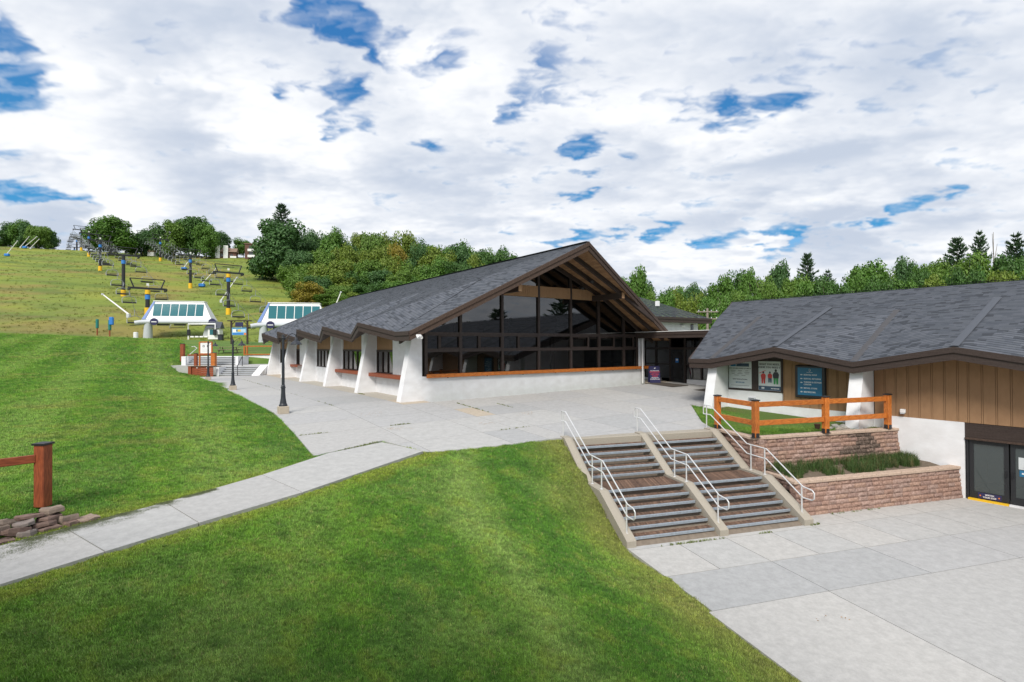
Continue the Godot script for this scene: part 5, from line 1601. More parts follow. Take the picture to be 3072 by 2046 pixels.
func far_steps() -> void:
	rng.seed = 61
	var a := thing("concrete_steps", "low flight of grey steps at the far end of the walk", "steps", Vector3.ZERO, 0.0, "far concrete steps")
	steps_of(a, -27.85, -24.75, 50.8, 2.76, 0.168, 0.32, 5)
	bpart(a, "cheek_wall", M.stucco, Vector3(-28.0, 3.12, -51.7), Vector3(0.28, 0.92, 2.0))
	var ch := MB.new()
	ch.ext(PackedVector2Array([Vector2(50.6, 2.6), Vector2(50.7, 2.85), Vector2(52.4, 3.7), Vector2(54, 3.7), Vector2(54, 2.6)]), -24.75, -24.0, func(d, y, x): return Vector3(x, y, -d))
	part(a, "cheek_wall", ch, M.stucco)
	var pipe := MB.new()
	pipe.tube([Vector3(-26.1, 2.8, -50.7), Vector3(-26.1, 3.7, -50.7), Vector3(-26.5, 4.6, -52.4), Vector3(-26.5, 3.6, -52.4)], 0.035, -1, 6)
	part(a, "handrail", pipe, M.black_metal)
	var land := structure("landing")
	var b := MB.new()
	b.slab(PackedVector2Array([Vector2(-39.5, -55.4), Vector2(-34.7, -55.0), Vector2(-28.0, -52.2), Vector2(-23.8, -52.2), Vector2(-23.8, -60), Vector2(-28.6, -60), Vector2(-34.8, -56.2), Vector2(-39.5, -56.1)]), func(_x, _z): return 3.62, 0.9)
	part(land, "slab", b, M.slab0)
	var u := thing("concrete_steps", "wider upper flight of grey steps behind the notice board", "steps", Vector3.ZERO, 0.0, "far concrete steps")
	steps_of(u, -34.0, -28.9, 55.9, 3.64, 0.165, 0.32, 5)
	bpart(u, "cheek_wall", M.stucco, Vector3(-34.25, 4.0, -56.6), Vector3(0.45, 1.1, 2.0))
	bpart(u, "cheek_wall", M.stucco, Vector3(-28.75, 4.02, -56.8), Vector3(0.28, 1.0, 2.2))
	bpart(u, "top_kerb", M.stucco, Vector3(-31.5, 4.36, -57.9), Vector3(5.1, 0.32, 0.3))
	var hp := MB.new()
	hp.tube([Vector3(-33.9, 3.65, -55.8), Vector3(-33.9, 4.6, -55.8), Vector3(-33.9, 5.4, -57.4), Vector3(-34.3, 5.6, -57.6), Vector3(-34.6, 5.55, -57.6)], 0.035, -1, 6)
	part(u, "handrail", hp, M.rail_pipe)
	var w := thing("white_wall", "low white retaining wall under the orange cable fence", "wall", Vector3(-28.0, 3.6, -60.2))
	bpart(w, "wall", M.stucco, Vector3(0.3, 0.5, 0), Vector3(4.6, 1.0, 0.3))
	var f := thing("cable_fence", "orange timber fence with thin cables above the white wall", "fence", Vector3(-28.1, 4.6, -60.0), 0.0, "timber fences")
	for x in [-2.0, -1.7, 1.55]: bpart(f, "post", M.orange_v1, Vector3(x, 0.28 if x > 0 else 0.5, 0), Vector3(0.16, 1.5 if x > 0 else 1.05, 0.16), 0.01)
	for y in [0.98, 0.06]: bpart(f, "rail", M.orange_h1, Vector3(0.2, y, 0.02), Vector3(4.3, 0.13, 0.09), 0.01)
	for y in [0.32, 0.54, 0.76]: bpart(f, "cable", M.black_metal, Vector3(0.2, y, 0), Vector3(4.2, 0.025, 0.025))
	var pl := thing("timber_planter", "reddish brown timber planter box at the end of the walk", "planter", Vector3(-29.2, 2.7, -50.75))
	for k in 5: bpart(pl, "plank", M.red_h, Vector3(0.05, 0.12 + 0.2 * k, 0.5), Vector3(2.0, 0.19, 0.08), 0.01)
	bpart(pl, "post", M.red_v, Vector3(-1.1, 0.5, 0.5), Vector3(0.3, 1.0, 0.3), 0.015)
	for k in 5: bpart(pl, "plank", M.red_h, Vector3(-1.15, 0.12 + 0.2 * k, -0.4), Vector3(0.08, 0.19, 1.6), 0.01)
	bpart(pl, "cap", M.old_wood, Vector3(-0.05, 1.03, 0.5), Vector3(2.5, 0.05, 0.34), 0.01)
	bpart(pl, "soil", M.dirt, Vector3(-0.1, 0.95, -0.3), Vector3(2.1, 0.06, 1.6))
	for k in 2: bpart(pl, "round_light", M.white_paint, Vector3(-0.45 + 0.95 * k, 0.86, 0.55), Vector3(0.14, 0.08, 0.05), 0.02)
	var fr := thing("timber_fence", "two stout orange posts with a rail on the timber planter", "fence", Vector3(-29.7, 3.7, -50.8), 0.0, "timber fences")
	post_with_cap(fr, Vector3(-0.35, 0, 0.1), 1.2, "red_v", false, 0.26)
	post_with_cap(fr, Vector3(1.35, 0, 0.1), 1.25, "orange_v0", false, 0.38)
	rail_between(fr, Vector3(-1.2, 1.05, 0.0), Vector3(1.2, 1.08, 0.0), "red_h", 0.13, 0.07)
	var tp := thing("timber_post", "tall reddish timber post beside the upper far steps", "post", Vector3(-35.2, 4.0, -57.0))
	post_with_cap(tp, Vector3.ZERO, 1.85, "red_v", false, 0.36)
	var nb := thing("notice_board", "white notice in an orange timber frame before upper steps", "sign", Vector3(-31.0, 3.6, -54.0))
	for x in [-0.62, 0.62]: bpart(nb, "post", M.orange_v0, Vector3(x, 1.22, 0), Vector3(0.13, 2.48, 0.13), 0.01)
	for y in [1.22, 2.42]: bpart(nb, "frame", M.orange_h0, Vector3(0, y, 0), Vector3(1.1, 0.12, 0.1), 0.01)
	var sheet := bpart(nb, "sheet", M.letter_white, Vector3(0, 1.82, 0.0), Vector3(1.1, 1.06, 0.03))
	for x in [-0.22, 0.22]:
		bpart(sheet, "print_mark", M.letter_dark, Vector3(x, 0.18, 0.017), Vector3(0.2, 0.2, 0.004))
		bpart(sheet, "print_mark", M.letter_white, Vector3(x, 0.18, 0.021), Vector3(0.09, 0.1, 0.004))
	for k in 4: bpart(sheet, "print_line", M.light_grey, Vector3(0, [0.4, -0.1, -0.22, -0.34][k], 0.017), Vector3(0.8, 0.03, 0.003))
	var pt := thing("picnic_table", "weathered wooden picnic table on the lawn behind upper steps", "picnic table", Vector3(-33.0, ground_at(-33.0, -62.0) - 0.02, -62.0))
	for k in 4: bpart(pt, "top_board", M.old_wood, Vector3(0, 0.76, -0.33 + 0.22 * k), Vector3(2.3, 0.05, 0.2), 0.006)
	for s in [-1, 1]: bpart(pt, "seat_board", M.old_wood, Vector3(0, 0.46, s * 0.75), Vector3(2.3, 0.05, 0.26), 0.006)
	for x in [-0.8, 0.8]:
		for s in [-1, 1]: bpart(pt, "leg", M.old_wood, Vector3(x, 0.38, s * 0.42), Vector3(0.06, 0.86, 0.1), 0.0, Basis(Vector3.RIGHT, -s * 0.5))
		bpart(pt, "brace", M.old_wood, Vector3(x + 0.06, 0.42, 0), Vector3(0.05, 0.1, 1.6))

func ground_at(x: float, z: float) -> float:
	var i := clampi(gx.bsearch(x) - 1, 0, gx.size() - 2)
	var j := clampi(gd.bsearch(-z) - 1, 0, gd.size() - 2)
	var tx := clampf((x - gx[i]) / (gx[i + 1] - gx[i]), 0, 1)
	var tz := clampf((-z - gd[j]) / (gd[j + 1] - gd[j]), 0, 1)
	var w := gx.size()
	return lerpf(lerpf(gp[j * w + i].y, gp[j * w + i + 1].y, tx), lerpf(gp[(j + 1) * w + i].y, gp[(j + 1) * w + i + 1].y, tx), tz)

# ---------------------------------------------------------------- chairlifts
func station(label: String, at: Vector3, turn: float) -> void:
	var t := thing("lift_terminal", label, "lift station", at, turn, "chairlift terminals")
	var hood := MB.new()
	var lo := [Vector3(-5.2, 0, 1.8), Vector3(5.6, 0, 1.8), Vector3(5.6, 0, -1.8), Vector3(-5.2, 0, -1.8)]
	var hi := [Vector3(-3.7, 3.2, 0.8), Vector3(4.1, 3.2, 0.8), Vector3(4.1, 3.2, -0.8), Vector3(-3.7, 3.2, -0.8)]
	hood.hexa(lo + hi)
	var h := part(t, "hood", hood, M.white_paint, Vector3(0, 3.3, 0))
	bpart(h, "roof_edge", M.white_paint, Vector3(0.2, 3.23, 0), Vector3(8.1, 0.14, 1.9), 0.03)
	bpart(h, "lower_edge", M.light_grey, Vector3(0.2, -0.09, 0), Vector3(11.0, 0.16, 3.66), 0.03)
	var sl := Vector3(0, 3.2, -1.0).normalized()
	var bs := Basis(Vector3.RIGHT, sl, Vector3.RIGHT.cross(sl))
	for k in 6:
		var b := MB.new()
		b.cbox(Vector3.ZERO, Vector3(1.22, 2.25, 0.05), 0.012)
		part(h, "window", b, M.lift_glass, Vector3(-3.05 + 1.33 * k, 1.66, 1.30), bs)
	var st := MB.new()
	st.quad(Vector3(-5.24, 0.02, 1.9), Vector3(-4.7, 0.02, 1.9), Vector3(-3.5, 3.18, 0.9), Vector3(-3.8, 3.18, 0.9))
	st.quad(Vector3(-5.25, 0.02, -1.8), Vector3(-5.25, 0.02, 1.9), Vector3(-3.76, 3.18, 0.9), Vector3(-3.76, 3.18, -0.8))
	part(h, "blue_stripe", st, M.lift_blue)
	var beam := MB.new()
	beam.tube([Vector3(-6.1, 2.6, 2.4), Vector3(-5.4, 2.75, 2.2), Vector3(-3.9, 2.85, 1.9), Vector3(5.9, 2.85, 1.9)], 0.38, -1, 14)
	part(t, "beam", beam, M.light_grey)
	for x in [-3.2, 5.9]:
		var d := MB.new()
		d.tube([Vector3(x, 2.85, 2.22), Vector3(x, 2.85, 2.34)], 0.62, -1, 18)
		var o := part(t, "round_sign", d, M.navy)
		bpart(o, "lettering", M.letter_white, Vector3(x, 2.83, 2.35), Vector3(0.8, 0.14, 0.02))
	var leg := MB.new()
	leg.tube([Vector3(-4.5, -1.2, 1.4), Vector3(-4.3, 2.7, 1.7)], 0.78, 0.6, 16)
	part(t, "leg", leg, M.light_grey)
	var leg2 := MB.new()
	leg2.hexa([Vector3(3.6, -1.2, 0.9), Vector3(5.4, -1.2, 0.9), Vector3(5.4, -1.2, -0.9), Vector3(3.6, -1.2, -0.9), Vector3(4.6, 3.2, 0.8), Vector3(6.0, 3.2, 0.8), Vector3(6.0, 3.2, -0.8), Vector3(4.6, 3.2, -0.8)])
	part(t, "leg", leg2, M.light_grey)
	for k in 3: bpart(t, "sheave_frame", M.black_metal, Vector3(-2.0 + 2.6 * k, 2.35, 1.6), Vector3(1.8, 0.25, 0.5))

func tower(label: String, at: Vector3, turn: float, h: float, sign_big: bool) -> void:
	var t := thing("lift_tower", label, "lift tower", at, turn, "chairlift towers")
	var p := MB.new()
	p.tube([Vector3(0, -1.0, 0), Vector3(0, h, 0)], 0.42, 0.36, 14)
	part(t, "pole", p, M.black_metal)
	var pad := MB.new()
	pad.tube([Vector3(0, -0.4, 0), Vector3(0, 1.5, 0)], 0.56, 0.54, 14)
	part(t, "pad", pad, M.yellow)
	var s := MB.new()
	s.tube([Vector3(0, h - 2.0, 0), Vector3(0, h - 1.1, 0)], 0.46, -1, 14)
	part(t, "number_plate", s, M.blue)
	if sign_big:
		var y := MB.new()
		y.tube([Vector3(0, h - 0.95, 0), Vector3(0, h - 0.1, 0)], 0.47, -1, 14)
		part(t, "warning_band", y, M.yellow)
	var c := MB.new()
	c.box(Vector3(0, h + 0.2, 0), Vector3(6.6, 0.38, 0.4))
	part(t, "crossarm", c, M.black_metal)
	for sx in [-1, 1]:
		var f := MB.new()
		f.tube([Vector3(sx * 2.3, h + 0.3, 0), Vector3(sx * 2.95, h + 2.1, 0)], 0.13, -1, 8)
		part(t, "lifting_frame", f, M.black_metal)
		var w := MB.new()
		w.box(Vector3(sx * 3.1, h + 0.05, 0), Vector3(0.22, 0.2, 2.6))
		for k in 4: w.tube([Vector3(sx * 3.1 - 0.12, h - 0.1, -1.0 + 0.66 * k), Vector3(sx * 3.1 + 0.12, h - 0.1, -1.0 + 0.66 * k)], 0.22, -1, 10)
		part(t, "sheaves", w, M.lamp_metal)
	var top := MB.new()
	top.tube([Vector3(-2.95, h + 2.1, 0), Vector3(2.95, h + 2.1, 0)], 0.1, -1, 8)
	top.tube([Vector3(-1.3, h + 1.6, 0), Vector3(1.3, h + 1.6, 0)], 0.07, -1, 6)
	part(t, "top_bar", top, M.black_metal)
	bpart(t, "beacon", M.white_paint, Vector3(0, h + 1.0, 0.1), Vector3(0.4, 0.5, 0.2))

var chair0: Node3D
func chair_at(p: Vector3, turn: float, label: String, group: String) -> void:
	if chair0 == null:
		chair0 = thing("lift_chair", label, "lift chair", p, turn, group)
		var a := MB.new()
		a.tube([Vector3(0, 0, 0), Vector3(0.0, -1.0, 0.12), Vector3(0, -1.35, 0.05)], 0.045, -1, 6)
		part(chair0, "hanger", a, M.chair_grey)
		var f := MB.new()
		f.tube([Vector3(-1.12, -2.75, 0.3), Vector3(-1.15, -2.5, 0.0), Vector3(-1.12, -1.9, -0.1), Vector3(-0.85, -1.45, -0.05), Vector3(0, -1.33, 0.0), Vector3(0.85, -1.45, -0.05), Vector3(1.12, -1.9, -0.1), Vector3(1.15, -2.5, 0.0), Vector3(1.12, -2.75, 0.3)], 0.055, -1, 6)
		part(chair0, "frame", f, M.chair_grey)
		var b := MB.new()
		b.cbox(Vector3(0, -2.62, 0.2), Vector3(2.2, 0.24, 0.5), 0.05)
		part(chair0, "seat", b, M.black_metal)
		var r := MB.new()
		r.box(Vector3(0, -2.18, -0.06), Vector3(2.15, 0.07, 0.05)); r.box(Vector3(0, -2.42, -0.04), Vector3(2.15, 0.07, 0.05))
		part(chair0, "backrest", r, M.lamp_metal)
		return
	var c := copy(chair0, label, group)
	c.position = p; c.rotation.y = turn

func lift(which: String, pts: Array, start: Vector3, group: String, names_: Array, gap: float) -> void:
	# pts: [x, z, tower height]; the rope runs over both ends of the crossarms
	var dir: Vector3 = Vector3(pts[1][0] - pts[0][0], 0, pts[1][1] - pts[0][1]).normalized()
	var turn := atan2(dir.x, dir.z) + PI
	var side := Vector3(-dir.z, 0, dir.x)
	var knots := [start]
	for k in pts.size():
		var y := ground_at(pts[k][0], pts[k][1])
		tower(names_[k], Vector3(pts[k][0], y, pts[k][1]), turn, pts[k][2], k == 0)
		knots.append(Vector3(pts[k][0], y + pts[k][2], pts[k][1]))
	for s in [-1, 1]:
		var line := []
		for k in knots.size() - 1:
			var a: Vector3 = knots[k] + side * 3.1 * s
			var b: Vector3 = knots[k + 1] + side * 3.1 * s
			for j in 6: line.append(a.lerp(b, j / 6.0) - Vector3(0, 0.9 * sin(PI * j / 6.0), 0))
		line.append(knots[-1] + side * 3.1 * s)
		var rope := thing("haul_rope", "thin dark haul rope of the %s chairlift, %s strand" % [which, "left" if s * side.x < 0 else "right"], "cable", Vector3.ZERO, 0.0, "haul ropes")
		var m := MB.new()
		m.tube(line, 0.035, -1, 5, false)
		part(rope, "rope", m, M.cable)
		var run := gap * (0.35 if s > 0 else 0.8)
		var done_ := 0.0
		var count := 0
		for k in line.size() - 1:
			var a: Vector3 = line[k]
			var b: Vector3 = line[k + 1]
			var seg := a.distance_to(b)
			while run < done_ + seg:
				chair_at(a.lerp(b, (run - done_) / seg), turn + (PI if s > 0 else 0.0), "%s empty chair up from the terminal on the %s chairlift, %s strand" % [nth(count), which, "left" if s * side.x < 0 else "right"], group)
				run += gap
				count += 1
			done_ += seg

func lifts() -> void:
	station("white chairlift terminal with blue stripe, left of the trail map board", Vector3(-59.2, 7.1, -95.0), 0.24)
	station("white chairlift terminal half hidden by the lodge eave", Vector3(-36.4, 6.2, -89.0), 0.24)
	lift("left", [[-73.8, -108.0, 5.2], [-96.2, -132.0, 10.0], [-137.5, -178.0, 9.8], [-181.0, -228.0, 9.6], [-211.7, -262.0, 10.0], [-240.0, -294.0, 9.0], [-266.0, -324.0, 8.5]], Vector3(-64.0, 10.6, -97.0), "chairs of the left chairlift", ["low lift tower rising right behind the left terminal", "black lift tower with leaning yellow pad, second on the left lift", "third tower up the left lift, yellow pad at foot", "fourth tower up the left lift beside the maple", "fifth tower of the left lift with yellow pad on the crest", "sixth tower of the left lift against the sky", "farthest tower of the left lift beyond the crest"], 8.8)
	lift("right", [[-68.6, -129.0, 9.9], [-99.5, -165.0, 9.9], [-155.0, -235.0, 9.5], [-190.0, -275.0, 9.5], [-216.0, -305.0, 9.0]], Vector3(-41.0, 9.8, -93.0), "chairs of the right chairlift", ["nearest tower of the right lift with bright yellow pad", "second tower up the right lift with yellow pad", "third tower up the right lift below the trees", "fourth tower of the right lift at the trees' edge", "farthest tower of the right lift on the crest"], 9.6)
	# trail map board
	var b := thing("trail_map_board", "dark timber board with colourful trail map and screen between the terminals", "map board", Vector3(-36.8, 0, -72.0))
	for x in [-1.08, 1.08]: bpart(b, "post", M.brown_trim, Vector3(x, 7.4, 0), Vector3(0.2, 3.2, 0.2), 0.01)
	bpart(b, "beam", M.brown_trim, Vector3(0, 9.05, 0), Vector3(3.2, 0.14, 0.3), 0.01)
	for s in [-1, 1]: bpart(b, "brace", M.brown_trim, Vector3(s * 0.8, 8.75, 0), Vector3(0.08, 0.7, 0.1), 0.0, Basis(Vector3.BACK, s * 0.75))
	bpart(b, "screen", M.navy, Vector3(0.0, 8.55, 0.05), Vector3(1.05, 0.6, 0.1), 0.02)
	var mp := bpart(b, "map", M.map_blue, Vector3(0, 7.62, 0.05), Vector3(1.94, 1.0, 0.06))
	for q in [[-0.62, 0.08, 0.5, 0.42, M.letter_white], [-0.3, 0.1, 0.2, 0.26, M.sign_blue], [0.02, 0.1, 0.46, 0.3, M.map_yellow], [0.55, 0.1, 0.6, 0.36, M.map_pale], [-0.15, -0.34, 1.5, 0.26, M.blue], [0.8, -0.34, 0.28, 0.28, M.orange], [0.0, 0.42, 1.8, 0.1, M.sign_blue]]:
		bpart(mp, "print", q[4], Vector3(q[0], q[1], 0.033), Vector3(q[2], q[3], 0.006))
	# control hut, gate, pads, markers
	var hut := thing("lift_hut", "small white operator hut with grey pitched roof beside left terminal", "hut", Vector3(-50.6, ground_at(-50.6, -91.0), -91.0), 0.2)
	bpart(hut, "wall", M.white_paint, Vector3(0, 0.95, 0), Vector3(1.8, 1.9, 1.8))
	var rf := MB.new()
	rf.ext(PackedVector2Array([Vector2(-1.15, 1.85), Vector2(1.15, 1.85), Vector2(0.0, 3.0)]), -1.1, 1.1, func(z, y, x): return Vector3(x, y, z))
	part(hut, "roof", rf, M.ridge_cap)
	bpart(hut, "window", M.lift_glass, Vector3(-0.3, 1.2, 0.91), Vector3(0.6, 0.9, 0.04))
	var gt := thing("lift_gate", "white pipe gate frame with black pads before the left terminal", "gate", Vector3(-53.0, ground_at(-53.0, -90.0) - 0.1, -90.0))
	var gm := MB.new()
	gm.tube([Vector3(-1.6, 0, 0), Vector3(-1.6, 2.7, 0), Vector3(2.9, 2.7, 0), Vector3(2.9, 0.9, 0)], 0.13, -1, 8)
	part(gt, "frame", gm, M.white_paint)
	for x in [-1.5, 2.9]: bpart(gt, "pad", M.black_metal, Vector3(x, 1.3, 0.1), Vector3(0.5, 1.0, 0.3), 0.05)
	for k in 4: bpart(gt, "bar", M.white_paint, Vector3(-0.9 + 0.78 * k, 0.55, 0.1), Vector3(0.62, 0.26, 0.2), 0.04)
	var bin := thing("litter_bin", "dark litter bin at the foot of the operator hut", "bin", Vector3(-48.6, ground_at(-48.6, -89.0), -89.0))
	bpart(bin, "body", M.lamp_metal, Vector3(0, 0.45, 0), Vector3(0.7, 0.9, 0.6), 0.04)
	bpart(bin, "lid", M.black_metal, Vector3(0, 0.95, 0), Vector3(0.8, 0.12, 0.7), 0.03)
	var tank := thing("white_drum", "white drum standing left of the left terminal leg", "drum", Vector3(-64.2, ground_at(-64.2, -91.0), -91.0))
	var dm := MB.new()
	dm.lathe([[0.34, 0.0], [0.36, 0.1], [0.36, 0.95], [0.3, 1.05], [0.0, 1.08]], 14)
	part(tank, "body", dm, M.white_paint)
	part(tank, "lid", MB_ring(0.37, 0.9), M.light_grey)
	for k in 3:
		var u: Array = [[-70.5, -90.0, 1.55, 1.1], [-66.0, -87.5, 1.7, 1.25], [-70.3, -92.5, 1.2, 1.0]][k]
		var p := thing("padded_marker", ["leftmost teal padded stake before the ski hill", "teal padded stake with a blue pad nearest the left terminal", "middle teal padded stake with an orange top"][k], "marker", Vector3(u[0], ground_at(u[0], u[1]), u[1]), 0.0, "padded stakes")
		if k == 2: p.position.x = -69.8
		if k == 0: p.position.x = -70.0 * 1.0
		bpart(p, "stake", M.red_v, Vector3(0, u[3] / 2, 0), Vector3(0.14, u[3] + 0.3, 0.14))
		bpart(p, "pad", M.teal, Vector3(0, u[3] + u[2] / 2, 0), Vector3(0.36, u[2], 0.36), 0.06)
		if k == 1: bpart(p, "blue_pad", M.blue, Vector3(0.34, u[3] + 1.5, 0.1), Vector3(0.66, 1.3, 0.4), 0.08)
		if k == 2: bpart(p, "top_pad", M.orange, Vector3(0, u[3] + 1.5, 0), Vector3(0.26, 0.5, 0.26), 0.05)

func MB_ring(r: float, y: float) -> ArrayMesh:
	var b := MB.new()
	b.lathe([[r, y], [r, y + 0.06], [r - 0.05, y + 0.07]], 14)
	return b.done()

func snow_guns() -> void:
	# [foot x, foot z, top x, top y above foot, top z, blue base]
	var list := [["long white snow gun pole lying over left of the left terminal", -75.5, -105.0, -81.0, 4.6, -105.5, false], ["white snow gun pole leaning right by the nearest yellow tower", -76.3, -140.0, -72.2, 6.5, -140.0, false], ["white snow gun on blue base between the two lifts", -98.0, -168.0, -93.2, 5.8, -168.0, true], ["white snow gun on blue base higher between the lifts", -122.0, -198.0, -118.2, 6.2, -198.0, true], ["white snow gun at the left frame edge on blue sled", -204.0, -215.0, -199.5, 6.2, -215.0, true], ["white snow gun pole in front of the hilltop clump, leftmost", -236.0, -256.0, -232.0, 5.4, -256.0, false], ["white snow gun pole in front of the hilltop clump, middle", -232.5, -254.0, -226.5, 5.6, -254.0, true], ["thin grey snow gun pole in front of the hilltop clump, right", -228.5, -253.0, -224.5, 4.6, -253.0, false], ["white snow gun pole before the trees left of the brown houses", -146.0, -254.0, -142.5, 3.6, -254.0, false], ["white snow gun pole just above the lodge roof at the wood edge", -42.0, -126.0, -40.4, 4.6, -126.0, false], ["bent white pole in front of the large dark tree", -77.0, -186.0, -79.5, 3.6, -186.0, false]]
	for q in list:
		var y := ground_at(q[1], q[2])
		var t := thing("snow_gun", q[0], "snow gun", Vector3(q[1], y, q[2]), 0.0, "snow guns")
		var top := Vector3(q[3] - q[1], q[4], q[5] - q[2])
		var b := MB.new()
		b.tube([Vector3(0, 0.6, 0), top], 0.16, 0.11, 8)
		part(t, "mast", b, M.white_paint)
		bpart(t, "nozzle", M.light_grey, top, Vector3(0.4, 0.35, 0.35), 0.05)
		if q[6]: bpart(t, "base", M.blue, Vector3(0.3, 0.6, 0), Vector3(1.8, 1.0, 1.0), 0.15)
		else: bpart(t, "base", M.light_grey, Vector3(0, 0.25, 0), Vector3(0.6, 0.9, 0.6), 0.05)

func far_houses() -> void:
	var y := ground_at(-135.0, -251.0)
	var t := thing("hill_house", "brown hillside house with two broad white chimneys", "house", Vector3(-135.0, y - 1.8, -251.0), 0.3)
	bpart(t, "wall", M.house_brown, Vector3(0, 2.2, 0), Vector3(10.0, 4.4, 5.0))
	var rf := MB.new()
	rf.ext(PackedVector2Array([Vector2(-3.2, 4.0), Vector2(3.2, 4.0), Vector2(0.0, 6.2)]), -5.4, 5.4, func(z, yy, x): return Vector3(x, yy, z))
	part(t, "roof", rf, M.house_roof)
	for x in [-2.6, 0.8]: bpart(t, "chimney", M.white_paint, Vector3(x, 3.9, 2.7), Vector3(1.9, 6.0, 1.0))
	for x in [-4.2, -0.9, 3.2]: bpart(t, "window", M.dark_glass, Vector3(x, 2.4, 2.53), Vector3(0.9, 1.3, 0.08))
	bpart(t, "balcony", M.white_paint, Vector3(4.0, 1.6, 3.0), Vector3(2.6, 0.9, 1.0))
	var t2 := thing("hill_house", "narrow three-storey brown house with white balconies", "house", Vector3(-122.6, ground_at(-122.6, -251.0) - 1.0, -251.0), 0.25)
	bpart(t2, "wall", M.house_brown, Vector3(0, 4.0, 0), Vector3(4.6, 8.0, 5.0))
	var r2 := MB.new()
	r2.ext(PackedVector2Array([Vector2(-3.0, 8.6), Vector2(2.8, 7.8), Vector2(2.8, 7.6), Vector2(-3.0, 7.6)]), -2.7, 2.7, func(z, yy, x): return Vector3(x, yy, z))
	part(t2, "roof", r2, M.house_roof)
	for k in 2:
		bpart(t2, "balcony", M.white_paint, Vector3(0.5, 1.9 + 2.8 * k, 2.9), Vector3(3.0, 1.1, 0.9))
		bpart(t2, "window", M.dark_glass, Vector3(0.5, 3.3 + 2.8 * k, 2.53), Vector3(2.2, 1.5, 0.08))
	var s := thing("hill_hut", "tiny pale hut under the hilltop trees by right lift", "hut", Vector3(-170.0, ground_at(-170.0, -252.0), -252.0))
	bpart(s, "wall", M.white_paint, Vector3(0, 1.0, 0), Vector3(3.0, 2.0, 2.5))
	var r3 := MB.new()
	r3.ext(PackedVector2Array([Vector2(-1.9, 2.0), Vector2(1.9, 2.0), Vector2(0.0, 3.1)]), -1.5, 1.5, func(x, yy, z): return Vector3(x, yy, z))
	part(s, "roof", r3, M.house_roof)

func utility_pole() -> void:
	var t := thing("utility_pole", "pale utility pole with two crossarms behind the rear building", "utility pole", Vector3(22.0, 3.0, -60.0))
	var b := MB.new()
	b.tube([Vector3(0, 0, 0), Vector3(0, 6.6, 0)], 0.17, 0.12, 10)
	part(t, "pole", b, M.pale_bark)
	for y in [6.2, 5.4]:
		bpart(t, "crossarm", M.pale_bark, Vector3(0, y, 0.1), Vector3(2.4, 0.12, 0.12))
		for x in [-1.0, -0.4, 0.4, 1.0]: bpart(t, "insulator", M.light_grey, Vector3(x, y + 0.13, 0.1), Vector3(0.08, 0.16, 0.08))

# ---------------------------------------------------------------- trees
func crown_mesh(sd: int, count: int, lobes: int, leaf: float, squash: float) -> ArrayMesh:   # about one unit wide and high, foot at y 0
	var r := RandomNumberGenerator.new()
	r.seed = sd
	var balls := []
	balls.append([Vector3(0, 0.45, 0), 0.34]); balls.append([Vector3(0, 0.68, 0), 0.24])
	for k in lobes:
		var h := r.randf_range(0.12, 0.86)
		var reach := 0.36 * sqrt(maxf(0.05, 1.0 - pow((h - 0.42) / 0.56, 2.0)))
		var a := TAU * (k * 0.382 + r.randf() * 0.12)
		balls.append([Vector3(cos(a) * reach * r.randf_range(0.55, 1.0), h, sin(a) * reach * r.randf_range(0.55, 1.0)), r.randf_range(0.12, 0.22)])
	var b := MB.new()
	for k in count:
		var q: Array = balls[r.randi() % balls.size()]
		var d := Vector3(r.randfn(), r.randfn() * squash, r.randfn()).normalized()
		var p: Vector3 = q[0] + d * q[1] * (r.randf_range(0.62, 1.08) if r.randf() < 0.85 else r.randf_range(0.2, 0.7))
		var nn := (d + Vector3(r.randfn(), r.randfn(), r.randfn()) * 0.55 + Vector3(0, 0.25, 0)).normalized()
		var t1 := nn.cross(Vector3(r.randfn(), r.randfn(), r.randfn())).normalized()
		var t2 := nn.cross(t1)
		var s := leaf * r.randf_range(0.55, 1.25)
		var v := r.randf_range(0.72, 1.28)
		b.col = Color(v * r.randf_range(0.92, 1.12), v, v * r.randf_range(0.85, 1.1))
		b.tri(p - t1 * s, p + t2 * s * 0.62, p + t1 * s); b.tri(p - t1 * s, p + t1 * s, p - t2 * s * 0.55 + nn * s * 0.35)
	return b.done()

func pine_mesh(sd: int) -> ArrayMesh:
	var r := RandomNumberGenerator.new()
	r.seed = sd
	var b := MB.new()
	var y := 0.16
	while y < 0.99:
		var n := 5 + r.randi() % 3
		var off := r.randf() * TAU
		for k in n:
			if r.randf() < 0.12: continue
			var a := off + TAU * k / n + r.randf_range(-0.25, 0.25)
			var reach := (0.46 * pow(1.0 - y, 0.72) + 0.03) * r.randf_range(0.6, 1.12)
			var d := Vector3(cos(a), 0, sin(a))
			var sidev := Vector3(-d.z, 0, d.x)
			var m := 3 + int(reach * 26.0)
			for i in m:
				var f := (i + 0.6) / m
				var p := d * reach * f + Vector3(0, y + reach * (0.30 * f - 0.12) + r.randf_range(-0.008, 0.008), 0) + sidev * r.randf_range(-0.5, 0.5) * reach * 0.34 * (1.1 - f)
				var s := 0.036 * r.randf_range(0.7, 1.4)
				var v := r.randf_range(0.7, 1.35)
				b.col = Color(v, v, v * 0.95)
				for w in 3:
					var o := (d * r.randf_range(0.2, 1.0) + sidev * r.randf_range(-1.0, 1.0) + Vector3(0, r.randf_range(0.1, 0.7), 0)).normalized()
					var pw := o.cross(Vector3(r.randfn(), r.randfn(), r.randfn())).normalized()
					b.tri(p - pw * s * 0.3, p + pw * s * 0.3, p + o * s * 1.6)
		y += 0.042 * r.randf_range(0.75, 1.2)
	return b.done()

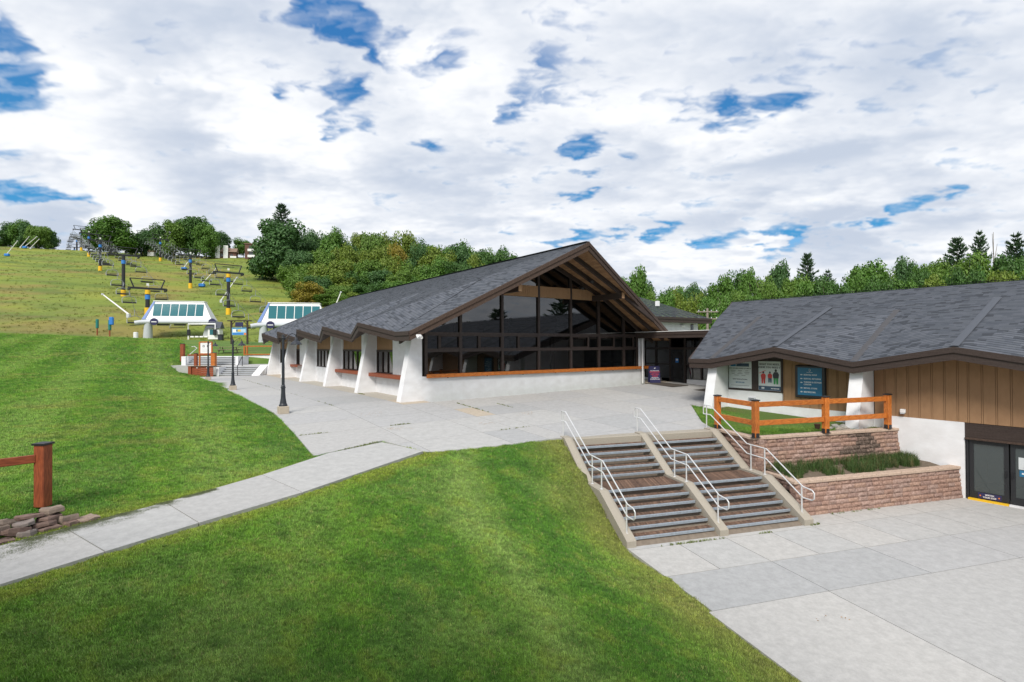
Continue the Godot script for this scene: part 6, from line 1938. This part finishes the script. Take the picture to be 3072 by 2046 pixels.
func trunk_mesh(sd: int, limbs: bool) -> ArrayMesh:   # unit height
	var r := RandomNumberGenerator.new()
	r.seed = sd
	var b := MB.new()
	b.tube([Vector3(0, -0.06, 0), Vector3(0.006, 0.2, 0.004), Vector3(-0.006, 0.5, 0), Vector3(0.0, 0.93, 0.0)], 0.021, 0.004, 7)
	if limbs:
		for k in 7:
			var a := k * 2.4 + r.randf()
			var y := 0.22 + 0.08 * k
			var d := Vector3(cos(a), 0, sin(a))
			b.tube([Vector3(0, y, 0), d * 0.10 + Vector3(0, y + 0.07, 0), d * 0.22 + Vector3(0, y + 0.2, 0)], 0.009, 0.003, 5)
	return b.done()

func nth(k: int) -> String:
	var small := ["first", "second", "third", "fourth", "fifth", "sixth", "seventh", "eighth", "ninth", "tenth", "eleventh", "twelfth", "thirteenth", "fourteenth", "fifteenth", "sixteenth", "seventeenth", "eighteenth", "nineteenth", "twentieth"]
	if k < 20: return small[k]
	var tens: String = ["twenty", "thirty", "forty"][k / 10 - 2 if (k + 1) % 10 else k / 10 - 1]
	return tens.replace("ty", "tieth") if (k + 1) % 10 == 0 else tens + "-" + small[k % 10]

func trees() -> void:
	rng.seed = 71
	for k in 7: crowns.append(crown_mesh(800 + k, 7500, 18 + k, 0.030, 0.85))
	var dense := crown_mesh(830, 15000, 34, 0.024, 0.9)
	for k in 3: pines.append(pine_mesh(820 + k))
	var trunks := [trunk_mesh(1, true), trunk_mesh(2, true), trunk_mesh(3, false)]
	var labels := ["", "large round maple standing alone by the lift towers on the hilltop", "leafy tree of the hilltop group left of the brown houses", "round tree just left of the white chimneys", "round tree between the two brown houses", "broad dark green tree standing at the left end of the wood", "pine top rising above the broad dark tree", "", "leafy tree in the upper rows of the wood behind lodge roof", "leafy tree in the middle of the wood behind lodge roof", "leafy tree in the lower middle of the wood by the ski slope", "leafy tree near the foot of the wood by the ski slope", "leafy tree at the lowest tip of the wood above the lodge roof", "", "lower leafy tree packed right behind the roofs on the right", "tall pine left of the large bright maple", "short pine close left of the large bright maple", "tall pine, left of the twin pines at far right", "tall narrow pine, right of the twin pines at far right", "pine at the right edge of the picture", "tree mirrored in the lodge windows"]
	var groups := ["clump at the left of the hilltop", "", "hilltop group", "", "skyline of the wood", "the wood behind the lodge", "trees behind the roofs on the right", "low trees behind the roofs", "pines on the right", "trees opposite the lodge front"]
	var seen := {}
	var list := [[-257.1, 269, 65.2, 8.7, 1, 0, 0, 0], [-256.1, 273, 69.2, 8.9, 4, 0, 0, 0], [-245.1, 266, 68.9, 8.6, 0, 0, 0, 0], [-238.8, 264, 67.7, 8.6, 4, 0, 0, 0], [-231.2, 260, 66.1, 8.4, 2, 0, 0, 0], [-233.6, 267, 65.4, 8.7, 1, 0, 0, 0], [-230.2, 266, 60.1, 5, 4, 0, 0, 0], [-180.7, 240, 64.9, 17.4, 0, 0, 1, 1], [-177.9, 250, 58.4, 6.2, 2, 0, 2, 2], [-174.4, 251, 59.6, 7.1, 4, 0, 2, 2], [-172.8, 255, 62.1, 8.8, 4, 0, 2, 2], [-163.5, 249, 62.6, 9.3, 1, 0, 2, 2], [-156.2, 246, 64.1, 9.5, 2, 0, 2, 2], [-155.8, 254, 69, 11.4, 1, 0, 2, 2], [-149, 252, 68.1, 11, 1, 0, 2, 2], [-140.3, 245, 62.2, 9.5, 0, 0, 2, 2], [-139.4, 249, 56.9, 6.2, 0, 0, 2, 2], [-142.9, 262, 62, 7.5, 4, 0, 3, 1], [-131.8, 262, 59.1, 7.9, 0, 0, 4, 1], [-82.8, 190, 51.7, 16.9, 4, 0, 5, 1], [-92.7, 215, 63.2, 8.9, 0, 1, 6, 3], [-81.2, 206, 51.3, 9.1, 4, 0, 7, 4], [-75.3, 199, 47.9, 7, 4, 0, 7, 4], [-77.4, 214, 53.6, 7.8, 1, 0, 7, 4], [-66.5, 197, 48.8, 9, 0, 0, 7, 4], [-66.2, 207, 48.7, 8.9, 4, 0, 7, 4], [-59.5, 197, 45.4, 6.3, 4, 0, 7, 4], [-61, 215, 50.6, 7.1, 3, 0, 7, 4], [-52.5, 199, 49.5, 8.1, 2, 0, 7, 4], [-52.8, 214, 50.1, 9.1, 0, 0, 7, 4], [-47.9, 206, 48.4, 8.6, 3, 0, 7, 4], [-45.5, 209, 47.7, 8.6, 1, 0, 7, 4], [-40.5, 200, 47.9, 9, 3, 0, 7, 4], [-39, 215, 48.6, 9.8, 4, 0, 7, 4], [-32.6, 204, 45, 7.7, 2, 0, 7, 4], [-31.7, 216, 46.1, 9.2, 0, 0, 7, 4], [-27.9, 212, 47, 9.4, 0, 0, 7, 4], [-25, 216, 46.5, 8.2, 0, 0, 7, 4], [-19.9, 202, 45.1, 9.5, 0, 0, 7, 4], [-15.6, 204, 44.5, 9.2, 0, 0, 7, 4], [-12.8, 208, 43.6, 7, 0, 0, 7, 4], [-9.8, 205, 42.8, 6.9, 2, 0, 7, 4], [-5.5, 206, 43.2, 8.2, 4, 0, 7, 4], [-1.3, 201, 40.4, 8.9, 1, 0, 7, 4], [1.5, 201, 38.5, 6.7, 0, 0, 7, 4], [3.8, 200, 36.4, 6.2, 3, 0, 7, 4], [-71.8, 179, 38.9, 8.2, 4, 0, 8, 5], [-69.1, 186, 39.8, 6.5, 2, 0, 8, 5], [-63.6, 182, 38.9, 7.3, 2, 0, 8, 5], [-58.5, 186, 41.2, 8.1, 3, 0, 8, 5], [-54.2, 182, 40.2, 7.5, 3, 0, 8, 5], [-48.7, 184, 40.1, 7.5, 3, 0, 8, 5], [-43.8, 185, 40.8, 7.2, 3, 0, 8, 5], [-39.5, 183, 40.1, 6.4, 5, 0, 8, 5], [-32, 181, 39.8, 6.6, 4, 0, 8, 5], [-27.9, 182, 38.6, 8.5, 3, 0, 8, 5], [-23, 179, 37.7, 7.7, 3, 0, 8, 5], [-17.8, 182, 40.3, 8.4, 4, 0, 8, 5], [-12.1, 179, 37.9, 6.6, 3, 0, 8, 5], [-9, 183, 39.1, 7.8, 1, 0, 8, 5], [-2.6, 184, 40.1, 7.5, 1, 0, 8, 5], [-67.9, 167, 31.9, 8.3, 2, 0, 9, 5], [-62.3, 166, 31.7, 7.9, 2, 0, 9, 5], [-58, 162, 31.6, 7.1, 3, 0, 9, 5], [-52.4, 161, 32.4, 7.7, 3, 0, 9, 5], [-51.2, 166, 33.2, 7.1, 0, 0, 9, 5], [-43.5, 161, 32.1, 7.5, 2, 0, 9, 5], [-40.8, 164, 31.3, 7.9, 2, 0, 9, 5], [-37.1, 164, 33.2, 6.7, 3, 0, 9, 5], [-32.6, 168, 32.3, 7.2, 2, 0, 9, 5], [-28.2, 168, 32.5, 6.6, 2, 0, 9, 5], [-23.3, 162, 32, 7.5, 0, 0, 9, 5], [-19.8, 163, 32.2, 6.2, 1, 0, 9, 5], [-15.7, 166, 32.2, 6.2, 1, 0, 9, 5], [-58.4, 147, 26.3, 6.8, 2, 0, 10, 5], [-53.9, 147, 25.7, 6.5, 4, 0, 10, 5], [-52.5, 154, 26.6, 7.7, 0, 0, 10, 5], [-46.1, 147, 26.2, 6.6, 3, 0, 10, 5], [-44, 149, 26.2, 6.7, 1, 0, 10, 5], [-40.3, 152, 26.5, 6.2, 0, 0, 10, 5], [-36.7, 151, 27.4, 6.6, 4, 0, 10, 5], [-31.8, 150, 27.2, 6.6, 2, 0, 10, 5], [-28.1, 153, 25.9, 5.9, 0, 0, 10, 5], [-22.7, 146, 25.1, 6.8, 2, 0, 10, 5], [-20.4, 154, 26.2, 7.1, 0, 0, 10, 5], [-52, 136, 21.8, 6.3, 5, 0, 11, 5], [-50.9, 141, 21.3, 6.3, 2, 0, 11, 5], [-44.4, 137, 21.6, 5.4, 2, 0, 11, 5], [-44.1, 144, 22.3, 5.5, 0, 0, 11, 5], [-40.3, 144, 21.7, 6.9, 1, 0, 11, 5], [-35, 140, 22.1, 6, 1, 0, 11, 5], [-31.7, 139, 22, 5.9, 0, 0, 11, 5], [-29.2, 143, 23.3, 6, 0, 0, 11, 5], [-47.3, 135, 18.8, 6, 2, 0, 12, 5], [-41.5, 130, 18.6, 4.5, 2, 0, 12, 5], [-39, 133, 19, 4.6, 3, 0, 12, 5], [-35.8, 135, 19, 5.1, 0, 0, 12, 5], [25.7, 119, 20.9, 4.5, 0, 0, 13, 6], [25.2, 107, 20.8, 3.7, 0, 0, 13, 6], [29.4, 119, 19.3, 4.5, 1, 0, 13, 6], [28.8, 107, 16.4, 4, 2, 0, 13, 6], [34.5, 115, 18.9, 5, 4, 0, 13, 6], [38, 118, 18.2, 3.7, 0, 0, 13, 6], [37.5, 109, 18.4, 3.5, 4, 0, 13, 6], [42.4, 116, 18.9, 4.3, 1, 0, 13, 6], [42, 108, 19.5, 5.4, 0, 0, 13, 6], [50, 119, 21.6, 5.2, 1, 0, 13, 6], [48, 107, 21.1, 3.7, 0, 0, 13, 6], [53.9, 114, 21.1, 4.3, 2, 0, 13, 6], [54.9, 110, 22.2, 4.1, 4, 0, 13, 6], [56.8, 110, 20.2, 4.1, 2, 0, 13, 6], [60.2, 112, 20.5, 5.6, 2, 0, 13, 6], [65.1, 115, 18.6, 5.8, 3, 0, 13, 6], [66.5, 108, 18.1, 4, 0, 0, 13, 6], [69.9, 106, 21.5, 7.4, 0, 0, 13, 6], [78.8, 114, 21.2, 3.6, 1, 0, 13, 6], [80.8, 114, 21.4, 3.6, 2, 0, 13, 6], [88.3, 119, 24.6, 4.5, 4, 0, 13, 6], [81.5, 107, 21, 4, 0, 0, 13, 6], [86.6, 111, 21.9, 4.9, 2, 0, 13, 6], [95.9, 119, 24.2, 5.6, 2, 0, 13, 6], [93.6, 112, 21.6, 4.9, 0, 0, 13, 6], [93, 108, 23.2, 6.1, 2, 0, 13, 6], [98.1, 110, 22.7, 5.5, 1, 0, 13, 6], [99.1, 106, 23.5, 5.3, 1, 0, 13, 6], [112.4, 117, 25.8, 6.6, 0, 0, 13, 6], [112.1, 113, 25.6, 7.1, 1, 0, 13, 6], [20.3, 89, 13.9, 3.3, 0, 0, 14, 7], [23.6, 92, 14.1, 3.5, 2, 0, 14, 7], [25.4, 89, 14.2, 3.3, 0, 0, 14, 7], [28.6, 91, 14.7, 3.4, 3, 0, 14, 7], [30.9, 90, 15.2, 3.4, 3, 0, 14, 7], [32.7, 88, 13.9, 3.3, 0, 0, 14, 7], [37.3, 93, 15.4, 3.5, 0, 0, 14, 7], [39.5, 92, 14.6, 3.5, 2, 0, 14, 7], [40.8, 89, 14.2, 3.3, 0, 0, 14, 7], [46.3, 95, 14.7, 3.6, 2, 0, 14, 7], [46.2, 93, 16.6, 3.8, 2, 0, 14, 7], [47.5, 92, 14.7, 3.5, 0, 0, 14, 7], [51.2, 97, 17.5, 4, 2, 0, 14, 7], [51.7, 95, 15.5, 3.6, 0, 0, 14, 7], [51.3, 92, 17.1, 3.8, 0, 0, 14, 7], [52.9, 90, 16.7, 3.7, 1, 0, 14, 7], [55.6, 90, 16.3, 3.7, 1, 0, 14, 7], [61.5, 95, 17.7, 3.9, 0, 0, 14, 7], [61, 90, 16.8, 3.7, 1, 0, 14, 7], [66.5, 94, 17.6, 3.9, 1, 0, 14, 7], [68.6, 93, 17.3, 3.8, 0, 0, 14, 7], [74.5, 97, 18.9, 4, 1, 0, 14, 7], [71.8, 90, 17.3, 3.7, 3, 0, 14, 7], [77.8, 94, 18.7, 3.9, 1, 0, 14, 7], [78.1, 91, 18.4, 3.8, 1, 0, 14, 7], [85.2, 96, 18.5, 4, 2, 0, 14, 7], [84.5, 92, 18.8, 3.8, 3, 0, 14, 7], [90.1, 95, 18.3, 3.9, 2, 0, 14, 7], [89, 91, 18, 3.8, 1, 0, 14, 7], [65.5, 118, 25.6, 4.6, 0, 1, 15, 8], [70.1, 118, 21.6, 3.7, 0, 1, 16, 8], [98.7, 118, 28.9, 5.8, 0, 1, 17, 8], [103.6, 118, 30, 4.3, 0, 1, 18, 8], [111.8, 118, 29.4, 6.2, 0, 1, 19, 8], [59.8, -73.8, 15.9, 9.8, 0, 0, 20, 9], [68.1, -70.5, 16.5, 7.4, 4, 1, 20, 9], [79.3, -57.6, 13.1, 7.2, 1, 1, 20, 9], [82.3, -71.5, 14.9, 7.2, 0, 0, 20, 9], [85.4, -41.6, 12.6, 11, 1, 1, 20, 9], [86.6, -52, 13.5, 10.4, 0, 0, 20, 9], [95.2, -36.6, 16.8, 8.2, 1, 0, 20, 9], [98, -28.1, 16.1, 9.2, 0, 1, 20, 9], [100.9, 25.2, 16.8, 10, 1, 1, 20, 9], [103.7, 7.3, 17.8, 8.9, 1, 1, 20, 9], [106.4, -11.2, 15.4, 8.3, 0, 1, 20, 9], [108, -21, 13.1, 8.3, 4, 0, 20, 9], [109, -1.9, 12.6, 9.1, 4, 0, 20, 9], [116.5, 18.5, 16.7, 9.1, 4, 0, 20, 9]]
	for q in list:
		var id := int(q[6])
		var n: int = seen.get(id, 0)
		seen[id] = n + 1
		var label: String = labels[id]
		var tail := {0: " tree from the left in the clump at left of the hilltop", 2: " tree from the left in the hilltop group before the brown houses", 7: " tree from the left along the skyline of the wood", 8: " tree from the left in the row below the wood's skyline", 9: " tree from the left in the wood's middle row", 10: " tree from the left in the wood's third row from skyline", 11: " tree from the left in the low row of the wood", 12: " tree from the left at the lowest tip of the wood", 13: " leafy tree from the lodge gable along the right-hand skyline", 14: " low leafy tree from the lodge gable close behind the roofs", 20: " tree along the row mirrored in the lodge windows"}
		if tail.has(id): label = nth(n) + tail[id]
		var x: float = q[0]
		var z: float = -q[1]
		var gy := ground_at(x, z)
		var h: float = maxf(q[2] - gy, 3.0)
		var pine := int(q[5]) == 1
		if id == 6: gy = q[2] - 25.0; h = 25.0
		var t := thing("pine_tree" if pine else "leafy_tree", label, "tree", Vector3(x, gy, z), rng.randf() * TAU, groups[int(q[7])])
		var w: float = q[3] * 1.12
		if pine:
			part(t, "trunk", trunks[2], M.bark, Vector3.ZERO, Basis.from_scale(Vector3(h * 0.9, h, h * 0.9)))
			part(t, "crown", pines[rng.randi() % 3], M.needles, Vector3.ZERO, Basis.from_scale(Vector3(w * 1.85, h, w * 1.85)))
		else:
			var low := 0.0 if id in [0, 2, 5, 7, 8, 9, 10, 11, 12, 13, 14] else 0.1
			part(t, "trunk", trunks[rng.randi() % 2], M.pale_bark if rng.randf() < 0.25 else M.bark, Vector3.ZERO, Basis.from_scale(Vector3(h * 0.8, h * 0.93, h * 0.8)))
			part(t, "crown", dense if id in [1, 5] else crowns[rng.randi() % 7], M["leaf%d" % int(q[4])], Vector3(0, h * low, 0), Basis.from_scale(Vector3(w * 1.2, h * (1.0 - low), w * 1.2)))
	var snag := thing("dead_tree", "bare grey dead tree between the pines at far right", "tree", Vector3(105.0, ground_at(105.0, -116.0), -116.0))
	part(snag, "trunk", trunk_mesh(9, true), M.pale_bark, Vector3.ZERO, Basis.from_scale(Vector3(10, 21, 10)))

# ---------------------------------------------------------------- grass
func tuft_mesh(sd: int, blades: int, spread: float, h: float, w: float) -> ArrayMesh:
	var r := RandomNumberGenerator.new()
	r.seed = sd
	var b := MB.new()
	for k in blades:
		var a := r.randf() * TAU
		var o := Vector3(cos(a), 0, sin(a))
		var p := Vector3(r.randf_range(-1, 1), 0, r.randf_range(-1, 1)) * spread
		var s := Vector3(-o.z, 0, o.x) * w * r.randf_range(0.7, 1.3)
		var hh := h * r.randf_range(0.6, 1.25)
		var bend := o * hh * r.randf_range(0.2, 0.9)
		var mid := p + bend * 0.35 + Vector3(0, hh * 0.6, 0)
		var v := r.randf_range(0.75, 1.3)
		b.col = Color(v, v, v)
		b.tri(p - s, p + s, mid + s * 0.7); b.tri(p - s, mid + s * 0.7, mid - s * 0.7); b.tri(mid - s * 0.7, mid + s * 0.7, p + bend + Vector3(0, hh, 0))
	return b.done()

func scatter(called: String, label: String, mesh: Mesh, spots: Array, parent_kind := "stuff") -> void:
	var mm := MultiMesh.new()
	mm.transform_format = MultiMesh.TRANSFORM_3D
	mm.use_colors = true
	mm.mesh = mesh
	mm.instance_count = spots.size()
	for k in spots.size():
		mm.set_instance_transform(k, spots[k][0]); mm.set_instance_color(k, spots[k][1])
	var o := MultiMeshInstance3D.new()
	o.name = numbered(called)
	o.multimesh = mm
	o.material_override = M.grass
	add_child(o)
	o.set_meta("kind", parent_kind); o.set_meta("label", label); o.set_meta("category", "grass")

func on_lawn(x: float, z: float) -> bool:
	var st := in_frame(Vector3(x, 0, z), stair_at, STAIR_TURN)
	if st.x > 0.02 and st.z > -4.9: return false
	var lo := in_frame(Vector3(x, 0, z), lodge_at, TURN)
	if lo.x > -6.6 and lo.z > -36.0 and Geometry2D.is_point_in_polygon(Vector2(lo.x, lo.z), terrace_outline): return false
	if lo.x > -5.0 and lo.z < 7.0: return false
	return not Geometry2D.is_point_in_polygon(Vector2(x, z), walk_outline)

var walk_outline := PackedVector2Array([Vector2(-14.6, 5.2), Vector2(-8.95, -7.3), Vector2(-7.18, -11.05), Vector2(-6.28, -13.4), Vector2(-5.55, -16.05), Vector2(-4.36, -17.86), Vector2(-2.72, -16.3), Vector2(-4.62, -11.75), Vector2(-6.4, -8.4), Vector2(-7.55, -6.0), Vector2(-13.1, 6.0)])

func grass() -> void:
	rng.seed = 81
	var spots := []
	var tries := 0
	while spots.size() < 280000 and tries < 700000:
		tries += 1
		var d := 4.4 * pow(86.0 / 4.4, pow(rng.randf(), 1.25))
		var x := rng.randf_range(-1.06, 0.62 if d < 20.5 else 0.0) * d - 0.3
		if not on_lawn(x, -d): continue
		var c := lawn_tone(x, -d)
		var v := rng.randf_range(0.5, 1.65)
		var s := (0.62 + d * 0.05) * rng.randf_range(0.7, 1.3)
		if rng.randf() < 0.05: c = c.lerp(Color(0.28, 0.24, 0.10), 0.6)
		spots.append([Transform3D(Basis(Vector3.UP, rng.randf() * TAU).scaled(Vector3(s, s * rng.randf_range(0.7, 1.2), s)), Vector3(x, ground_at(x, -d) - 0.006, -d)), Color(c.r * v * 1.4, c.g * v * 1.4, c.b * v * 1.4)])
	scatter("lawn_grass", "short mown green grass blades of the bank and lawns", tuft_mesh(5, 9, 0.034, 0.036, 0.0026), spots)
	print("tufts ", spots.size(), " of ", tries)
	spots = []
	for k in 2600:   # broad-leaved weeds in the lawn
		var d := 5.0 * pow(5.0, rng.randf())
		var x := rng.randf_range(-1.0, 0.4) * d
		if not on_lawn(x, -d) or tone_b.get_noise_2d(x * 1.6, -d * 1.6) < 0.0: continue
		var v := rng.randf_range(0.8, 1.5)
		spots.append([Transform3D(Basis(Vector3.UP, rng.randf() * TAU).scaled(Vector3.ONE * rng.randf_range(0.6, 1.3)), Vector3(x, ground_at(x, -d) + 0.01, -d)), Color(0.15 * v, 0.25 * v, 0.05 * v)])
	scatter("lawn_weeds", "low broad-leaved weeds among the lawn grass", tuft_mesh(11, 6, 0.03, 0.035, 0.011), spots)
	spots = []
	for k in 15000:   # clippings left on the walk
		var f := rng.randf()
		var a := Vector2(-9.6, -5.9).lerp(Vector2(-6.75, -12.1), f)
		var q := a + Vector2(0.897, 0.441) * absf(rng.randfn()) * 0.42 * (1.15 - f)
		if tone_c.get_noise_2d(q.x * 1.5, q.y * 1.5) < rng.randf_range(-0.35, 0.3): continue
		var v := rng.randf_range(0.6, 1.3)
		spots.append([Transform3D(Basis(Vector3.UP, rng.randf() * TAU).scaled(Vector3(0.8, 0.12, 0.8)), Vector3(q.x, 2.301, q.y)), Color(0.13 * v, 0.155 * v, 0.06 * v)])
	scatter("grass_clippings", "dry grass clippings scattered on the walk beside the stones", tuft_mesh(12, 5, 0.04, 0.05, 0.003), spots)
	# upper bed beside the shop
	spots = []
	for k in 14000:
		var st := Vector3(rng.randf_range(6.6, 13.0), 0, rng.randf_range(-10.5, -2.75))
		var p := stair_at + st.rotated(Vector3.UP, STAIR_TURN)
		var lo := in_frame(p, lodge_at, TURN)
		if lo.x > 13.4 or Geometry2D.is_point_in_polygon(Vector2(lo.x, lo.z), terrace_outline): continue
		var c := lawn_tone(p.x * 1.7, p.z * 1.7)
		if lo.x > 12.2: c = c.lerp(Color(0.17, 0.14, 0.06), 0.75)
		var s := rng.randf_range(1.1, 1.9)
		var v := rng.randf_range(0.8, 1.4)
		spots.append([Transform3D(Basis(Vector3.UP, rng.randf() * TAU).scaled(Vector3(s, s, s)), Vector3(p.x, bed_y(st.x, st.z) - 0.01, p.z)), Color(c.r * v * 1.2, c.g * v * 1.2, c.b * v * 1.2)])
	scatter("bed_grass", "grass of the raised bed behind the timber fence", tuft_mesh(6, 9, 0.04, 0.045, 0.003), spots)
	spots = []
	for k in 1500:
		var st := Vector3(rng.randf_range(6.7, 13.2), 0, rng.randf_range(-2.35, -1.0))
		var f := tone_a.get_noise_2d(st.x * 7.0, st.z * 7.0)
		if f + 0.55 * (-st.z - 1.6) < -0.05: continue
		var p := stair_at + st.rotated(Vector3.UP, STAIR_TURN)
		var s := rng.randf_range(0.7, 1.3)
		var c := Color(0.055, 0.105, 0.022).lerp(Color(0.20, 0.16, 0.07), 0.8 if rng.randf() < 0.15 else 0.0)
		var v := rng.randf_range(0.7, 1.4)
		spots.append([Transform3D(Basis(Vector3.UP, rng.randf() * TAU).scaled(Vector3(s, s, s)), Vector3(p.x, 1.03 - (st.z + 0.95) * 0.10, p.z)), Color(c.r * v, c.g * v, c.b * v)])
	scatter("ornamental_grass", "tufts of dark ornamental grass in the lower walled bed", tuft_mesh(7, 14, 0.06, 0.24, 0.004), spots)
	# rough weeds on the ski hill
	spots = []
	for k in 9000:
		var d := 86.0 * pow(270.0 / 86.0, rng.randf())
		var x := rng.randf_range(-0.98, -0.32) * d
		var n := tone_b.get_noise_2d(x * 0.6, d * 0.6) + tone_a.get_noise_2d(x * 0.4, d * 1.2)
		if n < rng.randf_range(-0.5, 0.5): continue
		var c := lawn_tone(x, -d)
		c = c.lerp([Color(0.24, 0.19, 0.06), Color(0.10, 0.16, 0.025), Color(0.28, 0.27, 0.05)][rng.randi() % 3], 0.4)
		var s := rng.randf_range(0.5, 1.3) * (0.6 + d / 250.0)
		spots.append([Transform3D(Basis(Vector3.UP, rng.randf() * TAU).scaled(Vector3(s * 1.6, s, s * 1.6)), Vector3(x, ground_at(x, -d) - 0.03, -d)), c])
	scatter("hill_weeds", "rough weeds and tall grass over the ski hill", tuft_mesh(8, 10, 0.16, 0.22, 0.022), spots)
	# weeds in the joints of the paving
	spots = []
	var joints := [[Vector3(0.9, 0, 0.15), Vector3(3.0, 0, 0.15), 60], [Vector3(4.2, 0, 0.15), Vector3(4.9, 0, 0.15), 14], [Vector3(6.2, 0, 0.05), Vector3(6.6, 0, 0.0), 16], [Vector3(7.6, 0, -0.62), Vector3(9.8, 0, -0.6), 22]]
	for j in joints:
		for k in j[2]:
			var p: Vector3 = stair_at + j[0].lerp(j[1], rng.randf()).rotated(Vector3.UP, STAIR_TURN) + Vector3(rng.randf_range(-0.02, 0.02), 0, rng.randf_range(-0.02, 0.02))
			var s := rng.randf_range(0.5, 1.1)
			spots.append([Transform3D(Basis(Vector3.UP, rng.randf() * TAU).scaled(Vector3.ONE * s), p), Color(0.17, 0.21, 0.05)])
	var lj := [[Vector3(2.25, 0, 1.6), Vector3(2.25, 0, 4.4), 60], [Vector3(3.9, 0, 2.6), Vector3(3.9, 0, 4.0), 26], [Vector3(-5.9, 0, 5.0), Vector3(-4.9, 0, 5.0), 26], [Vector3(-2.6, 0, 5.0), Vector3(-1.7, 0, 5.0), 30], [Vector3(-5.2, 0, 7.7), Vector3(-3.9, 0, 7.2), 40], [Vector3(0.0, 0, -6.0), Vector3(0.05, 0, -5.0), 40], [Vector3(-3.0, 0, -26.0), Vector3(-3.0, 0, 0.0), 50], [Vector3(0.6, 0, 7.75), Vector3(2.2, 0, 7.75), 26]]
	for j in lj:
		for k in j[2]:
			var q: Vector3 = j[0].lerp(j[1], rng.randf())
			var p: Vector3 = lodge_at + q.rotated(Vector3.UP, TURN)
			p.y = terrace_y(q.x, q.z) - 0.01
			spots.append([Transform3D(Basis(Vector3.UP, rng.randf() * TAU).scaled(Vector3.ONE * rng.randf_range(0.5, 1.1)), p), Color(0.18, 0.21, 0.055)])
	var leaves := []
	for q in [[2.1, 4.6, 5], [-2.2, 2.4, 14], [-2.6, 5.6, 26], [1.0, 6.3, 16], [3.6, 5.4, 22], [9.0, 4.6, 10]]:
		for k in q[2]:
			var w := Vector3(q[0] + rng.randfn() * 0.28, 0, q[1] + rng.randfn() * 0.16)
			var p: Vector3 = (stair_at if q[0] == 2.1 or q[0] == 9.0 else lodge_at) + w.rotated(Vector3.UP, STAIR_TURN if q[0] == 2.1 or q[0] == 9.0 else TURN)
			p.y = 0.004 if q[0] == 2.1 or q[0] == 9.0 else terrace_y(w.x, w.z) + 0.004
			var v := rng.randf_range(0.6, 1.2)
			leaves.append([Transform3D(Basis(Vector3.UP, rng.randf() * TAU).scaled(Vector3(0.9, 0.2, 0.9)), p), Color(0.42 * v, 0.22 * v, 0.07 * v)])
	scatter("fallen_leaves", "brown fallen leaves and bits on the paving", tuft_mesh(13, 3, 0.05, 0.05, 0.014), leaves)
	scatter("joint_weeds", "small weeds growing in the joints of the paving", tuft_mesh(9, 8, 0.03, 0.06, 0.006), spots)

func _ready() -> void:
	view()
	print("sky done")
	materials()
	mat("print_green", lin(0.05, 0.33, 0.10), 0.5)
	mat("map_blue", lin(0.20, 0.45, 0.66), 0.5)
	mat("map_pale", lin(0.45, 0.62, 0.74), 0.5)
	mat("map_yellow", lin(0.75, 0.48, 0.06), 0.5)
	paving()
	ground()
	lodge()
	vestibule()
	rear_house()
	viewpoint_building()
	shop()
	stairs()
	block_walls()
	fences()
	print("buildings done")
	lamps()
	far_steps()
	lifts()
	snow_guns()
	far_houses()
	utility_pole()
	print("lifts done")
	trees()
	print("trees done")
	grass()
	print("grass done")
